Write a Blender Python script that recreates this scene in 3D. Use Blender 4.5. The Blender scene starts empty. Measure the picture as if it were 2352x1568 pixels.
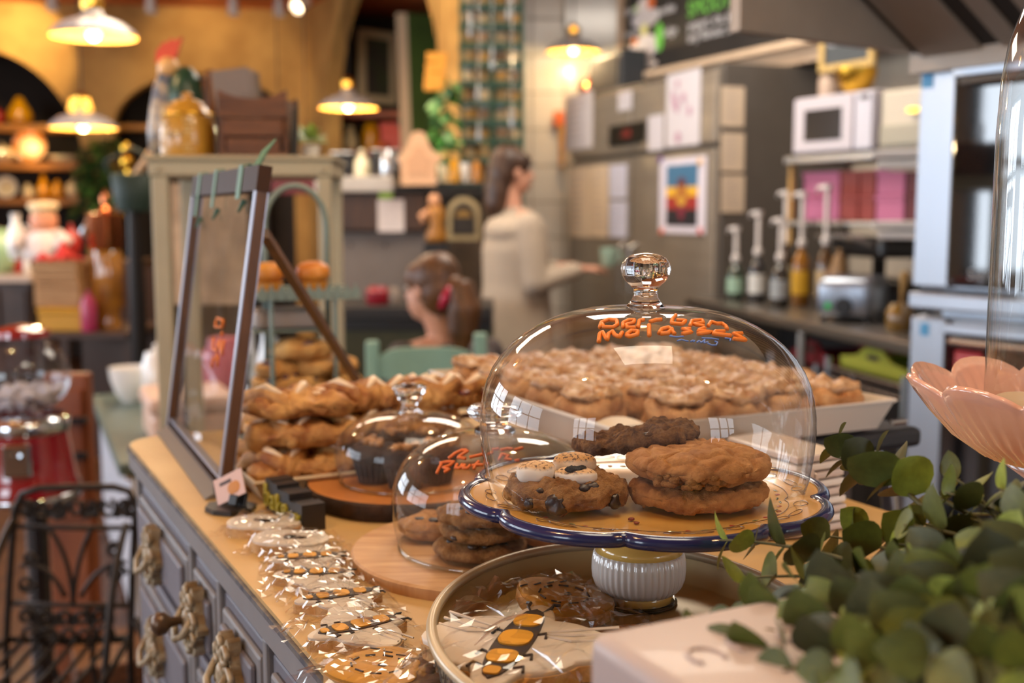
import bpy, bmesh, math, random
from mathutils import Vector, Matrix, noise
V = Vector
PI = math.pi
random.seed(7)
SC = bpy.context.scene
COL = SC.collection

# ------------------------------------------------------------------ camera, world, light, exposure
FPX = 2600.0
CAMZ = 1.30
PITCH = math.atan(294 / FPX)
cam_d = bpy.data.cameras.new('camera')
cam = bpy.data.objects.new('camera', cam_d)
COL.objects.link(cam)
cam.location = (0, 0, CAMZ)
cam.rotation_euler = (PI / 2 - PITCH, 0, 0)
cam_d.sensor_width = 36.0
cam_d.lens = 36.0 * FPX / 2352.0
cam_d.clip_start = 0.05
cam_d.clip_end = 60
cam_d.dof.use_dof = True
cam_d.dof.focus_distance = 0.86
cam_d.dof.aperture_fstop = 4.6
SC.camera = cam

vs = SC.view_settings
SC.display_settings.display_device = 'sRGB'
vs.view_transform = 'Standard'
vs.look = 'None'
vs.exposure = 0.0
vs.gamma = 1.0
vs.use_curve_mapping = False
SC.cycles.use_denoising = True
SC.cycles.max_bounces = 10
SC.cycles.diffuse_bounces = 4
SC.cycles.glossy_bounces = 5
SC.cycles.transmission_bounces = 8
SC.cycles.transparent_max_bounces = 24
SC.cycles.caustics_reflective = False
SC.cycles.caustics_refractive = False
SC.cycles.sample_clamp_indirect = 6.0

world = bpy.data.worlds.new('sky')
SC.world = world
world.use_nodes = True
wn = world.node_tree
bg = wn.nodes['Background']
sky = wn.nodes.new('ShaderNodeTexSky')
sky.sky_type = 'HOSEK_WILKIE'
sky.turbidity = 6.0
sky.sun_direction = (-0.3, -0.6, 0.74)
wn.links.new(sky.outputs['Color'], bg.inputs['Color'])
bg.inputs['Strength'].default_value = 0.25

def area(name, loc, target, sx, sy, power, col):
    l = bpy.data.lights.new(name, 'AREA')
    l.shape = 'RECTANGLE'
    l.size, l.size_y = sx, sy
    l.energy = power
    l.color = col
    o = bpy.data.objects.new(name, l)
    COL.objects.link(o)
    o.location = loc
    d = V(target) - V(loc)
    o.rotation_euler = d.to_track_quat('-Z', 'Y').to_euler()
    return o

def point(name, loc, power, col, r=0.05):
    l = bpy.data.lights.new(name, 'POINT')
    l.energy = power
    l.color = col
    l.shadow_soft_size = r
    o = bpy.data.objects.new(name, l)
    COL.objects.link(o)
    o.location = loc
    return o

DAY = (0.80, 0.89, 1.0)
WARM = (1.0, 0.60, 0.22)
# shop windows behind the camera and along the left wall
area('daylight_rear_left', (-3.45, -2.35, 1.65), (-3.45, 0, 1.5), 1.9, 1.5, 100, DAY)
area('daylight_rear_right', (3.25, -2.35, 1.65), (3.25, 0, 1.5), 1.9, 1.5, 95, DAY)
area('daylight_left_near', (-4.68, 1.4, 1.65), (0, 1.4, 1.5), 2.6, 1.5, 110, DAY)
area('daylight_left_far', (-4.68, 4.9, 1.65), (0, 4.9, 1.5), 2.6, 1.5, 110, DAY)
# unseen fill lamps under the ceiling, added to lift kitchen, shop and counter
area('fill_light_kitchen', (0.5, 4.4, 2.90), (0.5, 4.4, 0), 1.2, 1.2, 64, (1.0, 0.88, 0.74))
area('fill_light_shop', (-1.5, 5.5, 2.90), (-1.5, 5.5, 0), 1.4, 1.4, 58, (1.0, 0.82, 0.60))
area('fill_light_counter', (0.1, 0.95, 2.90), (0.1, 0.95, 0), 0.7, 0.7, 19, (1.0, 0.88, 0.70))

# ------------------------------------------------------------------ pixel -> world helpers (2352 x 1568 frame)
_f = V((0, math.cos(PITCH), -math.sin(PITCH)))
_u = V((0, math.sin(PITCH), math.cos(PITCH)))
_r = V((1, 0, 0))
CAM = V((0, 0, CAMZ))

def ray(px, py):
    return (_f + _r * ((px - 1176) / FPX) + _u * ((784 - py) / FPX))

def P(px, py, Y):
    d = ray(px, py)
    return CAM + d * (Y / d.y)

def PZ(px, py, z):
    d = ray(px, py)
    return CAM + d * ((z - CAMZ) / d.z)

class Frame:
    """a vertical plane: o = a point on it, a = unit vector along it to the right, d = unit vector into depth"""
    def __init__(s, o, a):
        s.o = V((o[0], o[1], 0))
        s.a = V((a[0], a[1], 0)).normalized()
        s.d = V((-s.a.y, s.a.x, 0))
        s.m = Matrix((( s.a.x, s.d.x, 0, s.o.x), (s.a.y, s.d.y, 0, s.o.y), (0, 0, 1, s.o.z), (0, 0, 0, 1)))
    def hit(s, px, py, dep=0.0):
        r = ray(px, py)
        t = ((s.o + s.d * dep - CAM).dot(s.d)) / r.dot(s.d)
        return CAM + r * t
    def uv(s, px, py, dep=0.0):
        h = s.hit(px, py, dep) - s.o
        return h.dot(s.a), h.z
    def w(s, x, y, z):
        return s.m @ V((x, y, z))
IDF = Frame((0, 0, 0), (1, 0))

def lin(h):
    h = h.lstrip('#')
    out = []
    for i in (0, 2, 4):
        c = int(h[i:i + 2], 16) / 255
        out.append(c / 12.92 if c <= 0.04045 else ((c + 0.055) / 1.055) ** 2.4)
    return (out[0], out[1], out[2], 1)

# ------------------------------------------------------------------ materials
MATS = {}
def mat(name, col, rough=0.5, metal=0.0, var=0.0, vs_=8.0, bump=0.0, bs=40.0, col2=None, coat=0.0, spec=0.5, stretch=None,
        sss=0.0, alpha=1.0, emit=0.0, trans=0.0, detail=4.0):
    if name in MATS:
        return MATS[name]
    m = bpy.data.materials.new(name)
    m.use_nodes = True
    nt = m.node_tree
    b = nt.nodes['Principled BSDF']
    c = lin(col)
    b.inputs['Base Color'].default_value = c
    b.inputs['Roughness'].default_value = rough
    b.inputs['Metallic'].default_value = metal
    b.inputs['Specular IOR Level'].default_value = spec
    b.inputs['Coat Weight'].default_value = coat
    b.inputs['Coat Roughness'].default_value = 0.05
    if sss:
        b.inputs['Subsurface Weight'].default_value = sss
        b.inputs['Subsurface Radius'].default_value = (0.01, 0.006, 0.004)
    if trans:
        b.inputs['Transmission Weight'].default_value = trans
    if emit:
        b.inputs['Emission Color'].default_value = c
        b.inputs['Emission Strength'].default_value = emit
    if var or col2 or bump:
        tc = nt.nodes.new('ShaderNodeTexCoord')
        src = tc.outputs['Object']
        if stretch:
            mp = nt.nodes.new('ShaderNodeMapping')
            mp.inputs['Scale'].default_value = stretch
            nt.links.new(src, mp.inputs['Vector'])
            src = mp.outputs['Vector']
    if var or col2:
        n = nt.nodes.new('ShaderNodeTexNoise')
        n.inputs['Scale'].default_value = vs_
        n.inputs['Detail'].default_value = detail
        n.inputs['Roughness'].default_value = 0.6
        nt.links.new(src, n.inputs['Vector'])
        r = nt.nodes.new('ShaderNodeValToRGB')
        r.color_ramp.elements[0].position = 0.36
        r.color_ramp.elements[1].position = 0.64
        c2 = lin(col2) if col2 else tuple(min(1, x * (1 + var)) for x in c[:3]) + (1,)
        c1 = c if col2 else tuple(x * (1 - var) for x in c[:3]) + (1,)
        r.color_ramp.elements[0].color = c1
        r.color_ramp.elements[1].color = c2
        nt.links.new(n.outputs['Fac'], r.inputs['Fac'])
        nt.links.new(r.outputs['Color'], b.inputs['Base Color'])
    if bump:
        n2 = nt.nodes.new('ShaderNodeTexNoise')
        n2.inputs['Scale'].default_value = bs
        n2.inputs['Detail'].default_value = 6
        n2.inputs['Roughness'].default_value = 0.65
        nt.links.new(src, n2.inputs['Vector'])
        bp = nt.nodes.new('ShaderNodeBump')
        bp.inputs['Strength'].default_value = bump
        bp.inputs['Distance'].default_value = 0.01
        nt.links.new(n2.outputs['Fac'], bp.inputs['Height'])
        nt.links.new(bp.outputs['Normal'], b.inputs['Normal'])
    MATS[name] = m
    return m

def thin_glass(name, tint='ffffff', f0=0.06, edge=0.85, rough=0.0, haze=0.0, power=4.5):
    """a thin clear sheet: transparent where faced, mirror-like at a glancing angle"""
    if name in MATS:
        return MATS[name]
    m = bpy.data.materials.new(name)
    m.use_nodes = True
    nt = m.node_tree
    nt.nodes.clear()
    out = nt.nodes.new('ShaderNodeOutputMaterial')
    tr = nt.nodes.new('ShaderNodeBsdfTransparent')
    tr.inputs['Color'].default_value = lin(tint)
    gl = nt.nodes.new('ShaderNodeBsdfGlossy')
    gl.inputs['Roughness'].default_value = rough
    lw = nt.nodes.new('ShaderNodeLayerWeight')
    lw.inputs['Blend'].default_value = 0.5
    pw = nt.nodes.new('ShaderNodeMath'); pw.operation = 'POWER'
    pw.inputs[1].default_value = power
    ma = nt.nodes.new('ShaderNodeMath'); ma.operation = 'MULTIPLY_ADD'
    ma.inputs[1].default_value = edge
    ma.inputs[2].default_value = f0
    ma.use_clamp = True
    mix = nt.nodes.new('ShaderNodeMixShader')
    nt.links.new(lw.outputs['Facing'], pw.inputs[0])
    nt.links.new(pw.outputs[0], ma.inputs[0])
    nt.links.new(ma.outputs[0], mix.inputs['Fac'])
    nt.links.new(tr.outputs[0], mix.inputs[1])
    nt.links.new(gl.outputs[0], mix.inputs[2])
    last = mix.outputs[0]
    if haze:
        df = nt.nodes.new('ShaderNodeBsdfDiffuse')
        df.inputs['Color'].default_value = (0.85, 0.83, 0.80, 1)
        tc = nt.nodes.new('ShaderNodeTexCoord')
        no = nt.nodes.new('ShaderNodeTexNoise')
        no.inputs['Scale'].default_value = 22
        no.inputs['Detail'].default_value = 5
        nt.links.new(tc.outputs['Object'], no.inputs['Vector'])
        mr = nt.nodes.new('ShaderNodeMapRange')
        mr.inputs['From Min'].default_value = 0.42
        mr.inputs['From Max'].default_value = 0.75
        mr.inputs['To Min'].default_value = 0.0
        mr.inputs['To Max'].default_value = haze
        nt.links.new(no.outputs['Fac'], mr.inputs['Value'])
        mx2 = nt.nodes.new('ShaderNodeMixShader')
        nt.links.new(mr.outputs[0], mx2.inputs['Fac'])
        nt.links.new(last, mx2.inputs[1])
        nt.links.new(df.outputs[0], mx2.inputs[2])
        last = mx2.outputs[0]
    nt.links.new(last, out.inputs['Surface'])
    MATS[name] = m
    return m

def solid_glass(name, tint='ffffff'):
    if name in MATS:
        return MATS[name]
    m = bpy.data.materials.new(name)
    m.use_nodes = True
    nt = m.node_tree
    nt.nodes.clear()
    out = nt.nodes.new('ShaderNodeOutputMaterial')
    g = nt.nodes.new('ShaderNodeBsdfGlass')
    g.inputs['IOR'].default_value = 1.48
    g.inputs['Roughness'].default_value = 0.0
    g.inputs['Color'].default_value = lin(tint)
    nt.links.new(g.outputs[0], out.inputs['Surface'])
    MATS[name] = m
    return m

def planks(name, c1, c2, joint, w=0.12, rough=0.45, axis=0, bump=0.3):
    """wood boards with grain"""
    if name in MATS:
        return MATS[name]
    m = mat(name, c1, rough, col2=c2, vs_=6, stretch=(1, 12, 12) if axis == 0 else (12, 1, 12), bump=bump, bs=30, detail=8)
    return m

# ------------------------------------------------------------------ mesh builder
class MB:
    def __init__(s):
        s.v = []; s.f = []
    def add(s, verts, faces, m=None):
        k = len(s.v)
        if m is not None:
            verts = [m @ V(v) for v in verts]
        s.v += [tuple(v) for v in verts]
        s.f += [tuple(i + k for i in f) for f in faces]
        return s
    def box(s, x0, x1, y0, y1, z0, z1, m=None):
        vs_ = [(x0, y0, z0), (x1, y0, z0), (x1, y1, z0), (x0, y1, z0), (x0, y0, z1), (x1, y0, z1), (x1, y1, z1), (x0, y1, z1)]
        return s.add(vs_, [(0, 3, 2, 1), (4, 5, 6, 7), (0, 1, 5, 4), (1, 2, 6, 5), (2, 3, 7, 6), (3, 0, 4, 7)], m)
    def bbox(s, x0, x1, y0, y1, z0, z1, r=0.005, m=None, seg=2):
        """box with rounded edges"""
        bm = bmesh.new()
        vv = [bm.verts.new(p) for p in [(x0, y0, z0), (x1, y0, z0), (x1, y1, z0), (x0, y1, z0), (x0, y0, z1), (x1, y0, z1), (x1, y1, z1), (x0, y1, z1)]]
        for f in [(0, 3, 2, 1), (4, 5, 6, 7), (0, 1, 5, 4), (1, 2, 6, 5), (2, 3, 7, 6), (3, 0, 4, 7)]:
            bm.faces.new([vv[i] for i in f])
        r = min(r, 0.49 * min(abs(x1 - x0), abs(y1 - y0), abs(z1 - z0)))
        bmesh.ops.bevel(bm, geom=bm.edges[:], offset=r, segments=seg, profile=0.5, affect='EDGES')
        bm.verts.index_update()
        s.add([v.co.copy() for v in bm.verts], [[v.index for v in f.verts] for f in bm.faces], m)
        bm.free()
        return s
    def rings(s, rings, closed=True, cap0=True, cap1=True, m=None):
        n = len(rings[0]); vs_ = []; fs = []
        for r in rings: vs_ += list(r)
        for i in range(len(rings) - 1):
            for j in range(n if closed else n - 1):
                a = i * n + j; b = i * n + (j + 1) % n
                fs.append((a, b, b + n, a + n))
        if cap0: fs.append(tuple(reversed(range(n))))
        if cap1: fs.append(tuple(range((len(rings) - 1) * n, len(rings) * n)))
        return s.add(vs_, fs, m)
    def lathe(s, prof, seg=32, c=(0, 0, 0), fn=None, m=None, cap=False):
        """prof: (r, z) from one end to the other; fn(theta, i) scales the radius"""
        rs = []
        for i, (r, z) in enumerate(prof):
            ring = []
            for k in range(seg):
                t = 2 * PI * k / seg
                q = fn(t, i) if fn else 1.0
                ring.append((c[0] + r * q * math.cos(t), c[1] + r * q * math.sin(t), c[2] + z))
            rs.append(ring)
        return s.rings(rs, True, cap or prof[0][0] < 1e-3 and False, cap, m)
    def tube(s, pts, r, seg=8, closed=False, cap=True, m=None):
        pts = [V(p) for p in pts]
        n = len(pts)
        rr = r if isinstance(r, (list, tuple)) else [r] * n
        rs = []
        prev = None
        for i in range(n):
            if closed:
                t = (pts[(i + 1) % n] - pts[i - 1])
            else:
                t = pts[min(i + 1, n - 1)] - pts[max(i - 1, 0)]
            if t.length < 1e-9: t = V((0, 0, 1))
            t.normalize()
            if prev is None:
                up = V((0, 0, 1)) if abs(t.z) < 0.9 else V((1, 0, 0))
                x = t.cross(up).normalized()
            else:
                x = (prev - t * prev.dot(t))
                if x.length < 1e-6: x = t.orthogonal()
                x.normalize()
            prev = x
            y = t.cross(x)
            rs.append([pts[i] + (x * math.cos(2 * PI * k / seg) + y * math.sin(2 * PI * k / seg)) * rr[i] for k in range(seg)])
        if closed:
            rs.append(rs[0])
            return s.rings(rs, True, False, False, m)
        return s.rings(rs, True, cap, cap, m)
    def cyl(s, p0, p1, r0, r1=None, seg=16, m=None):
        return s.tube([p0, p1], [r0, r0 if r1 is None else r1], seg, m=m)
    def ball(s, c, r, seg=16, m=None):
        r = r if isinstance(r, (list, tuple)) else (r, r, r)
        n = max(6, seg // 2); rs = []
        for i in range(1, n):
            a = PI * i / n
            rs.append([(c[0] + r[0] * math.sin(a) * math.cos(2 * PI * k / seg), c[1] + r[1] * math.sin(a) * math.sin(2 * PI * k / seg), c[2] - r[2] * math.cos(a)) for k in range(seg)])
        return s.rings(rs, True, True, True, m)
    def prism(s, pts, y0, y1, m=None):
        """pts in local (x, z), extruded along local y"""
        n = len(pts)
        vs_ = [(x, y0, z) for x, z in pts] + [(x, y1, z) for x, z in pts]
        fs = [tuple(range(n)), tuple(reversed(range(n, 2 * n)))] + [(i, i + n, (i + 1) % n + n, (i + 1) % n) for i in range(n)]
        return s.add(vs_, fs, m)
    def slab(s, pts, z0, z1, m=None):
        """pts in local (x, y), extruded along z"""
        n = len(pts)
        vs_ = [(x, y, z0) for x, y in pts] + [(x, y, z1) for x, y in pts]
        fs = [tuple(reversed(range(n))), tuple(range(n, 2 * n))] + [(i, (i + 1) % n, (i + 1) % n + n, i + n) for i in range(n)]
        return s.add(vs_, fs, m)
    def grid(s, fn, nu, nv, m=None):
        vs_ = [fn(i / nu, j / nv) for j in range(nv + 1) for i in range(nu + 1)]
        fs = [(j * (nu + 1) + i, j * (nu + 1) + i + 1, (j + 1) * (nu + 1) + i + 1, (j + 1) * (nu + 1) + i) for j in range(nv) for i in range(nu)]
        return s.add(vs_, fs, m)
    def build(s, name, material, parent=None, smooth=False, angle=None):
        me = bpy.data.meshes.new(name)
        me.from_pydata(s.v, [], s.f)
        me.materials.append(material)
        bm = bmesh.new(); bm.from_mesh(me)
        bmesh.ops.recalc_face_normals(bm, faces=bm.faces)
        bm.to_mesh(me); bm.free()
        if smooth:
            for p in me.polygons: p.use_smooth = True
            if angle:
                try: me.set_sharp_from_angle(angle=math.radians(angle))
                except Exception: pass
        o = bpy.data.objects.new(name, me)
        COL.objects.link(o)
        if parent is not None:
            attach(o, parent)
        return o

def world_m(o):
    m = o.matrix_basis.copy()
    while o.parent is not None:
        m = o.parent.matrix_basis @ (o.matrix_parent_inverse @ m)
        o = o.parent
    return m

def attach(o, parent):
    o.parent = parent
    o.matrix_parent_inverse = world_m(parent).inverted()

def tag(o, label, cat, group=None, kind=None):
    o['label'] = label; o['category'] = cat
    if group: o['group'] = group
    if kind: o['kind'] = kind
    return o

def thing(name, label, cat, loc, group=None):
    o = bpy.data.objects.new(name, None)
    o.empty_display_size = 0.02
    COL.objects.link(o)
    o.location = loc
    return tag(o, label, cat, group)

def struct(o):
    o['kind'] = 'structure'
    return o

KIDS = {}
def kids(o):
    return [c for c in COL.objects if c.parent is o]

def clone(root, loc=None, label=None, group=None, rotz=None, scale=None):
    """a copy of a thing with copies of its parts and their sub-parts"""
    r = root.copy(); COL.objects.link(r)
    if loc is not None: r.location = loc
    if rotz is not None: r.rotation_euler.z = rotz
    if scale is not None: r.scale = (scale,) * 3 if not isinstance(scale, (tuple, list)) else scale
    if label: r['label'] = label
    if group: r['group'] = group
    for ch in root.children:
        c = ch.copy(); COL.objects.link(c); c.parent = r; c.matrix_parent_inverse = ch.matrix_parent_inverse.copy()
        for g in ch.children:
            d = g.copy(); COL.objects.link(d); d.parent = c; d.matrix_parent_inverse = g.matrix_parent_inverse.copy()
    return r

def panel(fr, px0, py0, px1, py1, dep=0.0, th=0.004):
    """box on a vertical plane between two pixels of the photograph: returns (mb, centre-bottom)"""
    a0, z0 = fr.uv(px0, (py0 + py1) / 2, dep); a1, z1 = fr.uv(px1, (py0 + py1) / 2, dep)
    mx = (px0 + px1) / 2
    _, zt = fr.uv(mx, py0, dep); _, zb = fr.uv(mx, py1, dep)
    return a0, a1, zb, zt

def rot(axis, ang):
    return Matrix.Rotation(ang, 4, axis)
def T(x, y=None, z=None):
    return Matrix.Translation(V(x) if y is None else V((x, y, z)))
def curve_pts(fn, n):
    return [fn(i / (n - 1)) for i in range(n)]
def bez(p0, p1, p2, p3, n=12):
    p0, p1, p2, p3 = V(p0), V(p1), V(p2), V(p3)
    return [(p0 * (1 - t) ** 3 + p1 * 3 * t * (1 - t) ** 2 + p2 * 3 * t * t * (1 - t) + p3 * t ** 3) for t in [i / (n - 1) for i in range(n)]]
def fbm(p, sc, oc=4):
    return noise.fractal(V(p) * sc, 1.0, 2.0, oc)
def text_obj(name, body, size, m4, material, parent, ext=0.001, align='CENTER'):
    cu = bpy.data.curves.new(name, 'FONT')
    cu.body = body; cu.size = size; cu.extrude = ext
    cu.align_x = align; cu.align_y = 'CENTER'
    cu.materials.append(material)
    tmp = bpy.data.objects.new(name, cu)
    me = bpy.data.meshes.new_from_object(tmp)
    bpy.data.objects.remove(tmp)
    o = bpy.data.objects.new(name, me)
    if not me.materials: me.materials.append(material)
    COL.objects.link(o)
    o.matrix_basis = m4
    if len(body) > 1: o['kind'] = 'stuff'
    attach(o, parent)
    return o
# ------------------------------------------------------------------ room shell
CEIL = 2.95
M_floor = mat('floor_boards', '6b4426', 0.38, col2='3c2413', vs_=5, stretch=(14, 1.2, 1), bump=0.2, bs=30)
M_ceil = mat('ceiling_terracotta', 'dc7e42', 0.7, col2='c2622c', vs_=2)
M_stucco = mat('ochre_stucco', 'cb9f5a', 0.8, col2='a87c40', vs_=2.2, bump=0.35, bs=9)
M_tile = mat('white_tile', 'dcd6cc', 0.22, var=0.04, vs_=3)
M_dark = mat('dark_brown_paint', '2c211c', 0.7, var=0.25, vs_=3)
M_white = mat('painted_white', 'e4e0da', 0.45, var=0.03)
M_wallw = mat('wall_plaster_pale', 'c9bca8', 0.8, var=0.05)
M_shelf = mat('honey_shelf_wood', 'c98a35', 0.5, col2='a8661f', vs_=5, stretch=(1, 10, 10))

fl = struct(MB().box(-5.4, 4.8, -2.5, 11.2, -0.06, -0.012).build('floor', mat('sub_floor', '2a1a10', 0.8)))
# boards: those near enough to be told apart are pieces of the floor
bmesh_board = None
for i in range(58):
    x0 = -4.78 + i * 0.165
    b = MB().bbox(-0.080, 0.080, -2.45, 11.1, -0.012, 0.0, 0.002, seg=1) if bmesh_board is None else None
    if b is not None:
        o = b.build('plank', M_floor, fl); bmesh_board = o.data
    else:
        o = bpy.data.objects.new('plank', bmesh_board); COL.objects.link(o); attach(o, fl)
    o.location = (x0 + 0.08, 0, 0)
ce = struct(MB().box(-5.4, 4.8, -2.5, 11.2, CEIL, CEIL + 0.08).build('ceiling', M_ceil))

def wall_arched(name, fr, s0, s1, z1, arches, th, m):
    """arches: (centre s, half width, spring z, rise)"""
    xs = {s0, s1}
    for c, w, sp, ri in arches:
        for k in range(33):
            xs.add(min(s1, max(s0, c - w * math.cos(PI * k / 32))))
    xs = sorted(xs)
    def h(x):
        for c, w, sp, ri in arches:
            q = (x - c) / w
            if abs(q) < 0.99999:
                return sp + ri * math.sqrt(1 - q * q)
        return 0.0
    mb = MB()
    for a, b in zip(xs[:-1], xs[1:]):
        if b - a < 1e-6: continue
        mid = h((a + b) / 2)
        if mid == 0.0:
            ha = hb = 0.0
        else:
            ha, hb = h(a + 1e-6 * 3), h(b - 1e-6 * 3)
        mb.add([(a, 0, ha), (b, 0, hb), (b, 0, z1), (a, 0, z1), (a, th, ha), (b, th, hb), (b, th, z1), (a, th, z1)],
               [(0, 1, 2, 3), (7, 6, 5, 4), (4, 5, 1, 0), (3, 2, 6, 7), (0, 3, 7, 4), (1, 5, 6, 2)], fr.m)
    return struct(mb.build(name, m))

# far wall with two arches over shelf recesses
C0 = V((-1.70, 9.50, 0))
CL = V((-4.80, 8.98, 0))
FW = Frame(C0, C0 - CL)                    # a points right, depth away
def fws(px, py=300): return FW.uv(px, py)[0]
def fwz(px, py): return FW.uv(px, py)[1]
arch1 = (fws(-60), fws(190) - fws(-60), fwz(60, 385), fwz(-60, 108) - fwz(60, 385))
arch2 = (fws(470), fws(675) - fws(470), fwz(470, 300), fwz(470, 168) - fwz(470, 300))
wall_arched('wall_far', FW, -(C0 - CL).length, 0.0, CEIL, [arch1, arch2], 0.16, M_stucco)
struct(MB().box(-3.3, 0.1, 1.15, 1.2, 0, CEIL, FW.m).build('trim_1', M_dark))
for nm, s in (('trim_2', -3.3), ('trim_3', fws(235)), ('trim_4', 0.02)):
    struct(MB().box(s - 0.03, s + 0.03, 0.16, 1.15, 0, CEIL, FW.m).build(nm, M_dark))
# side wall with a tall arch into a dark back room
WB = Frame(C0, (0.45, -0.89))
WBL = 3.16
def wbs(px, py=300): return WB.uv(px, py)[0]
def wbz(px, py): return WB.uv(px, py)[1]
s_l, s_r = wbs(750), wbs(1012)
arch3 = ((s_l + s_r) / 2, (s_r - s_l) / 2, wbz(1000, 215), 1.02)
wall_arched('wall_side', WB, 0, WBL, CEIL, [arch3], 0.12, M_stucco)
struct(MB().box(-2.1, -0.02, 9.85, 9.9, 0, CEIL).build('trim_5', M_dark))
struct(MB().box(-0.12, -0.04, 6.98, 9.85, 0, CEIL).build('trim_6', M_dark))
struct(MB().box(-2.1, -2.05, 9.60, 9.9, 0, CEIL).build('trim_7', M_dark))
# tiled wall beyond the fridge, kitchen wall on the right, outer walls
TW = Frame((0.0, 7.22), (1, 0))
tw = struct(MB().box(-0.08, 1.1, 0.012, 0.10, 0, CEIL, TW.m).build('wall_tiled', mat('tile_grout', '9a9287', 0.8)))
tile_me = None
for r in range(13):
    for c in range(6):
        x = -0.08 + c * 0.206; z = 0.02 + r * 0.226
        if tile_me is None:
            o = MB().bbox(-0.1, 0.1, 0, 0.014, -0.11, 0.11, 0.004, seg=1).build('tile', M_tile, tw); tile_me = o.data
        else:
            o = bpy.data.objects.new('tile', tile_me); COL.objects.link(o); attach(o, tw)
        o.location = TW.w(x + 0.1, 0, z + 0.11)
KA = V((0.342, -0.94, 0))
KW = Frame((1.05, 7.2), (KA.x, KA.y))      # kitchen wall
struct(MB().box(-0.75, 10.4, 0.02, 0.10, 0, CEIL, KW.m).build('wall_kitchen', M_wallw))
struct(MB().box(-4.80, -4.72, -2.5, 9.0, 0, 0.85).box(-4.80, -4.72, -2.5, 9.0, 2.45, CEIL).box(-4.80, -4.72, -2.5, 0.05, 0.85, 2.45)
       .box(-4.80, -4.72, 2.75, 3.55, 0.85, 2.45).box(-4.80, -4.72, 6.25, 9.0, 0.85, 2.45).build('wall_left', M_wallw))
struct(MB().box(-4.8, 4.8, -2.5, -2.42, 0, 0.85).box(-4.8, 4.8, -2.5, -2.42, 2.45, CEIL).box(-4.8, -4.42, -2.5, -2.42, 0.85, 2.45)
       .box(-2.48, 2.28, -2.5, -2.42, 0.85, 2.45).box(4.22, 4.8, -2.5, -2.42, 0.85, 2.45).build('wall_rear', M_wallw))
M_frame = mat('window_frame_paint', '2b2a2c', 0.4)
wi = 0
for (x0, x1) in ((-4.42, -2.48), (2.28, 4.22)):
    wi += 1
    mb = MB()
    for k in range(4):
        x = x0 + (x1 - x0) * k / 3
        mb.box(x - 0.03, x + 0.03, -2.30, -2.25, 0.85, 2.45)
    for z in (0.85, 1.65, 2.45): mb.box(x0, x1, -2.30, -2.25, z - 0.03, z + 0.03)
    struct(mb.build('window_%d' % wi, M_frame))
for (y0, y1) in ((0.05, 2.75), (3.55, 6.25)):
    wi += 1
    mb = MB()
    for k in range(4):
        y = y0 + (y1 - y0) * k / 3
        mb.box(-4.60, -4.55, y - 0.03, y + 0.03, 0.85, 2.45)
    for z in (0.85, 1.65, 2.45): mb.box(-4.60, -4.55, y0, y1, z - 0.03, z + 0.03)
    struct(mb.build('window_%d' % wi, M_frame))

# ------------------------------------------------------------------ recess shelves, crockery
M_cream = mat('cream_glaze', 'e8dcb8', 0.2, coat=0.6)
M_yel = mat('yellow_glaze', 'd99a14', 0.22, coat=0.6)
M_amber = mat('amber_glaze', 'b8792a', 0.25, coat=0.5)
M_redg = mat('red_glaze', 'b02a22', 0.25, coat=0.5)
M_greeng = mat('green_glaze', '9fc49a', 0.25, coat=0.5)
M_whiteg = mat('white_glaze', 'ece8e0', 0.18, coat=0.6)
M_blueg = mat('blue_glaze', '5a7fae', 0.2, coat=0.6)
M_orange = mat('orange_glaze', 'd8692a', 0.3, coat=0.4)
M_pinkp = mat('dusty_pink_paint', 'b24a5c', 0.5)
M_copper = mat('copper', 'c87a50', 0.22, metal=1.0)
M_brass = mat('brass', 'd8a83c', 0.22, metal=1.0)
M_steel = mat('brushed_steel', '9a948c', 0.34, metal=1.0, var=0.05, vs_=3, stretch=(1, 1, 30))
M_steelb = mat('bright_steel', 'c8ccd0', 0.26, metal=1.0)
M_black = mat('black_plastic', '141416', 0.35)
M_iron = mat('black_iron', '1c1714', 0.45, metal=0.6)
M_paper = mat('white_paper', 'c6c2c8', 0.8)
M_paperw = mat('warm_paper', 'cbb79f', 0.8)

def shelf_on(fr, px0, px1, py, dep, depth, th, label, group=None, m=None):
    a0, z = fr.uv(px0, py, dep); a1, _ = fr.uv(px1, py, dep)
    t = thing('wall_shelf', label, 'shelf', fr.w((a0 + a1) / 2, dep + depth / 2, z - th), group)
    MB().bbox(a0, a1, dep, dep + depth, z - th, z, 0.006, fr.m).build('board', m or M_shelf, t)
    for a in (a0 + 0.06, a1 - 0.06):
        MB().prism([(0, 0), (0.012, 0), (0.012, 0)], 0, 0.01).build('bracket', M_iron, t) if False else \
            MB().box(a - 0.008, a + 0.008, dep + depth * 0.4, dep + depth - 0.005, z - th - 0.06, z - th, fr.m).build('bracket', M_iron, t)
    return z

def pot(name, label, cat, base, prof, m, knob=None, group=None, handle=None, seg=24):
    """a turned vessel; base = point under it"""
    t = thing(name, label, cat, base, group)
    MB().lathe(prof, seg, base, cap=True).build('body', m, t, True, 40)
    top = prof[-1][1]
    if knob:
        MB().lathe([(knob * 1.6, top), (knob * 1.3, top + knob * 0.5), (knob * 0.5, top + knob * 0.8), (knob * 0.6, top + knob * 1.2), (knob * 0.9, top + knob * 1.8), (knob * 0.3, top + knob * 2.4)], 16, base, cap=True).build('lid', m, t, True)
    if handle:
        h = top * 0.75; r = max(p[0] for p in prof)
        MB().tube([(base[0] + r * 0.9, base[1], base[2] + h), (base[0] + r * 1.5, base[1], base[2] + h * 0.9), (base[0] + r * 1.5, base[1], base[2] + h * 0.45), (base[0] + r * 0.92, base[1], base[2] + h * 0.3)], r * 0.14, 8).build('handle', m, t, True)
    return t

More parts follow.
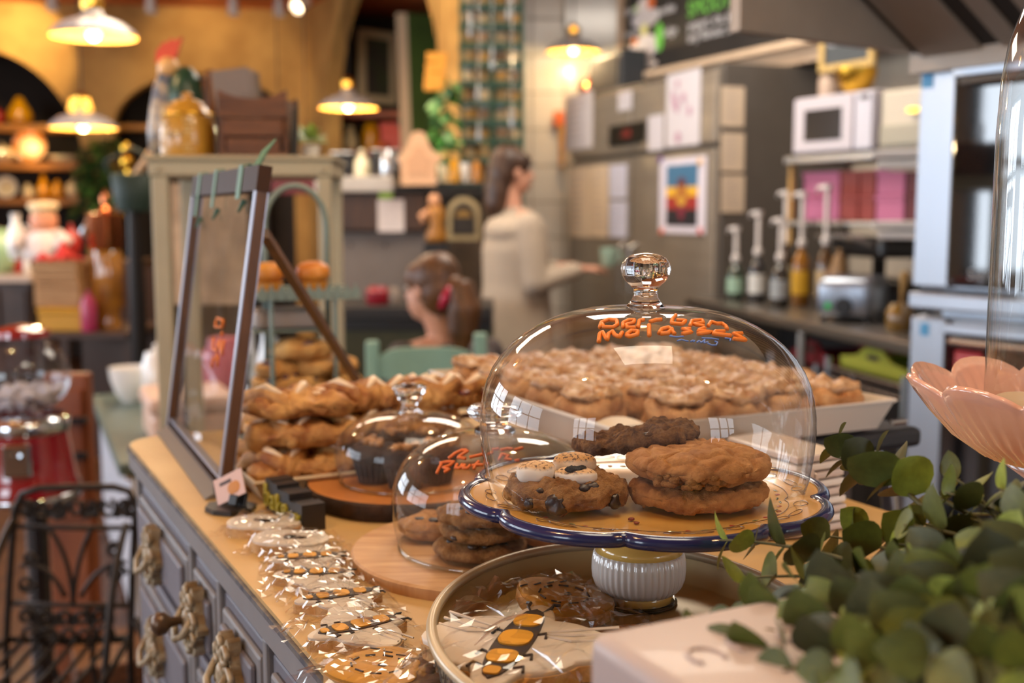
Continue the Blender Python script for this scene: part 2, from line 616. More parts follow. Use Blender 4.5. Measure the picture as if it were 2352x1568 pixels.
def vase_prof(r, h): return [(r * 0.55, 0), (r * 0.9, h * 0.15), (r, h * 0.35), (r * 0.85, h * 0.6), (r * 0.45, h * 0.8), (r * 0.42, h * 0.92), (r * 0.55, h)]
def bowl_prof(r, h): return [(r * 0.4, 0), (r * 0.75, h * 0.3), (r * 0.95, h * 0.7), (r, h), (r * 0.94, h), (r * 0.7, h * 0.35), (r * 0.1, h * 0.15)]
def jar_prof(r, h): return [(r * 0.9, 0), (r, h * 0.08), (r, h * 0.75), (r * 0.8, h * 0.88), (r * 0.7, h)]
def pear_prof(r, h): return [(r * 0.5, 0), (r * 0.95, h * 0.18), (r, h * 0.35), (r * 0.75, h * 0.6), (r * 0.42, h * 0.82), (r * 0.3, h * 0.95), (r * 0.1, h)]
def round_prof(r, h): return [(r * 0.4, 0), (r * 0.85, h * 0.2), (r, h * 0.5), (r * 0.85, h * 0.8), (r * 0.4, h * 0.98), (r * 0.1, h)]

def plate_standing(label, cx, cy, cz, r, m, m2, fr, group=None):
    """a plate leaning upright on its edge"""
    t = thing('display_plate', label, 'plate', (cx, cy, cz), group)
    m4 = T(cx, cy, cz + r) @ Matrix(((fr.a.x, fr.d.x, 0, 0), (fr.a.y, fr.d.y, 0, 0), (0, 0, 1, 0), (0, 0, 0, 1))) @ rot('X', PI / 2 - 0.18)
    MB().lathe([(r * 0.62, 0.0), (r * 0.66, 0.012), (r, 0.026), (r, 0.02), (r * 0.6, -0.008)], 28, m=m4).build('rim', m, t, True, 40)
    MB().lathe([(0.001, 0.004), (r * 0.63, 0.004), (r * 0.63, -0.006), (0.001, -0.006)], 28, m=m4).build('well', m2, t, True, 40)
    return t

SD = 0.30
zt = shelf_on(FW, -60, 268, 283, SD, 0.32, 0.055, 'highest honey coloured shelf in the left arch, with the yellow pear jar')
zm = shelf_on(FW, -60, 186, 372, SD, 0.32, 0.055, 'middle honey coloured shelf in the left arch, holding the patterned plate')
zl = shelf_on(FW, -60, 186, 455, SD, 0.32, 0.055, 'lowest honey coloured shelf in the left arch, under white crockery')
shelf_on(FW, 270, 360, 284, 0.3, 0.3, 0.05, 'short honey shelf in the second arch beside the rooster')
def on_shelf(px, z, dep=0.44, fr=FW):
    a = fr.uv(px, 400, dep)[0]
    return fr.w(a, dep, z)
pot('pear_jar', 'yellow pear shaped jar on the highest arch shelf', 'jar', on_shelf(52, zt), pear_prof(0.105, 0.23), M_yel)
pot('apple_jar', 'red round jar at the left end of the highest arch shelf', 'jar', on_shelf(0, zt), round_prof(0.06, 0.13), M_redg)
p = on_shelf(72, zm, 0.44); plate_standing('large amber rimmed plate with cream centre standing on the middle shelf', p.x, p.y, p.z, 0.135, M_amber, M_cream, FW)
pot('soup_bowl', 'cream round tureen at the left end of the middle arch shelf', 'tureen', on_shelf(8, zm), round_prof(0.105, 0.14), M_cream, knob=0.012)
pot('serving_dish', 'low cream dish on the middle shelf beside the garland', 'dish', on_shelf(150, zm), bowl_prof(0.15, 0.06), M_cream)
p = on_shelf(14, zl, 0.44); plate_standing('white plate standing at the left of the lowest arch shelf', p.x, p.y, p.z, 0.09, M_whiteg, M_cream, FW)
pot('cream_jug', 'small cream jug next to the yellow gourds on the lowest shelf', 'jug', on_shelf(62, zl), vase_prof(0.042, 0.12), M_cream, handle=True)
pot('gourd_jar', 'tall yellow gourd jar on the lowest arch shelf', 'jar', on_shelf(99, zl), pear_prof(0.055, 0.20), M_yel)
pot('gourd_jar', 'shorter yellow gourd jar at the right of the tall one', 'jar', on_shelf(131, zl, 0.40), pear_prof(0.058, 0.155), M_yel)
pot('tea_pot', 'cream globe teapot on the lowest shelf beside the garland', 'teapot', on_shelf(168, zl), round_prof(0.068, 0.145), M_cream, knob=0.01, handle=True)
pot('sugar_bowl', 'peach sugar bowl at the right end of the lowest shelf', 'bowl', on_shelf(187, zl - 0.055, 0.34) + V((0, 0, 0.055)), round_prof(0.05, 0.1), M_orange)

# ------------------------------------------------------------------ track lights on the ceiling
M_trackw = mat('track_white', 'd9cfc6', 0.4)
trk = thing('lighting_track', 'white lighting track running along the terracotta ceiling above the arches', 'track light', P(320, 15, 8.3))
ta, tb = P(-40, 5, 8.2), P(645, 36, 8.5)
ta.z = tb.z = CEIL - 0.02
MB().tube([ta, tb], 0.028, 6).build('rail', M_trackw, trk)
heads = [(112, 40), (338, 52), (531, 60), (640, 48)]
for i, (hx, hy) in enumerate(heads):
    q = (hx + 40) / 685.0
    b = ta.lerp(tb, min(1, q))
    t = thing('spot_head', ['white spot head at the left, above the left arch', 'white spot head above the rooster', 'white spot head third from the left, above the wooden crate', 'white spot head at the end of the ceiling track'][i], 'spotlight', b)
    MB().cyl(b + V((0, 0, -0.03)), b + V((0, 0, -0.07)), 0.012).build('stem', M_trackw, t)
    e = b + V((0, 0.03, -0.07))
    MB().lathe([(0.02, 0), (0.035, -0.02), (0.042, -0.12), (0.036, -0.12), (0.03, -0.03)], 16, e).build('can', M_trackw, t, True, 40)
    MB().ball(e + V((0, 0, -0.085)), 0.022, 10).build('bulb', mat('spot_bulb_off', 'f0e6d0', 0.2), t, True)
def spot(name, loc, target, power, col, size, blend=0.35, r=0.03):
    l = bpy.data.lights.new(name, 'SPOT'); l.energy = power; l.color = col; l.spot_size = size; l.spot_blend = blend; l.shadow_soft_size = r
    o = bpy.data.objects.new(name, l); COL.objects.link(o); o.location = loc
    o.rotation_euler = (V(target) - V(loc)).to_track_quat('-Z', 'Y').to_euler()
    return o
# the lit spotlight at the corner, and the wall washers on the arches
b = P(693, 8, 7.6); b.z = min(b.z, CEIL - 0.1)
t = thing('spot_head', 'glowing spot head near the ceiling corner above the tall arch', 'spotlight', b)
MB().cyl((b.x, b.y, CEIL), (b.x, b.y, b.z + 0.03), 0.012).build('stem', M_trackw, t)
mm = T(b) @ rot('X', -0.9) @ rot('Y', 0.5)
MB().lathe([(0.02, 0.06), (0.045, 0.04), (0.05, -0.06), (0.044, -0.06), (0.04, 0.03)], 16, m=mm).build('can', M_trackw, t, True, 40)
MB().ball((0, 0, -0.035), (0.036, 0.036, 0.02), 14, mm).build('bulb', mat('spot_bulb_on', 'ffe9c0', 0.3, emit=9.0), t, True)
h1 = FW.hit(40, 112); spot('track_spot_left_arch', V((h1.x + 0.10, h1.y - 0.55, h1.z + 0.12)), h1 + V((-0.03, 0, 0.0)), 34, (1, 0.72, 0.32), 1.5, 0.25)
h2 = FW.hit(500, 120); spot('track_spot_second_arch', V((h2.x, h2.y - 0.8, h2.z + 0.3)), h2 + V((0, 0, -0.1)), 18, (1, 0.70, 0.32), 1.7, 0.6)
h3 = WB.hit(1020, 60); spot('track_spot_side_wall', h3 - WB.d * 0.9 + V((0, 0, 0.35)), h3, 24, (1, 0.74, 0.36), 1.5, 0.6)
point('arch_recess_light', FW.w(fws(40), 0.36, fwz(60, 330) + 0.02), 1.3, WARM, 0.05)
point('arch_recess_light', FW.w(fws(60), 0.22, fwz(60, 415) + 0.02), 1.5, WARM, 0.05)

# ------------------------------------------------------------------ pendant lamps
M_shade = mat('enamel_shade_grey', '8f8c90', 0.25, coat=0.5)
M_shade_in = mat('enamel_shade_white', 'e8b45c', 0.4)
M_bulb = mat('warm_bulb', 'ffd08a', 0.3, emit=14.0)
M_socket = mat('brass_socket', 'd9a648', 0.25, metal=1.0)
M_cage = mat('amber_socket_glass', 'ffb648', 0.3, emit=2.0)
def pendant(label, c, r, power, twin=False, grp=None):
    """c = centre of the lower rim"""
    t = thing('pendant_lamp', label, 'pendant lamp', c, grp)
    k = r / 0.19
    prof = [(0.19, 0), (0.185, 0.012), (0.165, 0.035), (0.125, 0.062), (0.08, 0.078), (0.05, 0.088), (0.042, 0.12)]
    MB().lathe([(a * k, b * k) for a, b in prof], 40, c).build('shade', M_shade, t, True)
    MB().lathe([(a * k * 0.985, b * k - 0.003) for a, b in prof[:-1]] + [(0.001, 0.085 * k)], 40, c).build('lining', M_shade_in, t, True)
    MB().lathe([(0.042 * k, 0.11 * k), (0.05 * k, 0.125 * k), (0.05 * k, 0.17 * k), (0.03 * k, 0.185 * k), (0.012 * k, 0.20 * k)], 20, c, cap=True).build('socket', M_socket, t, True, 40)
    if twin:
        for s in (-1, 1):
            MB().tube([(c[0] + s * 0.04 * k, c[1] - 0.03, c[2] + 0.09 * k), (c[0] + s * 0.030 * k, c[1] - 0.03, c[2] + 0.16 * k)], [0.032 * k, 0.024 * k], 10).build('vent_glow', M_cage, t, True)
    else:
        MB().ball((c[0], c[1] - 0.03 * k, c[2] + 0.145 * k), (0.028 * k, 0.028 * k, 0.03 * k), 12).build('vent_glow', M_cage, t, True)
    MB().ball((c[0], c[1], c[2] + 0.012 * k), 0.03 * k, 16).build('bulb', M_bulb, t, True)
    MB().cyl((c[0], c[1], c[2] + 0.19 * k), (c[0], c[1], CEIL), 0.004, seg=6).build('cord', M_iron, t)
    MB().lathe([(0.05, 0), (0.05, -0.015), (0.02, -0.03)], 16, (c[0], c[1], CEIL), cap=True).build('ceiling_cup', M_socket, t, True)
    point('pendant_glow', (c[0], c[1], c[2] - 0.05 * k), power, (1.0, 0.72, 0.38), 0.03)
    return t
pendant('grey enamel pendant lamp hanging highest at the left', P(215, 84, 5.2), 0.192, 17)
pendant('lower grey pendant lamp with two glowing openings, before the shelves', P(191, 294, 6.4), 0.187, 14, True)
pendant('grey pendant lamp hanging before the tall dark arch', P(800, 248, 7.2), 0.184, 18)
pendant('grey pendant lamp before the white tiles beside the menu board', P(1317, 118, 6.88), 0.157, 9)
# lamps above the counter, seen in the glass domes
for i, (x, y, z, pw) in enumerate(((-0.62, 0.55, 2.15, 13), (0.18, 1.75, 2.25, 13), (0.75, 0.35, 2.2, 12), (-1.5, 2.6, 2.2, 14))):
    pendant(['grey pendant lamp reflected in the left of the large dome', 'grey pendant lamp over the glazed roll tray', 'grey pendant lamp above the pink dish', 'grey pendant lamp above the gumball machine'][i], V((x, y, z)), 0.19, pw)
# ------------------------------------------------------------------ kitchen side: fridge
FR = Frame((0.9458, 5.30), (KA.x, KA.y))   # front face; s = 0 at its right front corner, negative to the left
FL = -1.756
FH = 1.99
M_fr = mat('fridge_steel', '958b7e', 0.38, metal=0.4, var=0.06, vs_=2.5, stretch=(1, 1, 12))
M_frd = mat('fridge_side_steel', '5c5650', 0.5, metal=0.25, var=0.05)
M_gap = mat('dark_seal', '2a2623', 0.6)
zsplit = FR.uv(1470, 352)[1]
fr = thing('refrigerator', 'tall stainless steel four door refrigerator covered in notices', 'refrigerator', FR.w(FL / 2, 0.35, 0))
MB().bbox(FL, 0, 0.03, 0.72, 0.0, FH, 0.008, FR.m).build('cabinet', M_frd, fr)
sm = FR.uv(1447, 600)[0]
for (a, b_, z0, z1) in ((FL + 0.02, sm - 0.012, zsplit + 0.012, FH - 0.03), (sm + 0.012, -0.012, zsplit + 0.012, FH - 0.03),
                        (FL + 0.02, sm - 0.014, 0.14, zsplit - 0.014), (sm + 0.014, -0.012, 0.14, zsplit - 0.014)):
    d = MB().bbox(a, b_, 0.0, 0.03, z0, z1, 0.006, FR.m).build('door', M_fr, fr)
MB().box(sm - 0.012, sm + 0.012, 0.012, 0.03, 0.14, zsplit - 0.014, FR.m).build('mullion', M_gap, fr)
MB().box(FL, 0, 0.03, 0.05, 0.0, 0.12, FR.m).build('kick_plate', M_gap, fr)
for sx in (sm - 0.07, sm + 0.07):
    MB().tube([FR.w(sx, 0.005, 0.86), FR.w(sx, -0.035, 0.88), FR.w(sx, -0.035, 1.12), FR.w(sx, 0.005, 1.14)], 0.009, 8).build('handle', M_steelb, fr)

def sheet(label, px0, py0, px1, py1, m, fr_=FR, dep=-0.003, name='notice', cat='notice', th=0.003, lines=None, lm=None, group=None):
    a0, a1, zb, zt_ = panel(fr_, px0, py0, px1, py1, dep, th)
    t = thing(name, label, cat, fr_.w((a0 + a1) / 2, dep, zb), group)
    MB().box(a0, a1, dep - th, dep, zb, zt_, fr_.m).build('sheet', m, t)
    if lines:
        w = a1 - a0; hh = zt_ - zb; rnd = random.Random(int(px0 * 7 + py0))
        mb = MB()
        for k in range(lines):
            z = zt_ - hh * (0.12 + 0.8 * k / lines)
            mb.box(a0 + w * 0.12, a0 + w * (0.5 + 0.38 * rnd.random()), dep - th - 0.0006, dep - th, z - hh * 0.012, z, fr_.m)
        mb.build('printed_lines', lm or mat('print_grey', '8d8892', 0.8), t)
    return t, (a0, a1, zb, zt_)
M_ink = mat('print_dark', '4a444a', 0.8)
sheet('white notice at the left end of the upper refrigerator doors', 1300, 215, 1362, 342, M_paper, lines=7)
sheet('small white card high in the middle of the refrigerator', 1421, 210, 1452, 253, M_paper, lines=3, lm=M_ink)
t, (a0, a1, zb, zt_) = sheet('black temperature display with dim red digits', 1403, 284, 1483, 332, mat('display_black', '1d1916', 0.3), name='temperature_display', cat='display', th=0.012)
text_obj('digits', '-10.8', (zt_ - zb) * 0.55, FR.m @ T((a0 + a1) / 2, -0.017, (zb + zt_) / 2) @ rot('X', PI / 2), mat('dim_red_digits', '8a2f28', 0.5, emit=0.4), t)
sheet('narrow white slip beside the black temperature display', 1490, 264, 1525, 345, M_paper)
t, (a0, a1, zb, zt_) = sheet('large white sheet with pink and grey drawing on the upper right door', 1532, 164, 1609, 335, M_paper)
rnd = random.Random(3)
for k in range(9):
    x = a0 + (a1 - a0) * rnd.uniform(0.2, 0.8); z = zb + (zt_ - zb) * rnd.uniform(0.1, 0.85)
    MB().lathe([(0.001, 0), (rnd.uniform(0.01, 0.03), 0)], 10, m=FR.m @ T(x, -0.0068 - 0.0003 * k, z) @ rot('X', PI / 2)).build('drawn_spot', mat('print_pink', 'b48aa0', 0.8), t)
sheet('left sheet of the printed pages on the lower left door', 1310, 385, 1354, 545, M_paperw, lines=9)
sheet('middle printed page on the lower left door', 1356, 380, 1398, 545, M_paperw, lines=8)
sheet('bluish printed page on the lower left door beside the dark mullion', 1401, 378, 1440, 455, mat('bluish_paper', 'c6c8dc', 0.8), lines=6)
sheet('bluish printed page under the other one, beside the dark mullion', 1401, 462, 1440, 545, mat('bluish_paper', 'c6c8dc', 0.8), lines=6)
# bright poster
t, (a0, a1, zb, zt_) = sheet('bright sunset coloured poster with white border on the lower right door', 1516, 362, 1622, 536, mat('poster_border', 'd6d2e0', 0.7), name='poster', cat='poster')
w = a1 - a0; hh = zt_ - zb
ia0, ia1 = a0 + w * 0.16, a1 - w * 0.16; iz0, iz1 = zb + hh * 0.10, zt_ - hh * 0.09
def band(n, z0, z1, c):
    MB().box(ia0, ia1, -0.0075, -0.0066, iz0 + (iz1 - iz0) * z0, iz0 + (iz1 - iz0) * z1, FR.m).build(n, mat('poster_' + n, c, 0.7), t)
band('black_band', 0, 0.27, '1c1b22'); band('red_band', 0.27, 0.48, '9c2a24'); band('yellow_band', 0.48, 0.64, 'e2b02c'); band('sky_band', 0.64, 1.0, '3e6f94')
mx, mz = (ia0 + ia1) / 2, iz0 + (iz1 - iz0) * 0.5
def disc(n, x, z, rx, rz, c, dd):
    mb = MB(); mb.lathe([(0.001, 0), (1.0, 0)], 18, m=FR.m @ T(x, -0.0066 - dd, z) @ Matrix.Diagonal((rx, 1, rz, 1)) @ rot('X', PI / 2)); mb.build(n, mat('poster_' + n, c, 0.7), t)
disc('peak', mx, mz + 0.045, 0.05, 0.045, '5a3040', 0.0012); disc('figure', mx, mz, 0.062, 0.05, 'b0702c', 0.0016); disc('face', mx, mz - 0.03, 0.042, 0.022, 'd0a038', 0.002); disc('base_patch', mx, mz - 0.075, 0.035, 0.045, '7c2438', 0.0014)
for i, (px, py, c) in enumerate(((1521, 366, '6a4a9a'), (1612, 372, 'd8a63c'), (1524, 531, 'e0704a'), (1612, 531, 'd0503c'))):
    a, z = FR.uv(px, py)
    tg = MB().lathe([(0.001, 0), (0.016, 0), (0.016, 0.008), (0.001, 0.008)], 12, m=FR.m @ T(a, -0.015, z) @ rot('X', -PI / 2)).build('magnet', mat('magnet_%d' % i, c, 0.4))
    tag(tg, ['purple magnet at the top left of the poster', 'mustard magnet at the top right of the poster', 'orange magnet at the lower left of the poster', 'red magnet at the lower right of the poster'][i], 'magnet')
# pages on the fridge's grey side
SIDE = Frame(FR.w(0, 0, 0), (FR.d.x, FR.d.y))
for i, (y0, y1) in enumerate(((199, 291), (305, 394), (402, 488))):
    sheet(['top page of the three taped on the refrigerator side', 'middle page of the three taped on the refrigerator side', 'bottom page of the three taped on the refrigerator side'][i], 1656, y0, 1709, y1, M_paperw, fr_=SIDE, lines=8)
# things at the fridge's left
t = thing('hanging_cleaver', 'orange and yellow handled fly swatter hanging left of the refrigerator', 'swatter', P(1285, 385, 7.16))
q0 = P(1284, 255, 7.17); q1 = P(1290, 385, 7.17)
MB().bbox(q0.x - 0.035, q0.x + 0.035, q0.y - 0.008, q0.y + 0.008, q0.z - 0.09, q0.z, 0.006).build('blade', M_orange, t)
MB().cyl((q1.x, q1.y, q1.z), (q1.x, q1.y, q0.z - 0.09), 0.017).build('handle', M_yel, t)
t.name = 'fly_swatter'
# on top of the fridge
zf = FH + 0.005
q = PZ(1393, 196, FH); 
t = thing('speaker_box', 'dark grey box standing on the left of the refrigerator top', 'box', FR.w(FR.uv(1395, 190)[0], 0.25, zf))
s0, s1 = FR.uv(1352, 190, 0.1)[0], FR.uv(1432, 175, 0.1)[0]
zt_ = FR.uv(1392, 122, 0.1)[1]
MB().bbox(s0, s1 - 0.03, 0.10, 0.26, zf, zt_, 0.01, FR.m).build('case', mat('dark_slate_box', '3a3d42', 0.5), t)
MB().box(s0 + 0.03, s1 - 0.06, 0.094, 0.10, zf + 0.03, zt_ - 0.03, FR.m).build('grille', mat('dark_grille', '2c2e32', 0.8), t)
s2 = FR.uv(1330, 212, 0.1)[0]; b = FR.w(s2, 0.16, zf)
pot('stock_pot', 'small copper coloured pot at the left corner of the refrigerator top', 'pot', b, jar_prof(0.06, 0.12), M_copper, knob=0.01)

# ------------------------------------------------------------------ menu board above
zb_m = 2.10
mbp0 = P(1440, 185, (zb_m - CAMZ) * FPX / (490 - 185)); mbp1 = P(2010, 68, (zb_m - CAMZ) * FPX / (490 - 68))
MBF = Frame((mbp0.x, mbp0.y), (mbp1.x - mbp0.x, mbp1.y - mbp0.y))
ML = (V((mbp1.x, mbp1.y)) - V((mbp0.x, mbp0.y))).length
M_board = mat('chalkboard_black', '211e1d', 0.5, var=0.2, vs_=2)
t = thing('menu_board', 'long black chalk menu board above the refrigerator', 'menu board', MBF.w(ML / 2, 0, zb_m))
MB().box(0, ML + 0.8, 0.0, 0.05, zb_m, CEIL - 0.02, MBF.m).build('panel', M_board, t)
M_chalk = mat('chalk_white', 'd8d8dc', 0.9)
M_chalkg = mat('chalk_green', '7ed058', 0.9)
M_chalko = mat('chalk_orange', 'e08a3c', 0.9)
def chalk(body, px0, px1, py, m, hpx):
    a0, z0 = MBF.uv(px0, py); a1, _ = MBF.uv(px1, py)
    mx = (px0 + px1) / 2
    h = (MBF.uv(mx, py - hpx / 2)[1] - MBF.uv(mx, py + hpx / 2)[1])
    o = text_obj('lettering', body, h * 1.35, MBF.m @ T((a0 + a1) / 2, -0.004, MBF.uv(mx, py)[1]) @ rot('X', PI / 2), m, t)
    bpy.context.view_layer.update()
    if o.dimensions.x > 0.01:
        sc = abs(a1 - a0) / o.dimensions.x
        o.matrix_basis = o.matrix_basis @ Matrix.Diagonal((sc, 1, 1, 1))
chalk('SMOOTHIES', 1582, 1740, 2, M_chalkg, 40)
chalk('yogurt, ice, juice, fruit', 1582, 1755, 38, M_chalk, 25)
chalk('any flavour, add dairy', 1582, 1752, 67, M_chalk, 25)
chalk('cones', 1437, 1470, 24, M_chalk, 18); chalk('cups', 1437, 1470, 76, M_chalk, 16)
chalk('sundae', 1510, 1552, 22, M_chalk, 22); chalk('fudge', 1520, 1556, 72, M_chalk, 22)
chalk('oo', 1862, 1890, 2, M_chalk, 16)
# painted sundae glass on the board
def bdisc(px, py, rx, ry, c, nm):
    a, z = MBF.uv(px, py); k = abs(MBF.uv(px, py - 10)[1] - MBF.uv(px, py + 10)[1]) / 20
    k2 = abs(MBF.uv(px + 10, py)[0] - MBF.uv(px - 10, py)[0]) / 20
    MB().lathe([(0.001, 0), (1, 0)], 18, m=MBF.m @ T(a, -0.003 - 0.0006 * (len(t.children) % 9), z) @ Matrix.Diagonal((rx * k2, 1, ry * k, 1)) @ rot('X', PI / 2)).build(nm, mat('board_' + c, c, 0.9), t)
for px, py, rx, ry, c, nm in ((1483, 42, 32, 22, 'b8b4b8', 'painted_scoop'), (1480, 10, 14, 16, 'c8c0c0', 'painted_scoop'), (1497, 5, 9, 16, 'c4622c', 'painted_wafer'), (1462, 22, 7, 8, '8fae48', 'painted_leaf'), (1481, 72, 8, 18, 'd2d08a', 'painted_stem'),
                              (1481, 108, 34, 28, 'c8c4c8', 'painted_bowl'), (1460, 95, 8, 9, 'c4703a', 'painted_wafer'), (1517, 85, 9, 34, '6cc04c', 'painted_leaf'), (1482, 134, 18, 14, 'd8ccc4', 'painted_foot'), (1482, 150, 28, 10, 'd8ccc4', 'painted_foot')):
    bdisc(px, py, rx, ry, c, nm)
# wooden ledge under the board
t = thing('board_ledge', 'pale wooden ledge running under the black menu board', 'ledge', MBF.w(ML / 2, 0, zb_m - 0.1))
MB().bbox(-0.02, ML + 0.6, -0.05, 0.05, zb_m - 0.035, zb_m, 0.008, MBF.m).build('ledge_board', mat('ledge_wood', 'd9bfa2', 0.5, var=0.05), t)
MB().box(0, ML + 0.6, 0.03, 0.05, zb_m - 0.10, zb_m - 0.035, MBF.m).build('apron', mat('ledge_wood', 'd9bfa2', 0.5), t)
# white board left of the menu, glossy
t = thing('white_board', 'glossy white panel beside the menu board with pale wooden edge', 'panel', P(1400, 125, 7.12))
a = P(1298, 122, 7.10); b = P(1428, 122, 7.10)
MB().bbox(a.x, b.x - 0.03, 7.10, 7.13, a.z, CEIL - 0.03, 0.004).build('board', mat('gloss_white_panel', 'd8d8d2', 0.12), t)
MB().bbox(b.x - 0.03, b.x + 0.01, 7.09, 7.13, a.z - 0.01, CEIL - 0.03, 0.004).build('edge_strip', mat('ledge_wood', 'd9bfa2', 0.5), t)

# ------------------------------------------------------------------ steel work counter on the right
zc = 0.91
c0 = P(1660, 700, (CAMZ - zc) * FPX / 210); c1 = P(2100, 790, (CAMZ - zc) * FPX / 300)
KC = Frame((c0.x, c0.y), (c1.x - c0.x, c1.y - c0.y))
KL = 1.75
t = thing('work_counter', 'stainless steel kitchen counter in front of the refrigerator side', 'counter', KC.w(KL / 2, 0.4, 0))
MB().bbox(-0.45, KL, 0, 0.70, zc - 0.04, zc, 0.006, KC.m).build('worktop', M_steel, t)
MB().box(-0.45, KL, 0.66, 0.70, zc, zc + 0.12, KC.m).build('upstand', M_steel, t)
MB().box(-0.40, KL - 0.05, 0.45, 0.68, 0.08, zc - 0.04, KC.m).build('back_panel', mat('counter_near_black', '1f1c1b', 0.7), t)  # near-black panel set back under the worktop
for s in (-0.4, 0.65, 1.70):
    MB().cyl(KC.w(s, 0.05, 0), KC.w(s, 0.05, zc - 0.04), 0.02, seg=10).build('leg', M_steel, t)
def on_k(px, dep):
    r = KC.hit(px, 700, dep) - KC.o
    return KC.w(r.dot(KC.a), dep, zc + 0.001)
# crates on wire racks under the counter
def crate(label, px0, px1, pyt, pyb, dep, m):
    s0, s1 = KC.uv(px0, pyt, dep)[0], KC.uv(px1, pyt, dep)[0]
    mx = (px0 + px1) / 2
    z1 = KC.uv(mx, pyt, dep)[1]; z0 = KC.uv(mx, pyb, dep)[1]
    t = thing('plastic_crate', label, 'crate', KC.w((s0 + s1) / 2, dep + 0.15, z0))
    w = (s1 - s0)
    pts = [(s0, z0), (s1, z0), (s1, z0 + (z1 - z0) * 0.45), (s0 + w * 0.75, z0 + (z1 - z0) * 0.62), (s0 + w * 0.62, z1), (s0 + w * 0.38, z1), (s0 + w * 0.25, z0 + (z1 - z0) * 0.62), (s0, z0 + (z1 - z0) * 0.45)]
    MB().prism(pts, dep, dep + 0.012, KC.m).build('front_panel', m, t)
    MB().box(s0, s1, dep + 0.29, dep + 0.30, z0, z0 + (z1 - z0) * 0.6, KC.m).box(s0, s0 + 0.01, dep, dep + 0.3, z0, z0 + (z1 - z0) * 0.45, KC.m).box(s1 - 0.01, s1, dep, dep + 0.3, z0, z0 + (z1 - z0) * 0.45, KC.m).box(s0, s1, dep, dep + 0.3, z0, z0 + 0.01, KC.m).build('tub', m, t)
    MB().lathe([(0.001, 0), (1, 0)], 16, m=KC.m @ T((s0 + s1) / 2, dep - 0.002, z0 + (z1 - z0) * 0.66) @ Matrix.Diagonal((w * 0.1, 1, (z1 - z0) * 0.12, 1)) @ rot('X', PI / 2)).build('hand_hole', M_gap, t)
    return s0, s1, z0
M_lime = mat('lime_plastic', 'a3ab3c', 0.45); M_wine = mat('wine_red_plastic', '7c1f2a', 0.45)
g0 = crate('lime green plastic crate under the steel counter', 1930, 2092, 803, 862, 0.06, M_lime)
g1 = crate('wine red plastic crate under the steel counter', 1818, 1912, 783, 838, 0.10, M_wine)
for (s0, s1, z0), lab in ((g0, 'chrome wire rack under the lime green crate'), (g1, 'chrome wire rack under the wine red crate')):
    t = thing('wire_rack', lab, 'rack', KC.w((s0 + s1) / 2, 0.2, 0))
    mb = MB()
    for z in (z0 - 0.004, z0 - 0.045):
        mb.tube([KC.w(s0 - 0.02, 0.03, z), KC.w(s1 + 0.02, 0.03, z)], 0.004, 6)
        mb.tube([KC.w(s0 - 0.02, 0.38, z), KC.w(s1 + 0.02, 0.38, z)], 0.004, 6)
    n = 9
    for k in range(n):
        a = s0 + (s1 - s0) * k / n; b_ = s0 + (s1 - s0) * (k + 1) / n
        mb.tube([KC.w(a, 0.03, z0 - 0.045), KC.w(b_, 0.03, z0 - 0.004)], 0.003, 5)
        mb.tube([KC.w(a, 0.03, z0 - 0.008), KC.w(a, 0.38, z0 - 0.008)], 0.003, 5)
    mb.build('wire_shelf', M_steelb, t)
    for s, dd in ((s0 - 0.025, 0.03), (s1 + 0.025, 0.03), (s0 - 0.025, 0.38), (s1 + 0.025, 0.38)):
        MB().cyl(KC.w(s, dd, 0), KC.w(s, dd, z0 + 0.03), 0.0125, seg=10).build('post', M_steelb, t)

# syrup bottles with pumps
M_pump = mat('pump_white', 'd6d0cc', 0.4)
pump_list = [(1688, 0.16, 520, '2e3a30', '8fae98', 'first syrup bottle from the refrigerator, pale green label'),
             (1738, 0.20, 484, '24262a', 'c8c8c4', 'second syrup bottle from the refrigerator, white label'),
             (1790, 0.18, 500, '24221e', '9aa0a4', 'third syrup bottle, grey label, next to the amber one'),
             (1800, 0.40, 438, '3a2a1a', 'b0a890', 'tall pumped syrup bottle standing behind the grey labelled one'),
             (1838, 0.30, 440, '8a5a14', 'd8a828', 'amber syrup bottle with yellow label and white pump'),
             (1893, 0.33, 424, '4a3520', 'b09870', 'rightmost pumped syrup bottle, behind the toaster')]
for px, dep, pyt, gc, lc, lab in pump_list:
    b = on_k(px, dep)
    ztop = KC.uv(px, pyt, dep)[1]
    hb = (ztop - zc) * 0.52; r = 0.038
    t = thing('syrup_bottle', lab, 'bottle', b)
    MB().lathe([(r * 0.9, 0), (r, 0.01), (r, hb * 0.72), (r * 0.75, hb * 0.84), (r * 0.38, hb * 0.92), (r * 0.38, hb)], 20, b, cap=True).build('glass', mat('syrup_' + gc, gc, 0.15, coat=0.5), t, True, 40)
    MB().lathe([(r * 1.02, hb * 0.2), (r * 1.02, hb * 0.6)], 20, b).build('paper_label', mat('label_' + lc, lc, 0.6), t, True)
    MB().lathe([(0.018, hb), (0.02, hb + 0.025), (0.010, hb + 0.03), (0.010, ztop - zc - 0.03), (0.016, ztop - zc - 0.026), (0.018, ztop - zc)], 14, b, cap=True).build('pump', M_pump, t, True, 40)
    e = V(b) + V((0, 0, ztop - zc - 0.012)); n = e - KC.a * 0.075 - KC.d * 0.01
    MB().tube([e, e.lerp(n, 0.8), n + V((0, 0, -0.018))], [0.009, 0.008, 0.006], 8).build('nozzle', M_pump, t, True)
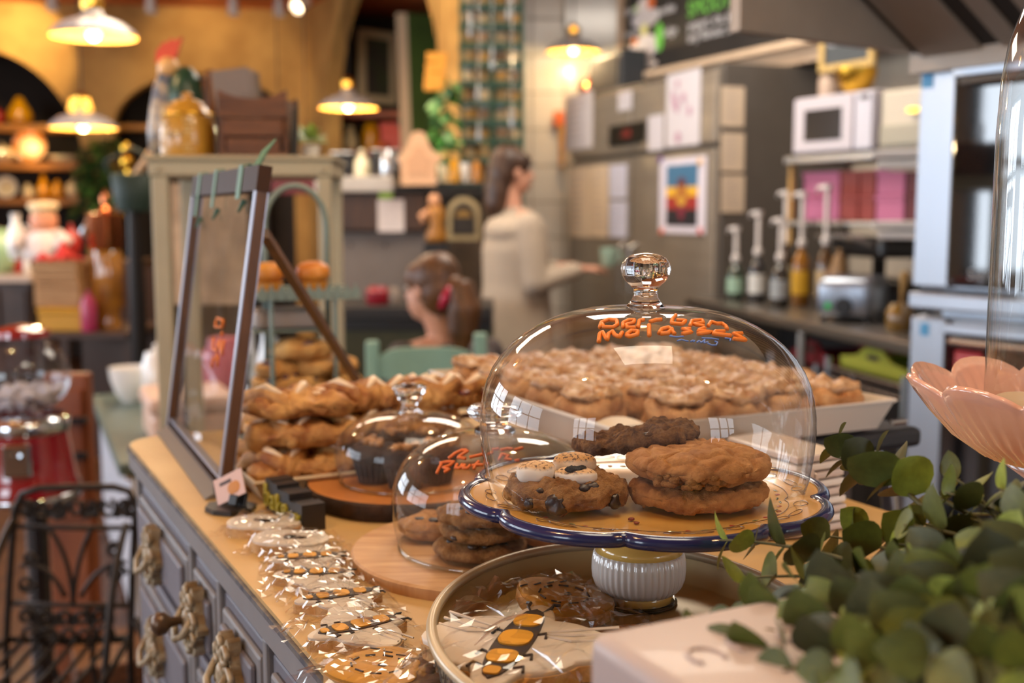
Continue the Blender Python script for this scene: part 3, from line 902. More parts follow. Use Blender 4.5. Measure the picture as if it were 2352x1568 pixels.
# toaster
b = on_k(1958, 0.20); s = (b - KC.o).dot(KC.a)
zt_ = KC.uv(1958, 640, 0.1)[1]; hw = abs(KC.uv(2028, 690, 0.1)[0] - KC.uv(1888, 690, 0.1)[0]) / 2
t = thing('toaster', 'brushed steel toaster with round dial on the steel counter', 'toaster', b)
TF = Frame(KC.w(s, 0.2, 0), (0.86, -0.51))
hw = 0.105
MB().bbox(-hw, hw, -0.13, 0.13, zc + 0.015, zt_, 0.035, TF.m, 4).build('body', mat('toaster_steel', '8e96a2', 0.3, metal=0.85), t, True, 60)
MB().lathe([(0.001, 0.012), (0.028, 0.012), (0.032, 0)], 20, m=TF.m @ T(0.0, -0.13, zc + 0.06) @ rot('X', PI / 2)).build('dial', M_black, t, True, 40)
MB().lathe([(0.001, 0.004), (0.012, 0.004), (0.012, 0)], 16, m=TF.m @ T(-0.055, -0.13, zc + 0.06) @ rot('X', PI / 2)).build('button', mat('green_light', '2f9c50', 0.4, emit=0.5), t)
for k in (-0.03, 0.03):
    MB().box(k - 0.012, k + 0.012, -0.09, 0.09, zt_ - 0.002, zt_ + 0.001, TF.m).build('slot', M_black, t)
for sx in (-0.08, 0.08):
    for sy in (-0.1, 0.1): MB().cyl(TF.w(sx, sy, zc), TF.w(sx, sy, zc + 0.016), 0.012, seg=8).build('foot', M_black, t)
# jar with wooden spoon, bread, black grill press
b = on_k(2068, 0.16)
t = pot('utensil_jar', 'amber glass jar holding a wooden spoon, right of the toaster', 'jar', b, jar_prof(0.045, 0.09), mat('honey_glass', '7a5a18', 0.15, coat=0.5))
sp = tag(MB().tube([V(b) + V((0, 0, 0.03)), V(b) + V((0.004, 0, 0.12)), V(b) + V((0.01, 0, 0.16)), V(b) + V((0.012, 0, 0.185)), V(b) + V((0.013, 0, 0.20))], [0.005, 0.006, 0.014, 0.016, 0.006], 10).build('wooden_spoon', mat('spoon_wood', '9c7a42', 0.6), None, True), 'pale wooden spoon standing in the amber jar', 'spoon')
b = on_k(2010, 0.54)
t = thing('panini_press', 'black panini press behind the toaster with long handle', 'press', b)
s = (V(b) - KC.o).dot(KC.a)
MB().bbox(s - 0.14, s + 0.24, 0.42, 0.64, zc, zc + 0.10, 0.02, KC.m).build('base_plate', M_black, t)
zz = KC.uv(1985, 560, 0.5)[1]
MB().bbox(s - 0.14, s + 0.24, 0.42, 0.64, zz - 0.05, zz + 0.03, 0.02, KC.m).build('lid', M_black, t)
MB().box(s - 0.13, s + 0.22, 0.43, 0.63, zc + 0.1, zc + 0.115, KC.m).build('grill', M_iron, t)
MB().box(s + 0.2, s + 0.24, 0.6, 0.64, zc + 0.08, zz, KC.m).build('hinge', M_iron, t); MB().box(s - 0.14, s - 0.10, 0.6, 0.64, zc + 0.08, zz, KC.m).build('hinge', M_iron, t)
MB().tube([KC.w(s - 0.12, 0.42, zz), KC.w(s - 0.12, 0.34, zz + 0.03), KC.w(s + 0.18, 0.34, zz + 0.03), KC.w(s + 0.18, 0.42, zz)], 0.012, 8).build('handle', M_steelb, t)
for i, px in enumerate((1905, 1925)):
    b = on_k(px, 0.34)
    pot('spice_jar', ['brown spice jar just left of the toaster', 'tan spice jar behind the toaster corner'][i], 'jar', b, jar_prof(0.035, 0.17 + 0.05 * i), mat('spice_brown_%d' % i, ['6a4a2a', '8a6a44'][i], 0.4), knob=0.012)

# ------------------------------------------------------------------ shelf with microwave, pink boxes
MV0 = P(1820, 360, 4.9)
MV = Frame((MV0.x, MV0.y), (0.47, -0.88))
zs = MV.uv(1960, 352)[1]
t = thing('wall_shelf', 'steel wall shelf carrying the white microwave', 'shelf', MV.w(0.5, 0.2, zs - 0.03))
MB().bbox(-0.02, 1.1, -0.03, 0.36, zs - 0.03, zs, 0.004, MV.m).build('board', M_steel, t)
zs2 = MV.uv(1960, 508, 0.05)[1]
MB().box(-0.02, -0.0, 0.0, 0.02, zs2 - 0.1, zs - 0.03, MV.m).build('post', mat('post_brass', 'b08a4a', 0.4), t)
MB().bbox(-0.02, 1.1, -0.01, 0.36, zs2 - 0.02, zs2, 0.004, MV.m).build('lower_board', M_steel, t)
mw0, mw1 = MV.uv(1823, 300)[0], MV.uv(2008, 285)[0]
zmt = MV.uv(1915, 216)[1]
t = thing('microwave', 'white microwave oven with dark window on the steel shelf', 'microwave', MV.w((mw0 + mw1) / 2, 0.15, zs))
MB().bbox(mw0, mw1, 0.0, 0.32, zs + 0.008, zmt, 0.012, MV.m).build('case', mat('microwave_white', 'bab4bc', 0.35), t)
d0, d1 = MV.uv(1826, 300)[0], MV.uv(1952, 290)[0]
MB().bbox(d0 + 0.004, MV.uv(1962, 290)[0], -0.012, 0.0, zs + 0.015, zmt - 0.006, 0.004, MV.m).build('door', mat('microwave_white', 'bab4bc', 0.35), t)
w0, w1 = MV.uv(1853, 288)[0], MV.uv(1938, 288)[0]; zw1, zw0 = MV.uv(1895, 250)[1], MV.uv(1895, 322)[1]
MB().bbox(w0, w1, -0.015, -0.012, zw0, zw1, 0.002, MV.m).build('window', mat('microwave_window', '2a2624', 0.15), t)
MB().bbox(MV.uv(1966, 290)[0], mw1 - 0.006, -0.008, 0.0, zs + 0.015, zmt - 0.006, 0.003, MV.m).build('control_panel', mat('microwave_panel', 'bdbcc8', 0.35), t)
MB().box(MV.uv(1978, 290)[0], MV.uv(1998, 290)[0], -0.010, -0.008, zmt - 0.035, zmt - 0.018, MV.m).build('clock_window', M_black, t)
for sx in (mw0 + 0.04, mw1 - 0.04): MB().cyl(MV.w(sx, 0.05, zs), MV.w(sx, 0.05, zs + 0.01), 0.012, seg=8).build('foot', M_black, t)
to0, to1 = MV.uv(2013, 280)[0], MV.uv(2120, 270)[0]
t = thing('bread_bin', 'beige metal bin beside the microwave on the shelf', 'bin', MV.w((to0 + to1) / 2, 0.15, zs))
MB().bbox(to0, to1, 0.02, 0.32, zs, MV.uv(2060, 203)[1], 0.012, MV.m).build('case', mat('beige_metal', 'bdb4a2', 0.4), t)
MB().bbox(to0 + 0.012, to1 - 0.01, 0.005, 0.02, zs + 0.02, MV.uv(2060, 285)[1], 0.006, MV.m).build('flap', mat('beige_metal_low', '9c9684', 0.4), t)
MB().box(MV.uv(2085, 253)[0], MV.uv(2112, 253)[0], -0.004, 0.02, MV.uv(2090, 258)[1], MV.uv(2090, 248)[1], MV.m).build('handle', M_brass, t)
# framed chalk sign in a bowl on the microwave
sgx0, sgx1 = MV.uv(1884, 110, 0.1)[0], MV.uv(2010, 90, 0.1)[0]
zsb, zst = MV.uv(1945, 160, 0.1)[1], MV.uv(1945, 40, 0.1)[1]
b = MV.w((sgx0 + sgx1) / 2, 0.12, zmt + 0.002)
bh = zsb - zmt
bw = pot('yellow_bowl', 'gold bowl on the microwave holding up the small chalk sign', 'bowl', MV.w((sgx0 + sgx1) / 2 + 0.04, 0.12, zmt + 0.002), bowl_prof(0.085, bh), M_brass)
pot('utensil_cup', 'pale stoneware cup left of the gold bowl on the microwave', 'cup', MV.w(sgx0 + 0.02, 0.14, zmt + 0.002), jar_prof(0.045, bh), mat('stoneware', 'b09a88', 0.5))
t = thing('chalk_sign', 'small wood framed chalk sign standing above the microwave', 'sign', MV.w((sgx0 + sgx1) / 2, 0.12, zsb))
M_pine = mat('pine_frame', 'b89a5c', 0.5, var=0.06)
fw_ = 0.030
for (a, b_, c, d_) in ((sgx0, sgx0 + fw_, zsb, zst), (sgx1 - fw_, sgx1, zsb, zst)): MB().bbox(a, b_, 0.09, 0.115, c, d_, 0.004, MV.m).build('frame_side', M_pine, t)
for (c, d_) in ((zsb, zsb + fw_), (zst - fw_, zst)): MB().bbox(sgx0 + fw_, sgx1 - fw_, 0.09, 0.115, c, d_, 0.004, MV.m).build('frame_rail', M_pine, t)
MB().box(sgx0 + fw_ * 0.8, sgx1 - fw_ * 0.8, 0.10, 0.112, zsb + fw_ * 0.8, zst - fw_ * 0.8, MV.m).build('slate', mat('slate_board', '3c4246', 0.6), t)
for k, tx in enumerate(('CURRENTLY AS', 'METERS LANDED')):
    o = text_obj('lettering', tx, 0.030, MV.m @ T((sgx0 + sgx1) / 2, 0.098, zst - fw_ - 0.03 - 0.038 * k) @ rot('X', PI / 2), M_chalk, t)
    bpy.context.view_layer.update()
    o.matrix_basis = o.matrix_basis @ Matrix.Diagonal((0.85 * (sgx1 - sgx0 - 2 * fw_) / max(0.01, o.dimensions.x), 1, 1, 1))
# pink cartons on the lower shelf
M_pinkb = mat('carton_pink', 'b8688c', 0.6); M_pinkr = mat('carton_red', '8e3a34', 0.6); M_pinkd = mat('carton_dark_red', '5c1e24', 0.6)
spans = [(1844, 1928, M_pinkb, 'pink'), (1930, 1972, M_pinkr, 'brick red'), (1973, 2010, M_pinkr, 'brick red'), (2012, 2078, M_pinkb, 'pink'), (2080, 2112, M_pinkd, 'dark red')]
labs = [['upper pink carton at the left of the shelf under the microwave', 'lower pink carton at the left of the shelf under the microwave'], ['upper brick red carton right of the left pink ones', 'lower brick red carton right of the left pink ones'],
        ['upper brick red carton left of the right pink ones', 'lower brick red carton left of the right pink ones'], ['upper pink carton near the oven', 'lower pink carton near the oven'], ['upper dark red carton next to the oven', 'lower dark red carton next to the oven']]
zmid = (MV.uv(1960, 392, 0.05)[1] + zs2) / 2; ztp = MV.uv(1960, 392, 0.05)[1]
for i, (p0, p1, m, cn) in enumerate(spans):
    a, b_ = MV.uv(p0, 440, 0.05)[0], MV.uv(p1, 440, 0.05)[0]
    for j, (z0, z1) in enumerate(((zmid + 0.001, ztp), (zs2 + 0.001, zmid - 0.001))):
        t = thing('pastry_carton', labs[i][j], 'carton', MV.w((a + b_) / 2, 0.2, z0))
        MB().bbox(a + 0.002, b_ - 0.002, 0.05, 0.33, z0, z1, 0.003, MV.m, 1).build('box', m, t)
        MB().box(a, b_, 0.045, 0.335, z1 - 0.018, z1 + 0.0005, MV.m).build('lid', m, t)
# white tray pair sticking out next to the oven
for i, (py, lab) in enumerate(((358, 'upper white plastic tray sticking out beside the oven'), (516, 'lower white plastic tray sticking out beside the oven'))):
    q = P(2068, py, 3.7)
    t = thing('plastic_tray', lab, 'tray', q)
    m4 = T(q) @ rot('Z', -0.5)
    MB().bbox(-0.06, 0.16, -0.16, 0.16, -0.012, 0.012, 0.006, m4).build('deck', M_white, t)
    MB().bbox(-0.045, 0.14, -0.14, 0.14, -0.045, -0.016, 0.006, m4).build('under_tray', M_white, t)

# ------------------------------------------------------------------ ovens and hood on the right
O0 = P(2105, 400, 2.9)
OV = Frame((O0.x, O0.y), (0.56, -0.83))
zo1 = OV.uv(2150, 152)[1]; zo2 = OV.uv(2150, 668)[1]; zo3 = OV.uv(2150, 728)[1]
M_ovs = mat('oven_steel', 'aeb6c2', 0.34, metal=0.75, var=0.04, vs_=3, stretch=(1, 1, 0.05))
M_ovg = mat('oven_glass', '0b0c0e', 0.04, spec=0.9, coat=1.0)
sA = OV.uv(2193, 400)[0]; sB = sA + 0.62
def oven(lab, z0, z1):
    t = thing('convection_oven', lab, 'oven', OV.w(0.4, 0.3, z0))
    MB().bbox(0.0, sB + 0.16, 0.02, 0.75, z0, z1, 0.008, OV.m).build('cabinet', M_ovs, t)
    MB().bbox(0.0, sA - 0.008, 0.0, 0.02, z0 + 0.01, z1 - 0.004, 0.004, OV.m).build('side_strip', M_ovs, t)
    d = MB().bbox(sA, sB, -0.02, 0.02, z0 + 0.015, z1 - 0.015, 0.006, OV.m).build('door', M_gap, t)
    MB().bbox(sA + 0.01, sB - 0.02, -0.024, -0.018, z0 + 0.02, z1 - 0.04, 0.002, OV.m).build('door_glass', M_ovg, t)
    MB().bbox(sA, sB, -0.028, -0.018, z1 - 0.035, z1 - 0.012, 0.003, OV.m).build('door_rail', M_ovs, t)
    MB().tube([OV.w(sA + 0.05, -0.02, z1 - 0.05), OV.w(sA + 0.05, -0.06, z1 - 0.05), OV.w(sB - 0.05, -0.06, z1 - 0.05), OV.w(sB - 0.05, -0.02, z1 - 0.05)], 0.010, 8).build('handle', M_steelb, t)
    MB().bbox(sB + 0.01, sB + 0.15, -0.004, 0.02, z0 + 0.02, z1 - 0.02, 0.004, OV.m).build('control_panel', M_ovs, t)
    for k in range(3):
        MB().lathe([(0.001, 0.02), (0.02, 0.02), (0.022, 0)], 14, m=OV.m @ T(sB + 0.08, -0.004, z0 + (z1 - z0) * (0.3 + 0.2 * k)) @ rot('X', PI / 2)).build('knob', M_black, t, True, 40)
    return t
ot = oven('upper convection oven with dark glass door and blue sticker', zo2, zo1)
ob = oven('lower convection oven under the upper one, red label on its door', 0.34, zo3)
MB().box(0.05, sB + 0.1, 0.06, 0.7, zo3, zo2, OV.m).build('spacer', M_ovs, ob)
MB().bbox(sA - 0.1, sB, -0.03, 0.06, zo3 + 0.02, zo2 - 0.004, 0.006, OV.m).build('drip_tray', M_ovs, ob)
for sx in (0.06, sB + 0.1):
    for dd in (0.06, 0.7): MB().cyl(OV.w(sx, dd, 0), OV.w(sx, dd, 0.345), 0.025, seg=12).build('leg', M_steelb, ob)
sk = mat('blue_sticker', '4a9ad0', 0.5)
for tt, (px0, py0, px1, py1) in ((ot, (2118, 170, 2144, 202)), (ob, (2114, 742, 2134, 770))):
    a0, a1, zb, z1 = panel(OV, px0, py0, px1, py1)
    MB().box(a0, a1, -0.0015, 0.0, zb, z1, OV.m).build('blue_sticker', sk, tt)
a0, a1, zb, z1 = panel(OV, 2194, 808, 2256, 858, -0.026)
MB().bbox(a0, a1, -0.030, -0.025, zb, z1, 0.002, OV.m).build('danger_label', mat('warning_red', 'c02026', 0.5), ob)
MB().bbox(a0 + 0.004, a1 - 0.004, -0.0312, -0.030, zb + (z1 - zb) * 0.72, zb + (z1 - zb) * 0.78, 0.0003, OV.m).build('label_line', mat('label_pale', 'd8a0a0', 0.5), ob)
text_obj('label_word', 'DANGER', (z1 - zb) * 0.3, OV.m @ T((a0 + a1) / 2, -0.0315, (zb + z1) / 2) @ rot('X', PI / 2), mat('label_pale', 'd8a0a0', 0.5), ob, 0.0004)
a0, a1, zb, z1 = panel(OV, 2222, 612, 2300, 652, -0.026)
text_obj('maker_word', 'Sierra', (z1 - zb) * 0.9, OV.m @ T((a0 + a1) / 2, -0.0265, (zb + z1) / 2) @ rot('X', PI / 2), mat('label_grey', '8c8c90', 0.5), ot, 0.0004)

# extraction hood with baffle filters
HA = P(2122, 142, 2.88)
HF = Frame((HA.x, HA.y), (0.56, -0.83))
t = thing('extractor_hood', 'dark steel extractor hood with slanted baffle filters above the ovens', 'hood', HA)
M_hood = mat('hood_steel', '95897e', 0.42, metal=0.3, var=0.05)
L = 1.5; up = 0.33; out = -0.62
MB().add([HF.w(0, 0, HA.z), HF.w(L, 0, HA.z), HF.w(L, out, HA.z + up), HF.w(0, out, HA.z + up), HF.w(0, 0, HA.z + 0.03), HF.w(L, 0, HA.z + 0.03), HF.w(L, out, HA.z + up + 0.03), HF.w(0, out, HA.z + up + 0.03)],
         [(0, 1, 2, 3), (4, 5, 6, 7), (0, 1, 5, 4), (1, 2, 6, 5), (2, 3, 7, 6), (3, 0, 4, 7)]).build('canopy', mat('hood_dark', '241f1c', 0.6), t)
MB().box(-0.02, L, -0.03, 0.06, HA.z - 0.03, HA.z + 0.05, HF.m).build('gutter', M_hood, t)
MB().box(-0.03, 0.0, out - 0.02, 0.06, HA.z + 0.02, CEIL - 0.01, HF.m).build('end_panel', M_hood, t)
k = 0
s = 0.02
while s < L - 0.1:
    w = 0.26 if k == 0 else 0.055
    if k == 0:
        sa, sb = s, s + 0.16
    else:
        sa, sb = s, s + 0.05
    e = 0.012
    MB().add([HF.w(sa, -0.03, HA.z + 0.006), HF.w(sb, -0.03, HA.z + 0.006), HF.w(sb, out + 0.04, HA.z + up - 0.026), HF.w(sa, out + 0.04, HA.z + up - 0.026),
              HF.w(sa, -0.03, HA.z + 0.006 + e), HF.w(sb, -0.03, HA.z + 0.006 + e), HF.w(sb, out + 0.04, HA.z + up - 0.026 + e), HF.w(sa, out + 0.04, HA.z + up - 0.026 + e)],
             [(0, 1, 2, 3), (4, 5, 6, 7), (0, 1, 5, 4), (1, 2, 6, 5), (2, 3, 7, 6), (3, 0, 4, 7)]).build('baffle', M_hood, t)
    s = sb + 0.055; k += 1
MB().box(-0.03, L, out - 0.04, out - 0.02, HA.z + up - 0.06, CEIL - 0.01, HF.m).build('front_panel', M_hood, t)
# ------------------------------------------------------------------ inside the tall arch
AB = Frame((0, 9.80), (1, 0))
def ab(px, py, dep=0.0): return AB.uv(px, py, dep)
M_whf = mat('whitewashed_frame', 'd6c4a4', 0.6, var=0.05)
# framed chalkboard
t = thing('framed_chalkboard', 'white framed chalkboard hanging inside the tall arch', 'chalkboard', AB.hit(870, 235, -0.1))
CBF = Frame(AB.hit(825, 200, -0.45), (0.72, 0.69))
def cb(px, py): return CBF.uv(px, py)
q = [cb(826, 232), cb(908, 232), cb(905, 72), cb(838, 108)]
(s0, z0), (s1, z1) = cb(828, 234), cb(910, 76)
fw_ = (s1 - s0) * 0.17
for a, b_ in ((s0, s0 + fw_), (s1 - fw_, s1)): MB().bbox(a, b_, 0, 0.04, z0, z1, 0.005, CBF.m).build('frame_side', M_whf, t)
for c, d_ in ((z0, z0 + fw_), (z1 - fw_, z1)): MB().bbox(s0 + fw_, s1 - fw_, 0, 0.04, c, d_, 0.005, CBF.m).build('frame_rail', M_whf, t)
MB().box(s0 + fw_ * 0.8, s1 - fw_ * 0.8, 0.01, 0.03, z0 + fw_ * 0.8, z1 - fw_ * 0.8, CBF.m).build('slate', mat('slate_purple', '463840', 0.6, col2='4a5438', vs_=3), t)
# tall leaning green board with pale edge
GB = Frame(AB.hit(930, 300, -0.75), (0.5, 0.86))
b0, b1 = AB.hit(948, 430, -0.8), AB.hit(922, 30, -0.8)
t = thing('leaning_board', 'tall pale edged green board leaning inside the tall arch', 'board', (b0.x, b0.y, 0))
w0 = V((b0.x, b0.y, 0.02)); w1 = V((b1.x, b1.y, b1.z))
ax = V((0.34, 0.1, 0))
def quadslab(p, q_, r, s_, th, nm, m):
    n = (q_ - p).cross(s_ - p).normalized() * th
    MB().add([p, q_, r, s_, p + n, q_ + n, r + n, s_ + n], [(0, 1, 2, 3), (7, 6, 5, 4), (0, 4, 5, 1), (1, 5, 6, 2), (2, 6, 7, 3), (3, 7, 4, 0)]).build(nm, m, t)
e = V((0.085, 0, 0))
quadslab(w0 - e * 0.5, w0 + e * 0.5, w1 + e * 0.5, w1 - e * 0.5, -0.04, 'pale_edge', mat('pale_board_edge', 'd8b994', 0.6))
quadslab(w0 + e * 0.5, w0 + e * 0.5 + ax, w1 + e * 0.5 + ax, w1 + e * 0.5, -0.04, 'green_panel', mat('moss_green_panel', '3c5414', 0.7, var=0.2, vs_=3))
# red case shelf
zsr = ab(890, 262, -0.3)[1]
a0, a1 = ab(775, 260, -0.5)[0], ab(925, 260, -0.5)[0]
M_redwood = mat('red_brown_shelf', 'a04a1c', 0.5, col2='7a3412', vs_=4)
for i, (py, lab) in enumerate(((256, 'upper red brown shelf inside the tall arch'), (345, 'lower red brown shelf inside the tall arch, under the red box'))):
    z = ab(860, py, -0.5)[1]
    t = thing('wall_shelf', lab, 'shelf', AB.w((a0 + a1) / 2, -0.4, z - 0.05))
    MB().bbox(a0, a1, -0.55, -0.05, z - 0.05, z, 0.006, AB.m).build('board', M_redwood, t)
    for a in (a0 + 0.01, a1 - 0.04): MB().box(a, a + 0.03, -0.5, -0.0, z - 0.12, z - 0.05, AB.m).build('bracket', M_iron, t)
zrs = ab(860, 345, -0.5)[1]
def at_ab(px, dep=-0.35): return AB.w(ab(px, 300, dep)[0], dep, zrs + 0.001)
b = at_ab(902); w = abs(ab(925, 300, -0.35)[0] - ab(875, 300, -0.35)[0]) / 2
t = thing('gift_box', 'bright red box on the lower shelf in the tall arch', 'box', b)
hh = ab(900, 282, -0.45)[1] - zrs
MB().bbox(b.x - w, b.x + w, b.y - 0.1, b.y + 0.1, zrs, zrs + hh * 0.72, 0.006).build('base', mat('box_red', 'd0402a', 0.5), t)
MB().bbox(b.x - w - 0.006, b.x + w + 0.006, b.y - 0.106, b.y + 0.106, zrs + hh * 0.72, zrs + hh, 0.006).build('lid', mat('box_red', 'd0402a', 0.5), t)
pot('yellow_tin', 'yellow patterned tin left of the bright red box', 'tin', at_ab(852), jar_prof(0.07, 0.22), M_yel, knob=0.01)
pot('cream_vase', 'cream vase at the left of the shelf in the tall arch', 'vase', at_ab(805), vase_prof(0.06, 0.20), M_cream)
pot('cream_cup', 'small cream cup at the far left of the shelf in the tall arch', 'cup', at_ab(762, -0.3), jar_prof(0.05, 0.15), M_cream)
pot('orange_bowl', 'orange bowl in front of the bright red box', 'bowl', at_ab(876, -0.50), bowl_prof(0.05, 0.06), M_orange)

# ------------------------------------------------------------------ green rack of jars beside the tiles
GR = Frame(P(1062, 400, 6.62), (1, 0.12))
g1 = GR.uv(1200, 300)[0]
t = thing('jar_rack', 'tall green shelf rack filled with cream jars beside the tiled wall', 'rack', GR.w(g1 / 2, 0.1, 0))
M_green = mat('dark_green_paint', '24503a', 0.45)
ztop = 2.80
for a in (0.0, g1 / 2, g1): MB().bbox(a - 0.011, a + 0.011, 0.0, 0.022, 0, ztop, 0.003, GR.m).build('upright', M_green, t)
for a in (0.0, g1): MB().bbox(a - 0.011, a + 0.011, 0.18, 0.202, 0, ztop, 0.003, GR.m).build('upright', M_green, t)
rows = [8, 52, 97, 141, 186, 230, 275, 318, 362]
MB_jar = None
M_jarl = [mat('jar_label_cream', 'c9b086', 0.5), mat('jar_label_tan', 'a98954', 0.5), mat('jar_label_honey', 'b98a3a', 0.45), mat('jar_label_brown', '8a6a48', 0.5)]
M_jarg = mat('jar_glass', '8d9088', 0.12, coat=1.0)
protos = {}
for ri, py in enumerate(rows):
    z = GR.uv(1130, py)[1]
    if z > ztop: z = ztop - 0.01
    MB().bbox(-0.011, g1 + 0.011, 0.0, 0.20, z - 0.03, z, 0.003, GR.m).build('shelf', M_green, t)
    for ci in range(4):
        a = g1 * (0.10 + 0.265 * ci) + 0.012
        key = (ri * 3 + ci * 5) % 4
        base = GR.w(a, 0.06 + 0.02 * ((ri + ci) % 3), z + 0.0005)
        if key not in protos:
            j = thing('preserve_jar', 'x', 'jar', base, 'preserve jars on the green rack')
            MB().lathe([(0.034, 0), (0.038, 0.006), (0.038, 0.060), (0.030, 0.070), (0.030, 0.075)], 16, base, cap=True).build('glass', M_jarg, j, True, 40)
            MB().lathe([(0.0386, 0.008), (0.0386, 0.058)], 16, base).build('paper_label', M_jarl[key], j, True)
            MB().lathe([(0.033, 0.074), (0.033, 0.084), (0.0, 0.085)], 16, base, cap=True).build('lid', [M_steelb, M_brass, M_whiteg, M_steelb][key], j, True, 40)
            protos[key] = j
        else:
            j = clone(protos[key], base)
        j['label'] = '%s preserve jar, %s on the %s shelf from the top of the green rack' % (('cream labelled', 'tan labelled', 'honey labelled', 'brown labelled')[key], ('first', 'second', 'third', 'fourth')[ci], ('top', 'second', 'third', 'fourth', 'fifth', 'sixth', 'seventh', 'eighth', 'ninth')[ri])
        j['group'] = 'preserve jars on the green rack'
# strings of clear glass drops hanging before the rack
for i, (px, y0, y1) in enumerate(((1080, 15, 90), (1131, 100, 165), (1098, 190, 235), (1168, 10, 50), (1100, 280, 330), (1176, 240, 300))):
    a = P(px, y0, 6.45); b = P(px, y1, 6.45)
    t = thing('glass_ornament', ['clear glass drop hanging high at the left of the green rack', 'clear glass drop in the middle of the green rack', 'clear glass drop hanging left, halfway up the green rack', 'clear glass drop hanging high at the right of the green rack', 'clear glass drop low at the left of the green rack', 'clear glass drop low at the right of the green rack'][i], 'ornament', (a.x, a.y, b.z))
    MB().lathe([(0.002, 0), (0.012, 0.02), (0.014, 0.05), (0.007, (a.z - b.z) * 0.8), (0.004, a.z - b.z)], 14, (a.x, a.y, b.z), cap=True).build('drop', mat('clear_drop', '9aa2a6', 0.03, metal=0.0, coat=1, spec=1.0), t, True)
    MB().cyl((a.x, a.y, a.z), (a.x, a.y, CEIL), 0.002, seg=5).build('string', M_steelb, t)

# leaf making
def leaf_mesh(name, L, Wd, m, curl=0.15, n=6, tip=1.0):
    mb = MB()
    def fn(u, v):
        y = u * L
        w = Wd * math.sin(PI * min(1, u ** 0.8 * tip)) ** 0.75 if 0 < u < 1 else 0.0004
        x = (v - 0.5) * w
        return (x, y, curl * L * (-(u - 0.3) ** 2 + abs(v - 0.5) * 0.55 * w / Wd))
    mb.grid(fn, n, 4)
    me = bpy.data.meshes.new(name); me.from_pydata(mb.v, [], mb.f); me.materials.append(m)
    for p in me.polygons: p.use_smooth = True
    return me
def put_leaf(me, pos, direction, up, sc, parent, name='leaf'):
    o = bpy.data.objects.new(name, me); COL.objects.link(o)
    y = V(direction).normalized(); x = y.cross(V(up))
    if x.length < 1e-4: x = y.orthogonal()
    x.normalize(); z = x.cross(y)
    o.matrix_basis = T(pos) @ Matrix(((x.x, y.x, z.x, 0), (x.y, y.y, z.y, 0), (x.z, y.z, z.z, 0), (0, 0, 0, 1))) @ Matrix.Scale(sc, 4)
    if parent is not None: attach(o, parent)
    return o
def rnd_unit(r):
    while True:
        v = V((r.uniform(-1, 1), r.uniform(-1, 1), r.uniform(-1, 1)))
        if 0.1 < v.length < 1: return v.normalized()
def garland(label, a, b, rad, n, cols, lsize, seed, cat='garland'):
    """a hanging string of leaves from a down to b"""
    r = random.Random(seed)
    t = thing('leaf_garland', label, cat, b)
    MB().tube(curve_pts(lambda q: V(a).lerp(V(b), q) + V((math.sin(q * 9) * rad * 0.3, math.cos(q * 7) * rad * 0.3, 0)), 14), 0.006, 6).build('stem', mat('stem_brown', '5a5030', 0.6), t)
    mes = [leaf_mesh('leaf', lsize, lsize * 0.6, mat('leaf_' + c, c, 0.35, var=0.15, vs_=30), 0.2, 4) for c in cols]
    for k in range(n):
        q = (k + r.random()) / n
        p = V(a).lerp(V(b), q); d = rnd_unit(r); d.z = d.z * 0.5 - 0.4; d.normalize()
        put_leaf(r.choice(mes), p + V((d.x, d.y, 0)) * rad * r.random() * 0.7, d, V((0, -0.5, 1)) + rnd_unit(r) * 0.5, r.uniform(0.7, 1.2), t)
    return t
a, b = P(1022, 175, 6.5), P(1022, 395, 6.5)
garland('bright green leaf garland hanging at the right edge of the tall arch', a, b, 0.09, 130, ['3f7a34', '5aa03c', '2f5e3c', '7fae6a'], 0.085, 5)
a, b = P(228, 318, 8.8), P(215, 480, 8.8)
garland('dark green leaf garland hanging at the right of the arch shelves', a, b, 0.18, 170, ['2e4a24', '43662c', '27402a', '5a7a3a'], 0.125, 6)
t = thing('hanging_sign', 'stack of honey coloured wooden sign boards at the edge of the tall arch', 'sign', P(1003, 195, 6.45))
for k, py in enumerate((132, 155, 178, 197)):
    q = P(1003 - k * 2, py, 6.45)
    MB().bbox(-0.055, 0.06, -0.012, 0.012, -0.026, 0.026, 0.006, T(q) @ rot('Y', 0.06 * (-1) ** k)).build('board', mat('sign_honey', 'e0982c', 0.5), t)
q = P(1003, 132, 6.45); MB().cyl(q, (q.x, q.y, CEIL), 0.003, seg=5).build('cord', M_iron, t)
for k in range(3):
    q0 = P(1003 - k * 2, 132 + 23 * k, 6.45); q1 = P(1001 - k * 2, 155 + 22 * k, 6.45)
    MB().cyl(q0, q1, 0.003, seg=5).build('link', M_iron, t)

# ------------------------------------------------------------------ back counter in the middle
zb2 = 1.36
BC = Frame(P(756, 440, 5.9), (1, 0.02))
L2 = BC.uv(1270, 430)[0]
zw = BC.uv(870, 428)[1]; zcab = BC.uv(870, 532)[1]; zlo = BC.uv(870, 640)[1]
M_walnut = mat('walnut_dark', '4a3020', 0.45, col2='33211a', vs_=4, stretch=(12, 12, 1))
t = thing('wall_cupboard', 'dark walnut cupboard under the white slab, carrying a clipboard', 'cupboard', BC.w(0.4, 0.3, 0))
cl = BC.uv(980, 480)[0]
MB().bbox(-0.02, cl, 0.02, 0.5, zcab, zw - 0.03, 0.006, BC.m).build('carcass', M_walnut, t)
for k in range(3):
    MB().bbox(-0.01 + cl * k / 3 + 0.004, cl * (k + 1) / 3 - 0.004, 0.0, 0.02, zcab + 0.01, zw - 0.04, 0.004, BC.m).build('door', M_walnut, t)
MB().bbox(-0.02, cl, 0.06, 0.5, 0.0, zcab, 0.006, BC.m).build('grey_panel', mat('grey_panel', '6f6660', 0.6, var=0.06), t)
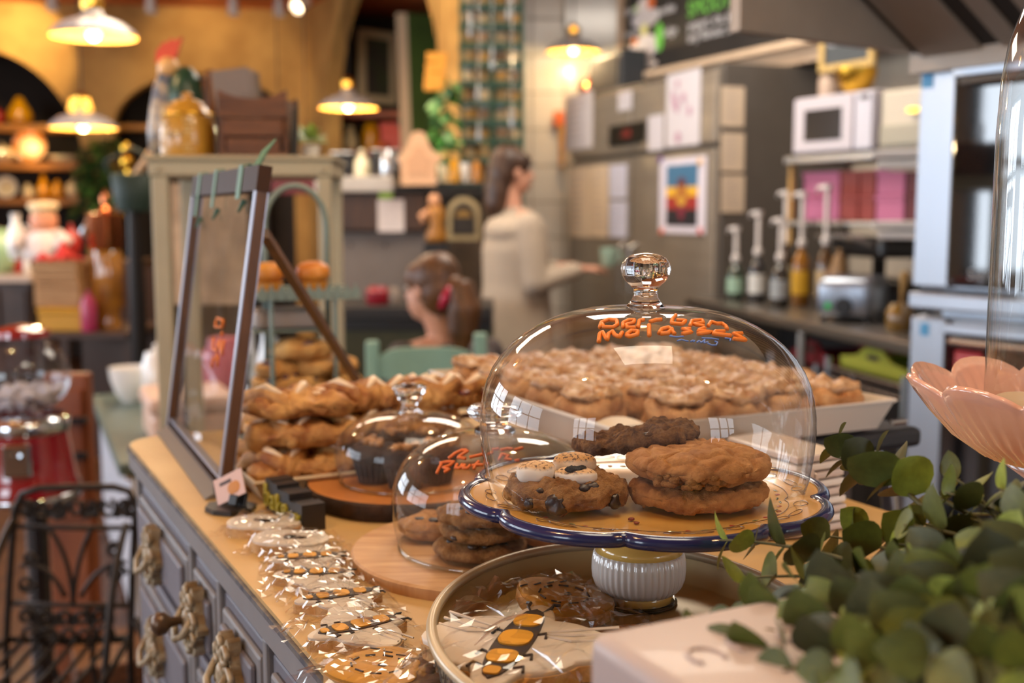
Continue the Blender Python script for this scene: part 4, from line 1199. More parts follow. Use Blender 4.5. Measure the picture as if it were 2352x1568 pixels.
for k in range(2):
    a = BC.uv(800 + 80 * k, 600)[0]
    MB().bbox(a, a + 0.012, 0.055, 0.06, zcab - 0.08, zcab - 0.06, 0.002, BC.m).build('socket', M_gap, t)
t = thing('white_slab', 'white worktop slab on the walnut cupboard behind the cabinet', 'worktop', BC.w(0.4, 0.2, zw - 0.03))
MB().bbox(-0.12, BC.uv(905, 410)[0], -0.04, 0.5, zw - 0.03, BC.uv(840, 405)[1], 0.01, BC.m).build('slab', mat('white_stone', 'b9b2aa', 0.3, var=0.05), t)
zsl = BC.uv(840, 405)[1]
MB().bbox(BC.uv(870, 420)[0], BC.uv(985, 420)[0], -0.02, 0.45, zw - 0.028, zw + 0.004, 0.004, BC.m).build('dark_ledge', M_black, t)
t, _ = sheet('white clipboard page with lime green strip on the walnut cupboard', 868, 458, 928, 532, mat('clip_paper', 'cfc4c0', 0.7), fr_=BC, lines=6, name='clipboard')
a0, a1, zb, z1 = panel(BC, 871, 438, 902, 456)
MB().bbox(a0, a1, -0.012, -0.003, zb, z1, 0.002, BC.m).build('lime_clip', mat('lime_clip', '9ac23a', 0.5), t)
# black coffee grinders and jars on the slab
def on_slab(px, dep=0.15): return BC.w(BC.uv(px, 400, dep)[0], dep, zsl + 0.0005)
M_slabjar = M_whiteg
def appliance(label, px0, px1, py0, m, dep=0.12, nm='coffee_machine'):
    a0, a1 = BC.uv(px0, 380, dep)[0], BC.uv(px1, 380, dep)[0]
    z1 = BC.uv((px0 + px1) / 2, py0, dep)[1]
    t = thing(nm, label, 'appliance', BC.w((a0 + a1) / 2, dep + 0.1, zsl))
    MB().bbox(a0, a1, dep, dep + 0.28, zsl, z1, 0.012, BC.m).build('case', m, t)
    MB().bbox(a0 + 0.01, a1 - 0.01, dep - 0.006, dep, zsl + (z1 - zsl) * 0.25, z1 - 0.02, 0.004, BC.m).build('front', M_black, t)
    MB().bbox(a0, a1, dep - 0.01, dep + 0.28, z1, z1 + 0.012, 0.004, BC.m).build('top_plate', M_steelb, t)
    return t
appliance('black coffee machine with steel top left on the white slab', 760, 812, 354, M_iron)
appliance('dark grinder with steel top right on the white slab', 852, 918, 348, mat('grinder_dark', '3a3632', 0.4))
pot('cream_canister', 'small cream canister between the two coffee machines', 'canister', on_slab(832), jar_prof(0.045, 0.10), M_cream, knob=0.02)
q = on_slab(872, 0.02); 
pot('steel_jug', 'steel milk jug in front of the dark grinder', 'jug', BC.w(BC.uv(890, 400, 0.04)[0], 0.04, zsl + 0.0005), jar_prof(0.035, 0.14), M_steelb, handle=True)
# pink wooden board with star top, glasses tray, frames
t = thing('star_board', 'pale pink star topped board standing behind the glasses', 'board', P(962, 420, 5.8))
q = P(962, 425, 5.8)
st = [(-0.10, 0), (0.10, 0), (0.10, 0.10), (0.14, 0.14), (0.07, 0.18), (0.035, 0.26), (0, 0.27), (-0.035, 0.26), (-0.07, 0.18), (-0.12, 0.14), (-0.10, 0.10)]
MB().prism([(x * 0.9, z) for x, z in st], -0.012, 0.012, T(q)).build('panel', mat('pale_pink_board', 'dcae86', 0.6), t)
MB().prism([(x * 0.55, z * 0.55 + 0.05) for x, z in st], -0.016, -0.012, T(q)).build('inner_star', mat('pale_pink_board2', 'cf9f78', 0.6), t)
t = thing('dark_sideboard', 'dark glossy sideboard carrying glasses behind the standing person', 'sideboard', P(1060, 430, 5.95))
SBF = Frame(P(985, 430, 5.85), (1, 0.0))
a1 = SBF.uv(1110, 430)[0]; zsb2 = SBF.uv(1040, 418)[1]
MB().bbox(0.0, a1, 0, 0.4, zsb2 - 0.03, zsb2, 0.004, SBF.m).build('top', mat('dark_teal_top', '24302e', 0.25), t)
MB().box(0.0, a1, 0.03, 0.4, SBF.uv(1040, 450)[1], zsb2 - 0.03, SBF.m).build('frieze', M_black, t)
MB().box(0.0, a1 + 0.2, 0.20, 0.4, 0, SBF.uv(1040, 450)[1], SBF.m).build('back_board', mat('sideboard_brown', '4a3a28', 0.5, var=0.1), t)
def on_sb(px, dep=0.1): return SBF.w(SBF.uv(px, 400, dep)[0], dep, zsb2 + 0.0005)
for i, (px, m, h, lab) in enumerate(((990, M_whiteg, 0.10, 'first white cup on the dark sideboard from the left'), (1018, M_cream, 0.09, 'second cream cup on the dark sideboard'), (1044, M_yel, 0.12, 'yellow jar on the dark sideboard'), (1068, M_whiteg, 0.10, 'white cup right of the yellow jar on the dark sideboard'), (1095, M_amber, 0.11, 'amber jar at the right end of the dark sideboard'))):
    pot('coffee_cup' if 'cup' in lab else 'tea_jar', lab, 'cup' if 'cup' in lab else 'jar', on_sb(px), bowl_prof(0.027, h) if 'cup' in lab else jar_prof(0.024, h), m, handle='cup' in lab)
# pictures leaning below
t = thing('picture_frame', 'arched cream picture frame with dark picture behind the standing person', 'picture', P(1065, 552, 5.8))
PF_ = Frame(P(1065, 552, 5.8), (1, 0)); 
w2 = abs(PF_.uv(1105, 500)[0] - PF_.uv(1030, 500)[0]) / 2; ht = PF_.uv(1065, 452)[1]; zb_ = PF_.uv(1065, 552)[1]
zm_ = ht - w2
arc = [(-w2, zb_)] + [(-w2 * math.cos(PI * k / 14), zm_ + w2 * math.sin(PI * k / 14)) for k in range(15)] + [(w2, zb_)]
ins = [(x * 0.72, zb_ + 0.02 + (z - zb_ - 0.02) * 0.86 if z > zb_ else zb_ + 0.03) for x, z in arc]
MB().prism(arc, 0.0, 0.02, PF_.m).build('mount', mat('frame_cream', 'a5936c', 0.5), t)
MB().prism(ins, -0.006, 0.0, PF_.m).build('picture', mat('picture_dark', '241f1c', 0.4), t)
MB().prism([(x * 0.5, zm_ - 0.02 + (z - zm_) * 0.45) for x, z in arc if z >= zm_], -0.009, -0.006, PF_.m).build('portrait', mat('portrait_gold', '8a6a30', 0.6), t)
MB().box(-w2, w2, 0.005, 0.05, zb_ - 0.02, zb_, PF_.m).box(-w2, w2, 0.005, 0.05, 0.0, 0.02, PF_.m).box(-w2, -w2 + 0.02, 0.005, 0.05, 0.02, zb_ - 0.02, PF_.m).box(w2 - 0.02, w2, 0.005, 0.05, 0.02, zb_ - 0.02, PF_.m).build('stand_shelf', mat('sideboard_brown', '4a3a28', 0.5), t)
t = thing('figurine', 'orange and amber standing figurine left of the arched picture', 'figurine', P(1003, 556, 5.65))
q = P(1003, 556, 5.65)
MB().box(q.x - 0.06, q.x + 0.06, q.y - 0.05, q.y + 0.05, 0, q.z).build('plinth', M_black, t)
MB().lathe([(0.05, 0), (0.055, 0.03), (0.03, 0.09), (0.045, 0.14), (0.03, 0.18)], 16, q, cap=True).build('robe', mat('amber_robe', '9a6414', 0.4), t, True)
MB().ball((q.x - 0.01, q.y, q.z + 0.205), (0.03, 0.03, 0.036), 14).build('head', mat('figurine_skin', 'd49a70', 0.5), t, True)
MB().tube([(q.x - 0.03, q.y, q.z + 0.16), (q.x - 0.075, q.y - 0.02, q.z + 0.13), (q.x - 0.06, q.y - 0.03, q.z + 0.10)], 0.014, 8).build('arm', mat('figurine_skin', 'd49a70', 0.5), t, True)
# work bench in front with red cloth (under the cupboards)
t = thing('low_bench', 'dark bench with olive front behind the seated girl', 'bench', P(900, 800, 4.6))
q0 = P(775, 705, 4.7); q1 = P(1130, 705, 4.7)
MB().bbox(q0.x - 0.1, q1.x, 4.7, 5.2, q0.z - 0.05, q0.z, 0.005).build('top', mat('bench_black', '1b1715', 0.5), t)
MB().box(q0.x - 0.1, q1.x, 4.74, 5.2, 0.0, q0.z - 0.10, ).build('front', mat('bench_olive', '3a3a20', 0.6), t)
MB().box(q0.x - 0.1, q1.x, 4.72, 5.2, q0.z - 0.10, q0.z - 0.05).build('rail', M_black, t)
b = P(868, 705, 4.85); b.z = q0.z + 0.0005
pot('red_pot', 'deep red pot on the dark bench left of the seated girl', 'pot', b, jar_prof(0.05, 0.075), mat('deep_red', '8c1020', 0.4))
b = P(905, 705, 4.85); b.z = q0.z + 0.0005
pot('grey_cup', 'grey cup beside the deep red pot on the dark bench', 'cup', b, jar_prof(0.028, 0.07), mat('warm_grey_glaze', '8a7a6c', 0.4))

# ------------------------------------------------------------------ people
M_skin = mat('skin_fair', 'c9947a', 0.5, sss=0.15)
M_hair1 = mat('hair_dark_brown', '4a2f1c', 0.45, col2='2e1c12', vs_=30, stretch=(1, 1, 0.15))
M_hair2 = mat('hair_auburn', '6a4322', 0.45, col2='45290f', vs_=30, stretch=(1, 1, 0.15))
def capsule(mb, p, q_, r0, r1, seg=12):
    p, q_ = V(p), V(q_)
    mb.tube([p, p.lerp(q_, 0.33), p.lerp(q_, 0.67), q_], [r0, r0 * 0.75 + r1 * 0.25 , r0 * 0.3 + r1 * 0.7, r1], seg)
    mb.ball(p, r0, seg); mb.ball(q_, r1, seg)
def hand(mb, wrist, dirv, palmn, s=1.0, curl=0.6):
    """palm with four unequal fingers and a thumb, slightly curled"""
    d = V(dirv).normalized(); n = V(palmn); n = (n - d * n.dot(d)).normalized(); x = d.cross(n)
    w = V(wrist)
    for k in range(4):
        o = (k - 1.5) * 0.019 * s
        capsule(mb, w + x * o * 0.5, w + d * 0.085 * s + x * o, 0.017 * s, 0.012 * s, 8)
        L = (0.062, 0.074, 0.069, 0.052)[k] * s
        a = w + d * 0.085 * s + x * o
        m1 = a + (d * math.cos(curl * 0.4) + n * math.sin(curl * 0.4)) * L * 0.5
        m2 = m1 + (d * math.cos(curl) + n * math.sin(curl)) * L * 0.3
        m3 = m2 + (d * math.cos(curl * 1.6) + n * math.sin(curl * 1.6)) * L * 0.22
        mb.tube([a, m1, m2, m3], [0.0095 * s, 0.009 * s, 0.0082 * s, 0.006 * s], 8); mb.ball(m3, 0.0065 * s, 8)
    a = w + d * 0.025 * s - x * 0.024 * s
    m1 = a + (d * 0.7 - x * 0.7 + n * 0.15).normalized() * 0.04 * s
    m2 = m1 + (d * 0.9 - x * 0.15 + n * 0.35).normalized() * 0.035 * s
    mb.tube([a, m1, m2], [0.014 * s, 0.011 * s, 0.008 * s], 8); mb.ball(m2, 0.008 * s, 8)
def fused(mb, name, m, parent, voxel=0.007, smooth=4):
    o = mb.build(name, m, parent, True)
    r = o.modifiers.new('fuse', 'REMESH'); r.mode = 'VOXEL'; r.voxel_size = voxel; r.use_smooth_shade = True
    s_ = o.modifiers.new('soft', 'SMOOTH'); s_.factor = 0.5; s_.iterations = smooth
    return o
def head_parts(mb, c, face, s=1.0):
    """head, face, nose, ears; c = head centre, face = unit direction faced"""
    f = V(face).normalized(); x = f.cross(V((0, 0, 1))).normalized(); z = V((0, 0, 1))
    c = V(c)
    m4 = T(c) @ Matrix(((x.x, f.x, z.x, 0), (x.y, f.y, z.y, 0), (x.z, f.z, z.z, 0), (0, 0, 0, 1))) @ Matrix.Scale(s, 4)
    mb.ball((0, -0.012, 0.025), (0.074, 0.092, 0.088), 24, m4)
    mb.ball((0, 0.022, -0.035), (0.060, 0.066, 0.078), 20, m4)
    mb.ball((0, 0.055, -0.085), (0.026, 0.022, 0.018), 12, m4)       # chin
    mb.tube([m4 @ V((0, 0.082, 0.012)), m4 @ V((0, 0.102, -0.022)), m4 @ V((0, 0.092, -0.034))], [0.009 * s, 0.014 * s, 0.012 * s], 8)
    mb.ball((0, 0.080, -0.058), (0.024, 0.012, 0.006), 10, m4); mb.ball((0, 0.077, -0.070), (0.020, 0.012, 0.007), 10, m4)
    for sx in (-1, 1):
        mb.ball((sx * 0.074, -0.005, -0.012), (0.010, 0.020, 0.030), 12, m4)
        mb.ball((sx * 0.033, 0.062, -0.018), (0.022, 0.016, 0.018), 10, m4)
    return m4
def face_bits(m4, parent):
    for sx in (-1, 1):
        MB().ball((sx * 0.031, 0.0755, 0.010), (0.013, 0.009, 0.009), 10, m4).build('eye', mat('eye_white', 'd8d0c8', 0.2), parent, True)
        MB().tube([m4 @ V((sx * 0.014, 0.086, 0.030)), m4 @ V((sx * 0.032, 0.084, 0.036)), m4 @ V((sx * 0.05, 0.072, 0.030))], 0.0035, 6).build('eyebrow', M_hair1, parent, True)
    MB().ball((0, 0.088, -0.0635), (0.024, 0.006, 0.006), 10, m4).build('lips', mat('lips', 'a05a52', 0.4), parent, True)

# standing person in the white coat, turned to the refrigerator
WX, WY = P(1185, 600, 5.45).x, 5.45
t = thing('person', 'person with long dark brown hair and a white coat standing at the refrigerator', 'person', (WX, WY, 0))
hc = P(1178, 392, 5.45)
fc = V((0.92, 0.38, -0.05))
mb = MB()
m4 = head_parts(mb, (hc.x, hc.y, hc.z), fc, 1.0)
sh = hc.z - 0.235
side = V((-0.38, 0.92, 0))            # across the shoulders
capsule(mb, (hc.x - 0.02, hc.y, hc.z - 0.07), (WX - 0.02, WY, sh + 0.02), 0.05, 0.055)
for s in (-1, 1):
    capsule(mb, V((WX, WY, sh)) + side * 0.03 * s, V((WX, WY, sh - 0.02)) + side * 0.155 * s, 0.06, 0.055)
mb.ball((WX, WY, sh - 0.14), (0.14, 0.15, 0.2), 20); mb.ball((WX, WY, sh - 0.38), (0.125, 0.14, 0.2), 20); mb.ball((WX, WY, sh - 0.55), (0.15, 0.165, 0.16), 20)
for s in (-1, 1):
    hip = V((WX, WY, sh - 0.58)) + side * 0.085 * s
    knee = V((WX + 0.03, WY, 0.48)) + side * 0.09 * s; ank = V((WX, WY, 0.09)) + side * 0.09 * s
    capsule(mb, hip, knee, 0.085, 0.055); capsule(mb, knee, ank, 0.055, 0.038)
    capsule(mb, ank + V((-0.02, 0, -0.045)), ank + V((0.14, 0.05, -0.055)), 0.04, 0.03)
elb = []
for s, hx in ((-1, 0.30), (1, 0.30)):
    shp = V((WX, WY, sh - 0.02)) + side * 0.165 * s
    e_ = shp + V((0.02, 0.0, -0.27)) + side * 0.02 * s
    w_ = e_ + V((0.235, 0.06, 0.06)) - side * 0.06 * s
    capsule(mb, shp, e_, 0.046, 0.036); capsule(mb, e_, w_, 0.036, 0.025)
    hand(mb, w_, (0.9, 0.3, 0.05), (0, 0, -1) if s < 0 else (0.2, -0.3, -1), 0.95, 0.7)
    elb.append((shp, e_, w_))
fused(mb, 'body', M_skin, t, 0.0065, 3)
face_bits(m4, t)
# coat
M_coat = mat('coat_white', 'ab9c8a', 0.8, var=0.05, vs_=5, bump=0.15, bs=12)
mb = MB()
mb.ball((WX, WY, sh - 0.05), (0.155, 0.185, 0.10), 20)
def ringp(cz, rx, ry, dx=0.0):
    return [(WX + dx + fcx * math.cos(a) * rx + (-0.38) * math.sin(a) * ry, WY + 0.38 * math.cos(a) * rx + 0.92 * math.sin(a) * ry, cz) for a in [2 * PI * k / 28 for k in range(28)]]
fcx = 0.92
mb.rings([ringp(sh + 0.045, 0.07, 0.075), ringp(sh + 0.02, 0.10, 0.15), ringp(sh - 0.03, 0.135, 0.185), ringp(sh - 0.14, 0.16, 0.19), ringp(sh - 0.3, 0.158, 0.175), ringp(sh - 0.45, 0.172, 0.185), ringp(sh - 0.62, 0.185, 0.20), ringp(sh - 0.74, 0.182, 0.20)])
for shp, e_, w_ in elb:
    capsule(mb, shp, e_, 0.066, 0.058); capsule(mb, e_, w_.lerp(e_, 0.12), 0.058, 0.042)
fused(mb, 'coat', M_coat, t, 0.009, 4)
mb = MB()
mb.rings([ringp(sh + 0.06, 0.062, 0.066), ringp(sh + 0.035, 0.082, 0.09), ringp(sh + 0.015, 0.10, 0.12)], cap0=False, cap1=False)
mb.build('coat_collar', M_coat, t, True)
mb = MB()
for s in (-1, 1):
    hip = V((WX, WY, sh - 0.58)) + side * 0.085 * s
    knee = V((WX + 0.03, WY, 0.48)) + side * 0.09 * s; ank = V((WX, WY, 0.10)) + side * 0.09 * s
    capsule(mb, hip, knee, 0.10, 0.07); capsule(mb, knee, ank, 0.07, 0.055)
mb.ball((WX, WY, sh - 0.6), (0.165, 0.18, 0.14), 20)
fused(mb, 'trousers', mat('trousers_black', '181a20', 0.8), t, 0.012, 3)
for s in (-1, 1):
    ank = V((WX, WY, 0.09)) + side * 0.09 * s
    sm_ = MB(); capsule(sm_, ank + V((-0.02, 0, -0.040)), ank + V((0.15, 0.055, -0.045)), 0.048, 0.042); sm_.build('shoe', M_black, t, True)
mb = MB()
mb.ball((0, -0.022, 0.035), (0.086, 0.094, 0.092), 24, m4)
mb.ball((0, -0.065, -0.02), (0.080, 0.062, 0.10), 20, m4)
mb.ball((0, -0.085, -0.10), (0.075, 0.055, 0.11), 20, m4)
mb.ball((0, -0.092, -0.15), (0.066, 0.05, 0.08), 20, m4)
mb.ball((0.06, 0.02, 0.04), (0.028, 0.05, 0.05), 14, m4); mb.ball((-0.06, 0.02, 0.04), (0.028, 0.05, 0.05), 14, m4)
fused(mb, 'hair', M_hair1, t, 0.008, 3)
q = elb[0][2] + V((0.12, 0.06, 0.02))
mug = thing('mint_cup', 'small mint green cup held by the person in the white coat', 'cup', q)
MB().lathe([(0.03, 0), (0.036, 0.01), (0.04, 0.09), (0.036, 0.09), (0.03, 0.012)], 20, q + V((0.02, 0, -0.01)), cap=False).build('body', mat('mint_glaze', '9ab8a8', 0.3), mug, True, 40)
MB().tube([q + V((0.058, 0, 0.06)), q + V((0.085, 0, 0.05)), q + V((0.08, 0, 0.02)), q + V((0.055, 0, 0.01))], 0.006, 8).build('handle', mat('mint_glaze', '9ab8a8', 0.3), mug, True)

# seated girl, seen from behind, face turned left
GD = 3.75
gh = P(988, 662, GD)
GX, GY = gh.x + 0.05, GD + 0.02
t = thing('person', 'seated girl with auburn ponytail and red hair clip, on the green chair', 'person', (GX, GY, 0.46))
fcg = V((-0.80, 0.60, -0.12))
mb = MB()
m4 = head_parts(mb, (gh.x, gh.y, gh.z), fcg, 0.96)
sh = gh.z - 0.205
fwd = V((-0.45, 0.89, 0)); side = V((0.89, 0.45, 0))
capsule(mb, (gh.x + 0.01, gh.y, gh.z - 0.07), (GX, GY, sh + 0.02), 0.046, 0.05)
for s in (-1, 1): capsule(mb, V((GX, GY, sh)) + side * 0.03 * s, V((GX, GY, sh - 0.02)) + side * 0.145 * s, 0.052, 0.046)
mb.ball((GX, GY, sh - 0.12), (0.135, 0.11, 0.16), 20); mb.ball((GX, GY, sh - 0.30), (0.13, 0.11, 0.16), 20); mb.ball((GX, GY, 0.55), (0.155, 0.15, 0.11), 20)
garm = []
for s in (-1, 1):
    hip = V((GX, GY, 0.54)) + side * 0.085 * s
    knee = hip + fwd * 0.38 + V((0, 0, -0.01)); ank = knee + V((0, 0, -0.43)) + fwd * 0.02
    capsule(mb, hip, knee, 0.078, 0.052); capsule(mb, knee, ank, 0.05, 0.035); capsule(mb, ank + V((0, 0, -0.04)), ank + fwd * 0.15 + V((0, 0, -0.05)), 0.036, 0.028)
    shp = V((GX, GY, sh - 0.02)) + side * 0.155 * s
    e_ = shp + fwd * 0.10 + V((0, 0, -0.23)); w_ = e_ + fwd * 0.2 - side * 0.05 * s + V((0, 0, 0.0))
    capsule(mb, shp, e_, 0.04, 0.032); capsule(mb, e_, w_, 0.032, 0.023); hand(mb, w_, fwd, (0, 0, -1), 0.85, 0.5)
    garm.append((shp, e_, w_, hip, knee, ank))
fused(mb, 'body', M_skin, t, 0.0065, 3)
face_bits(m4, t)
M_tee = mat('shirt_charcoal', '4a403e', 0.85)
mb = MB()
mb.ball((GX, GY, sh - 0.04), (0.17, 0.10, 0.075), 20); mb.ball((GX, GY, sh - 0.14), (0.16, 0.125, 0.17), 20); mb.ball((GX, GY, sh - 0.32), (0.15, 0.13, 0.19), 20)
for shp, e_, w_, hip, knee, ank in garm: capsule(mb, shp, e_, 0.058, 0.05); capsule(mb, e_, w_.lerp(e_, 0.1), 0.05, 0.036)
fused(mb, 'shirt', M_tee, t, 0.009, 4)
mb = MB()
mb.ball((GX, GY, 0.56), (0.165, 0.16, 0.105), 20)
for shp, e_, w_, hip, knee, ank in garm: capsule(mb, hip, knee, 0.09, 0.066); capsule(mb, knee, ank + V((0, 0, 0.03)), 0.064, 0.05)
fused(mb, 'trousers', mat('jeans_dark', '2a2f3c', 0.85), t, 0.012, 3)
for shp, e_, w_, hip, knee, ank in garm:
    sm_ = MB(); capsule(sm_, ank + V((0, 0, -0.045)), ank + fwd * 0.16 + V((0, 0, -0.05)), 0.045, 0.04); sm_.build('shoe', M_white, t, True)
mb = MB()
mb.ball((0, -0.022, 0.034), (0.084, 0.094, 0.092), 24, m4); mb.ball((0, -0.05, -0.015), (0.080, 0.066, 0.085), 20, m4)
mb.ball((0.05, 0.02, 0.045), (0.033, 0.045, 0.05), 14, m4); mb.ball((-0.05, 0.02, 0.045), (0.033, 0.045, 0.05), 14, m4)
pts = [m4 @ V(p) for p in ((0.0, -0.085, 0.01), (0.0, -0.135, -0.015), (0.0, -0.155, -0.08), (0.0, -0.145, -0.16), (0.0, -0.13, -0.23))]
mb.tube(pts, [0.03, 0.05, 0.058, 0.05, 0.02], 14)
fused(mb, 'hair', M_hair2, t, 0.007, 3)
pa = P(1034, 658, GD - 0.10); pb = P(1012, 708, GD - 0.10)
MB().tube([pa, pa.lerp(pb, 0.5) + V((0, -0.012, 0)), pb], [0.010, 0.016, 0.010], 10).build('hair_clip', mat('clip_crimson', 'b0183c', 0.35), t, True)

# ------------------------------------------------------------------ green chair
CD = 3.28
CF = Frame(P(976, 800, CD), (1, 0.06))
M_sage = mat('sage_green_paint', '84a794', 0.45, var=0.05, vs_=6)
cl_, cr = CF.uv(855, 800)[0], CF.uv(1103, 800)[0]
t = thing('dining_chair', 'sage green painted wooden chair with slatted back, behind the pastries', 'chair', CF.w(0, 0.2, 0))
zt0 = CF.uv(855, 783)[1]; ztr = CF.uv(976, 790)[1]; zrb = CF.uv(976, 868)[1]
for a, zz in ((cl_, zt0), (cr, CF.uv(1103, 765)[1])):
    MB().bbox(a - 0.019, a + 0.019, -0.018, 0.022, 0.0, zz, 0.006, CF.m).build('back_post', M_sage, t)
n = 16
prof = [(cl_ + 0.019 + (cr - cl_ - 0.038) * k / n, ztr - 0.010 - 0.028 * abs(2 * k / n - 1) ** 5) for k in range(n + 1)]
MB().prism([(cl_ + 0.019, zrb), (cr - 0.019, zrb)] + list(reversed(prof)), -0.010, 0.012, CF.m).build('top_rail', M_sage, t)
for k in range(4):
    a = cl_ + (cr - cl_) * (0.36 + 0.0 * k) if False else cl_ + (cr - cl_) * (k + 0.9) / 4.8
    MB().bbox(a - 0.017, a + 0.017, -0.006, 0.010, 0.56, zrb + 0.002, 0.004, CF.m).build('slat', M_sage, t)
MB().bbox(cl_ + 0.019, cr - 0.019, -0.008, 0.012, 0.53, 0.565, 0.004, CF.m).build('lower_rail', M_sage, t)
MB().bbox(cl_ - 0.02, cr + 0.02, -0.0, 0.38, 0.42, 0.452, 0.012, CF.m).build('seat', M_sage, t)
for a in (cl_, cr): MB().bbox(a - 0.018, a + 0.018, 0.33, 0.366, 0, 0.42, 0.005, CF.m).build('leg', M_sage, t)
for a in (cl_, cr): MB().bbox(a - 0.01, a + 0.01, 0.02, 0.34, 0.2, 0.23, 0.004, CF.m).build('stretcher', M_sage, t)
# ------------------------------------------------------------------ open cabinet behind the sneeze guard
CXD = 2.62
XF = Frame(P(345, 400, CXD), (0.997, 0.07))
M_cab = mat('cabinet_cream_grey', 'a99d80', 0.5, var=0.06, vs_=5)
x1 = XF.uv(760, 420)[0]
zct = XF.uv(550, 357)[1]; zco = XF.uv(550, 404)[1]
pw = XF.uv(388, 500)[0]
t = thing('display_cabinet', 'open cream painted cabinet frame behind the glass sneeze guard, yellow jar on top', 'cabinet', XF.w(x1 / 2, 0.15, 0))
for a, b_ in ((0.0, pw), (x1 - pw * 0.8, x1)):
    MB().bbox(a, b_, 0, 0.03, 0, zco, 0.004, XF.m).build('front_post', M_cab, t)
    MB().bbox(a, b_, 0.30, 0.33, 0, zco, 0.004, XF.m).build('rear_post', M_cab, t)
MB().bbox(-0.004, x1 + 0.004, -0.005, 0.335, zco, zct - 0.012, 0.004, XF.m).build('top_rail', M_cab, t)
MB().bbox(-0.012, x1 + 0.012, -0.014, 0.345, zct - 0.012, zct, 0.005, XF.m).build('cornice', M_cab, t)
MB().bbox(pw, x1 - pw * 0.8, 0.01, 0.32, 0.62, 0.645, 0.003, XF.m).build('shelf', M_cab, t)
MB().bbox(0, x1, 0.31, 0.33, 0.0, 0.60, 0.003, XF.m).build('back_panel', M_cab, t)
for a, z in ((pw * 0.5, zct - 0.032), (x1 - pw * 0.4, zct - 0.032)):
    MB().ball(XF.w(a, -0.006, z), 0.006, 10).build('screw_head', M_cab, t, True)
def cabx(px, dep=0.15): return XF.w(XF.uv(px, 300, dep)[0], dep, zct + 0.0006)
# honey jar
zt = XF.uv(432, 222, 0.10)[1] - zct
r = abs(XF.uv(497, 300, 0.1)[0] - XF.uv(368, 300, 0.1)[0]) / 2
b = cabx(432, 0.12)
t = thing('honey_dispenser', 'amber yellow honey jar with brass knob on the cream cabinet', 'jar', b)
M_honey = mat('honey_jar', 'b9862a', 0.3, coat=0.5, var=0.1, vs_=6)
h = zt
MB().lathe([(r * 0.94, 0), (r, h * 0.06), (r * 1.0, h * 0.42), (r * 0.92, h * 0.66), (r * 0.74, h * 0.82), (r * 0.56, h * 0.88)], 32, b, cap=True).build('body', M_honey, t, True, 50)
MB().lathe([(r * 0.62, h * 0.87), (r * 0.60, h * 0.90), (r * 0.42, h * 0.95), (r * 0.16, h * 0.975), (r * 0.16, h * 1.0), (r * 0.22, h * 1.04), (r * 0.12, h * 1.08)], 28, b, cap=True).build('lid', M_honey, t, True, 50)
MB().lathe([(r * 0.985, h * 0.7), (r * 0.99, h * 0.72), (r * 0.96, h * 0.73)], 32, b).build('band', M_brass, t, True)
for k, (an, tx) in enumerate(((-2.25, 'HONEY'), (-1.25, 'PURE'))):
    m4 = T(b) @ rot('Z', an + PI / 2) @ T(0, -r * 1.003, h * 0.36) @ rot('X', PI / 2) @ rot('Z', PI / 2)
    text_obj('raised_lettering', tx, r * 0.55, m4, mat('honey_relief', 'c8a868', 0.4), t, 0.0008)
# bee emblem on the jar
m4 = T(b) @ rot('Z', -0.35) @ T(0, -r * 1.0, h * 0.36) @ rot('X', PI / 2)
MB().ball((0, 0, 0), (r * 0.10, r * 0.18, 0.002), 12, m4).build('bee_body', mat('honey_relief_dark', '8a641c', 0.4), t, True)
for s in (-1, 1): MB().ball((s * r * 0.2, r * 0.05, 0), (r * 0.16, r * 0.09, 0.0015), 12, m4).build('bee_wing', mat('honey_relief', 'c8a868', 0.4), t, True)
# rooster
b = cabx(392, 0.27)
t = thing('rooster_statue', 'painted rooster statue with red comb behind the honey jar', 'statue', b)
def q(px, py, dep=0.27): return XF.w(XF.uv(px, py, dep)[0], dep, XF.uv(px, py, dep)[1])
u = 1 / FPX * CXD
M_rf = mat('rooster_feathers', '46566e', 0.4, col2='c8b088', vs_=26)
M_rg = mat('rooster_green', '1f4a36', 0.35, col2='12301f', vs_=14, stretch=(6, 6, 1))
mb = MB()
mb.tube([q(375, 352), q(378, 300), q(382, 250), q(378, 205), q(385, 165)], [0.035, 0.042, 0.04, 0.028, 0.02], 14)
mb.ball(q(395, 290), (0.045, 0.05, 0.075), 16)
mb.build('body', M_rf, t, True)
mb = MB(); mb.ball(q(387, 155), (0.027, 0.03, 0.028), 14); mb.tube([q(375, 160), q(368, 164), q(361, 169)], [0.012, 0.008, 0.002], 8)
mb.build('head', mat('rooster_face', 'd9a86a', 0.4), t, True)
comb = [(358, 145), (360, 118), (372, 104), (378, 96), (386, 100), (394, 88), (402, 94), (420, 86), (412, 108), (408, 126), (396, 140), (378, 146)]
cp = [(XF.uv(x, y, 0.27)[0], XF.uv(x, y, 0.27)[1]) for x, y in comb]
MB().prism(cp, 0.262, 0.278, XF.m).build('comb', mat('comb_red', 'cf4a26', 0.4), t)
MB().ball(q(370, 190), (0.010, 0.01, 0.022), 10).build('wattle', mat('comb_red', 'cf4a26', 0.4), t, True)
mb = MB(); mb.ball(q(428, 230), (0.046, 0.05, 0.085), 20); mb.build('wing', M_rg, t, True)
for k in range(5):
    MB().tube([q(452 + 4 * k, 350 - 4 * k), q(462 + 6 * k, 260 - 6 * k), q(470 + 4 * k, 190 - 6 * k), q(478 + 2 * k, 160)], [0.012, 0.013, 0.012, 0.004], 8).build('tail_feather', mat('tail_dark', '1f2430', 0.4) if k % 2 else mat('tail_rust', '7a4a1c', 0.4), t, True)
MB().lathe([(0.05, 0), (0.05, 0.012), (0.03, 0.02)], 20, b, cap=True).build('base', mat('rooster_base', '3a4a2a', 0.5), t)
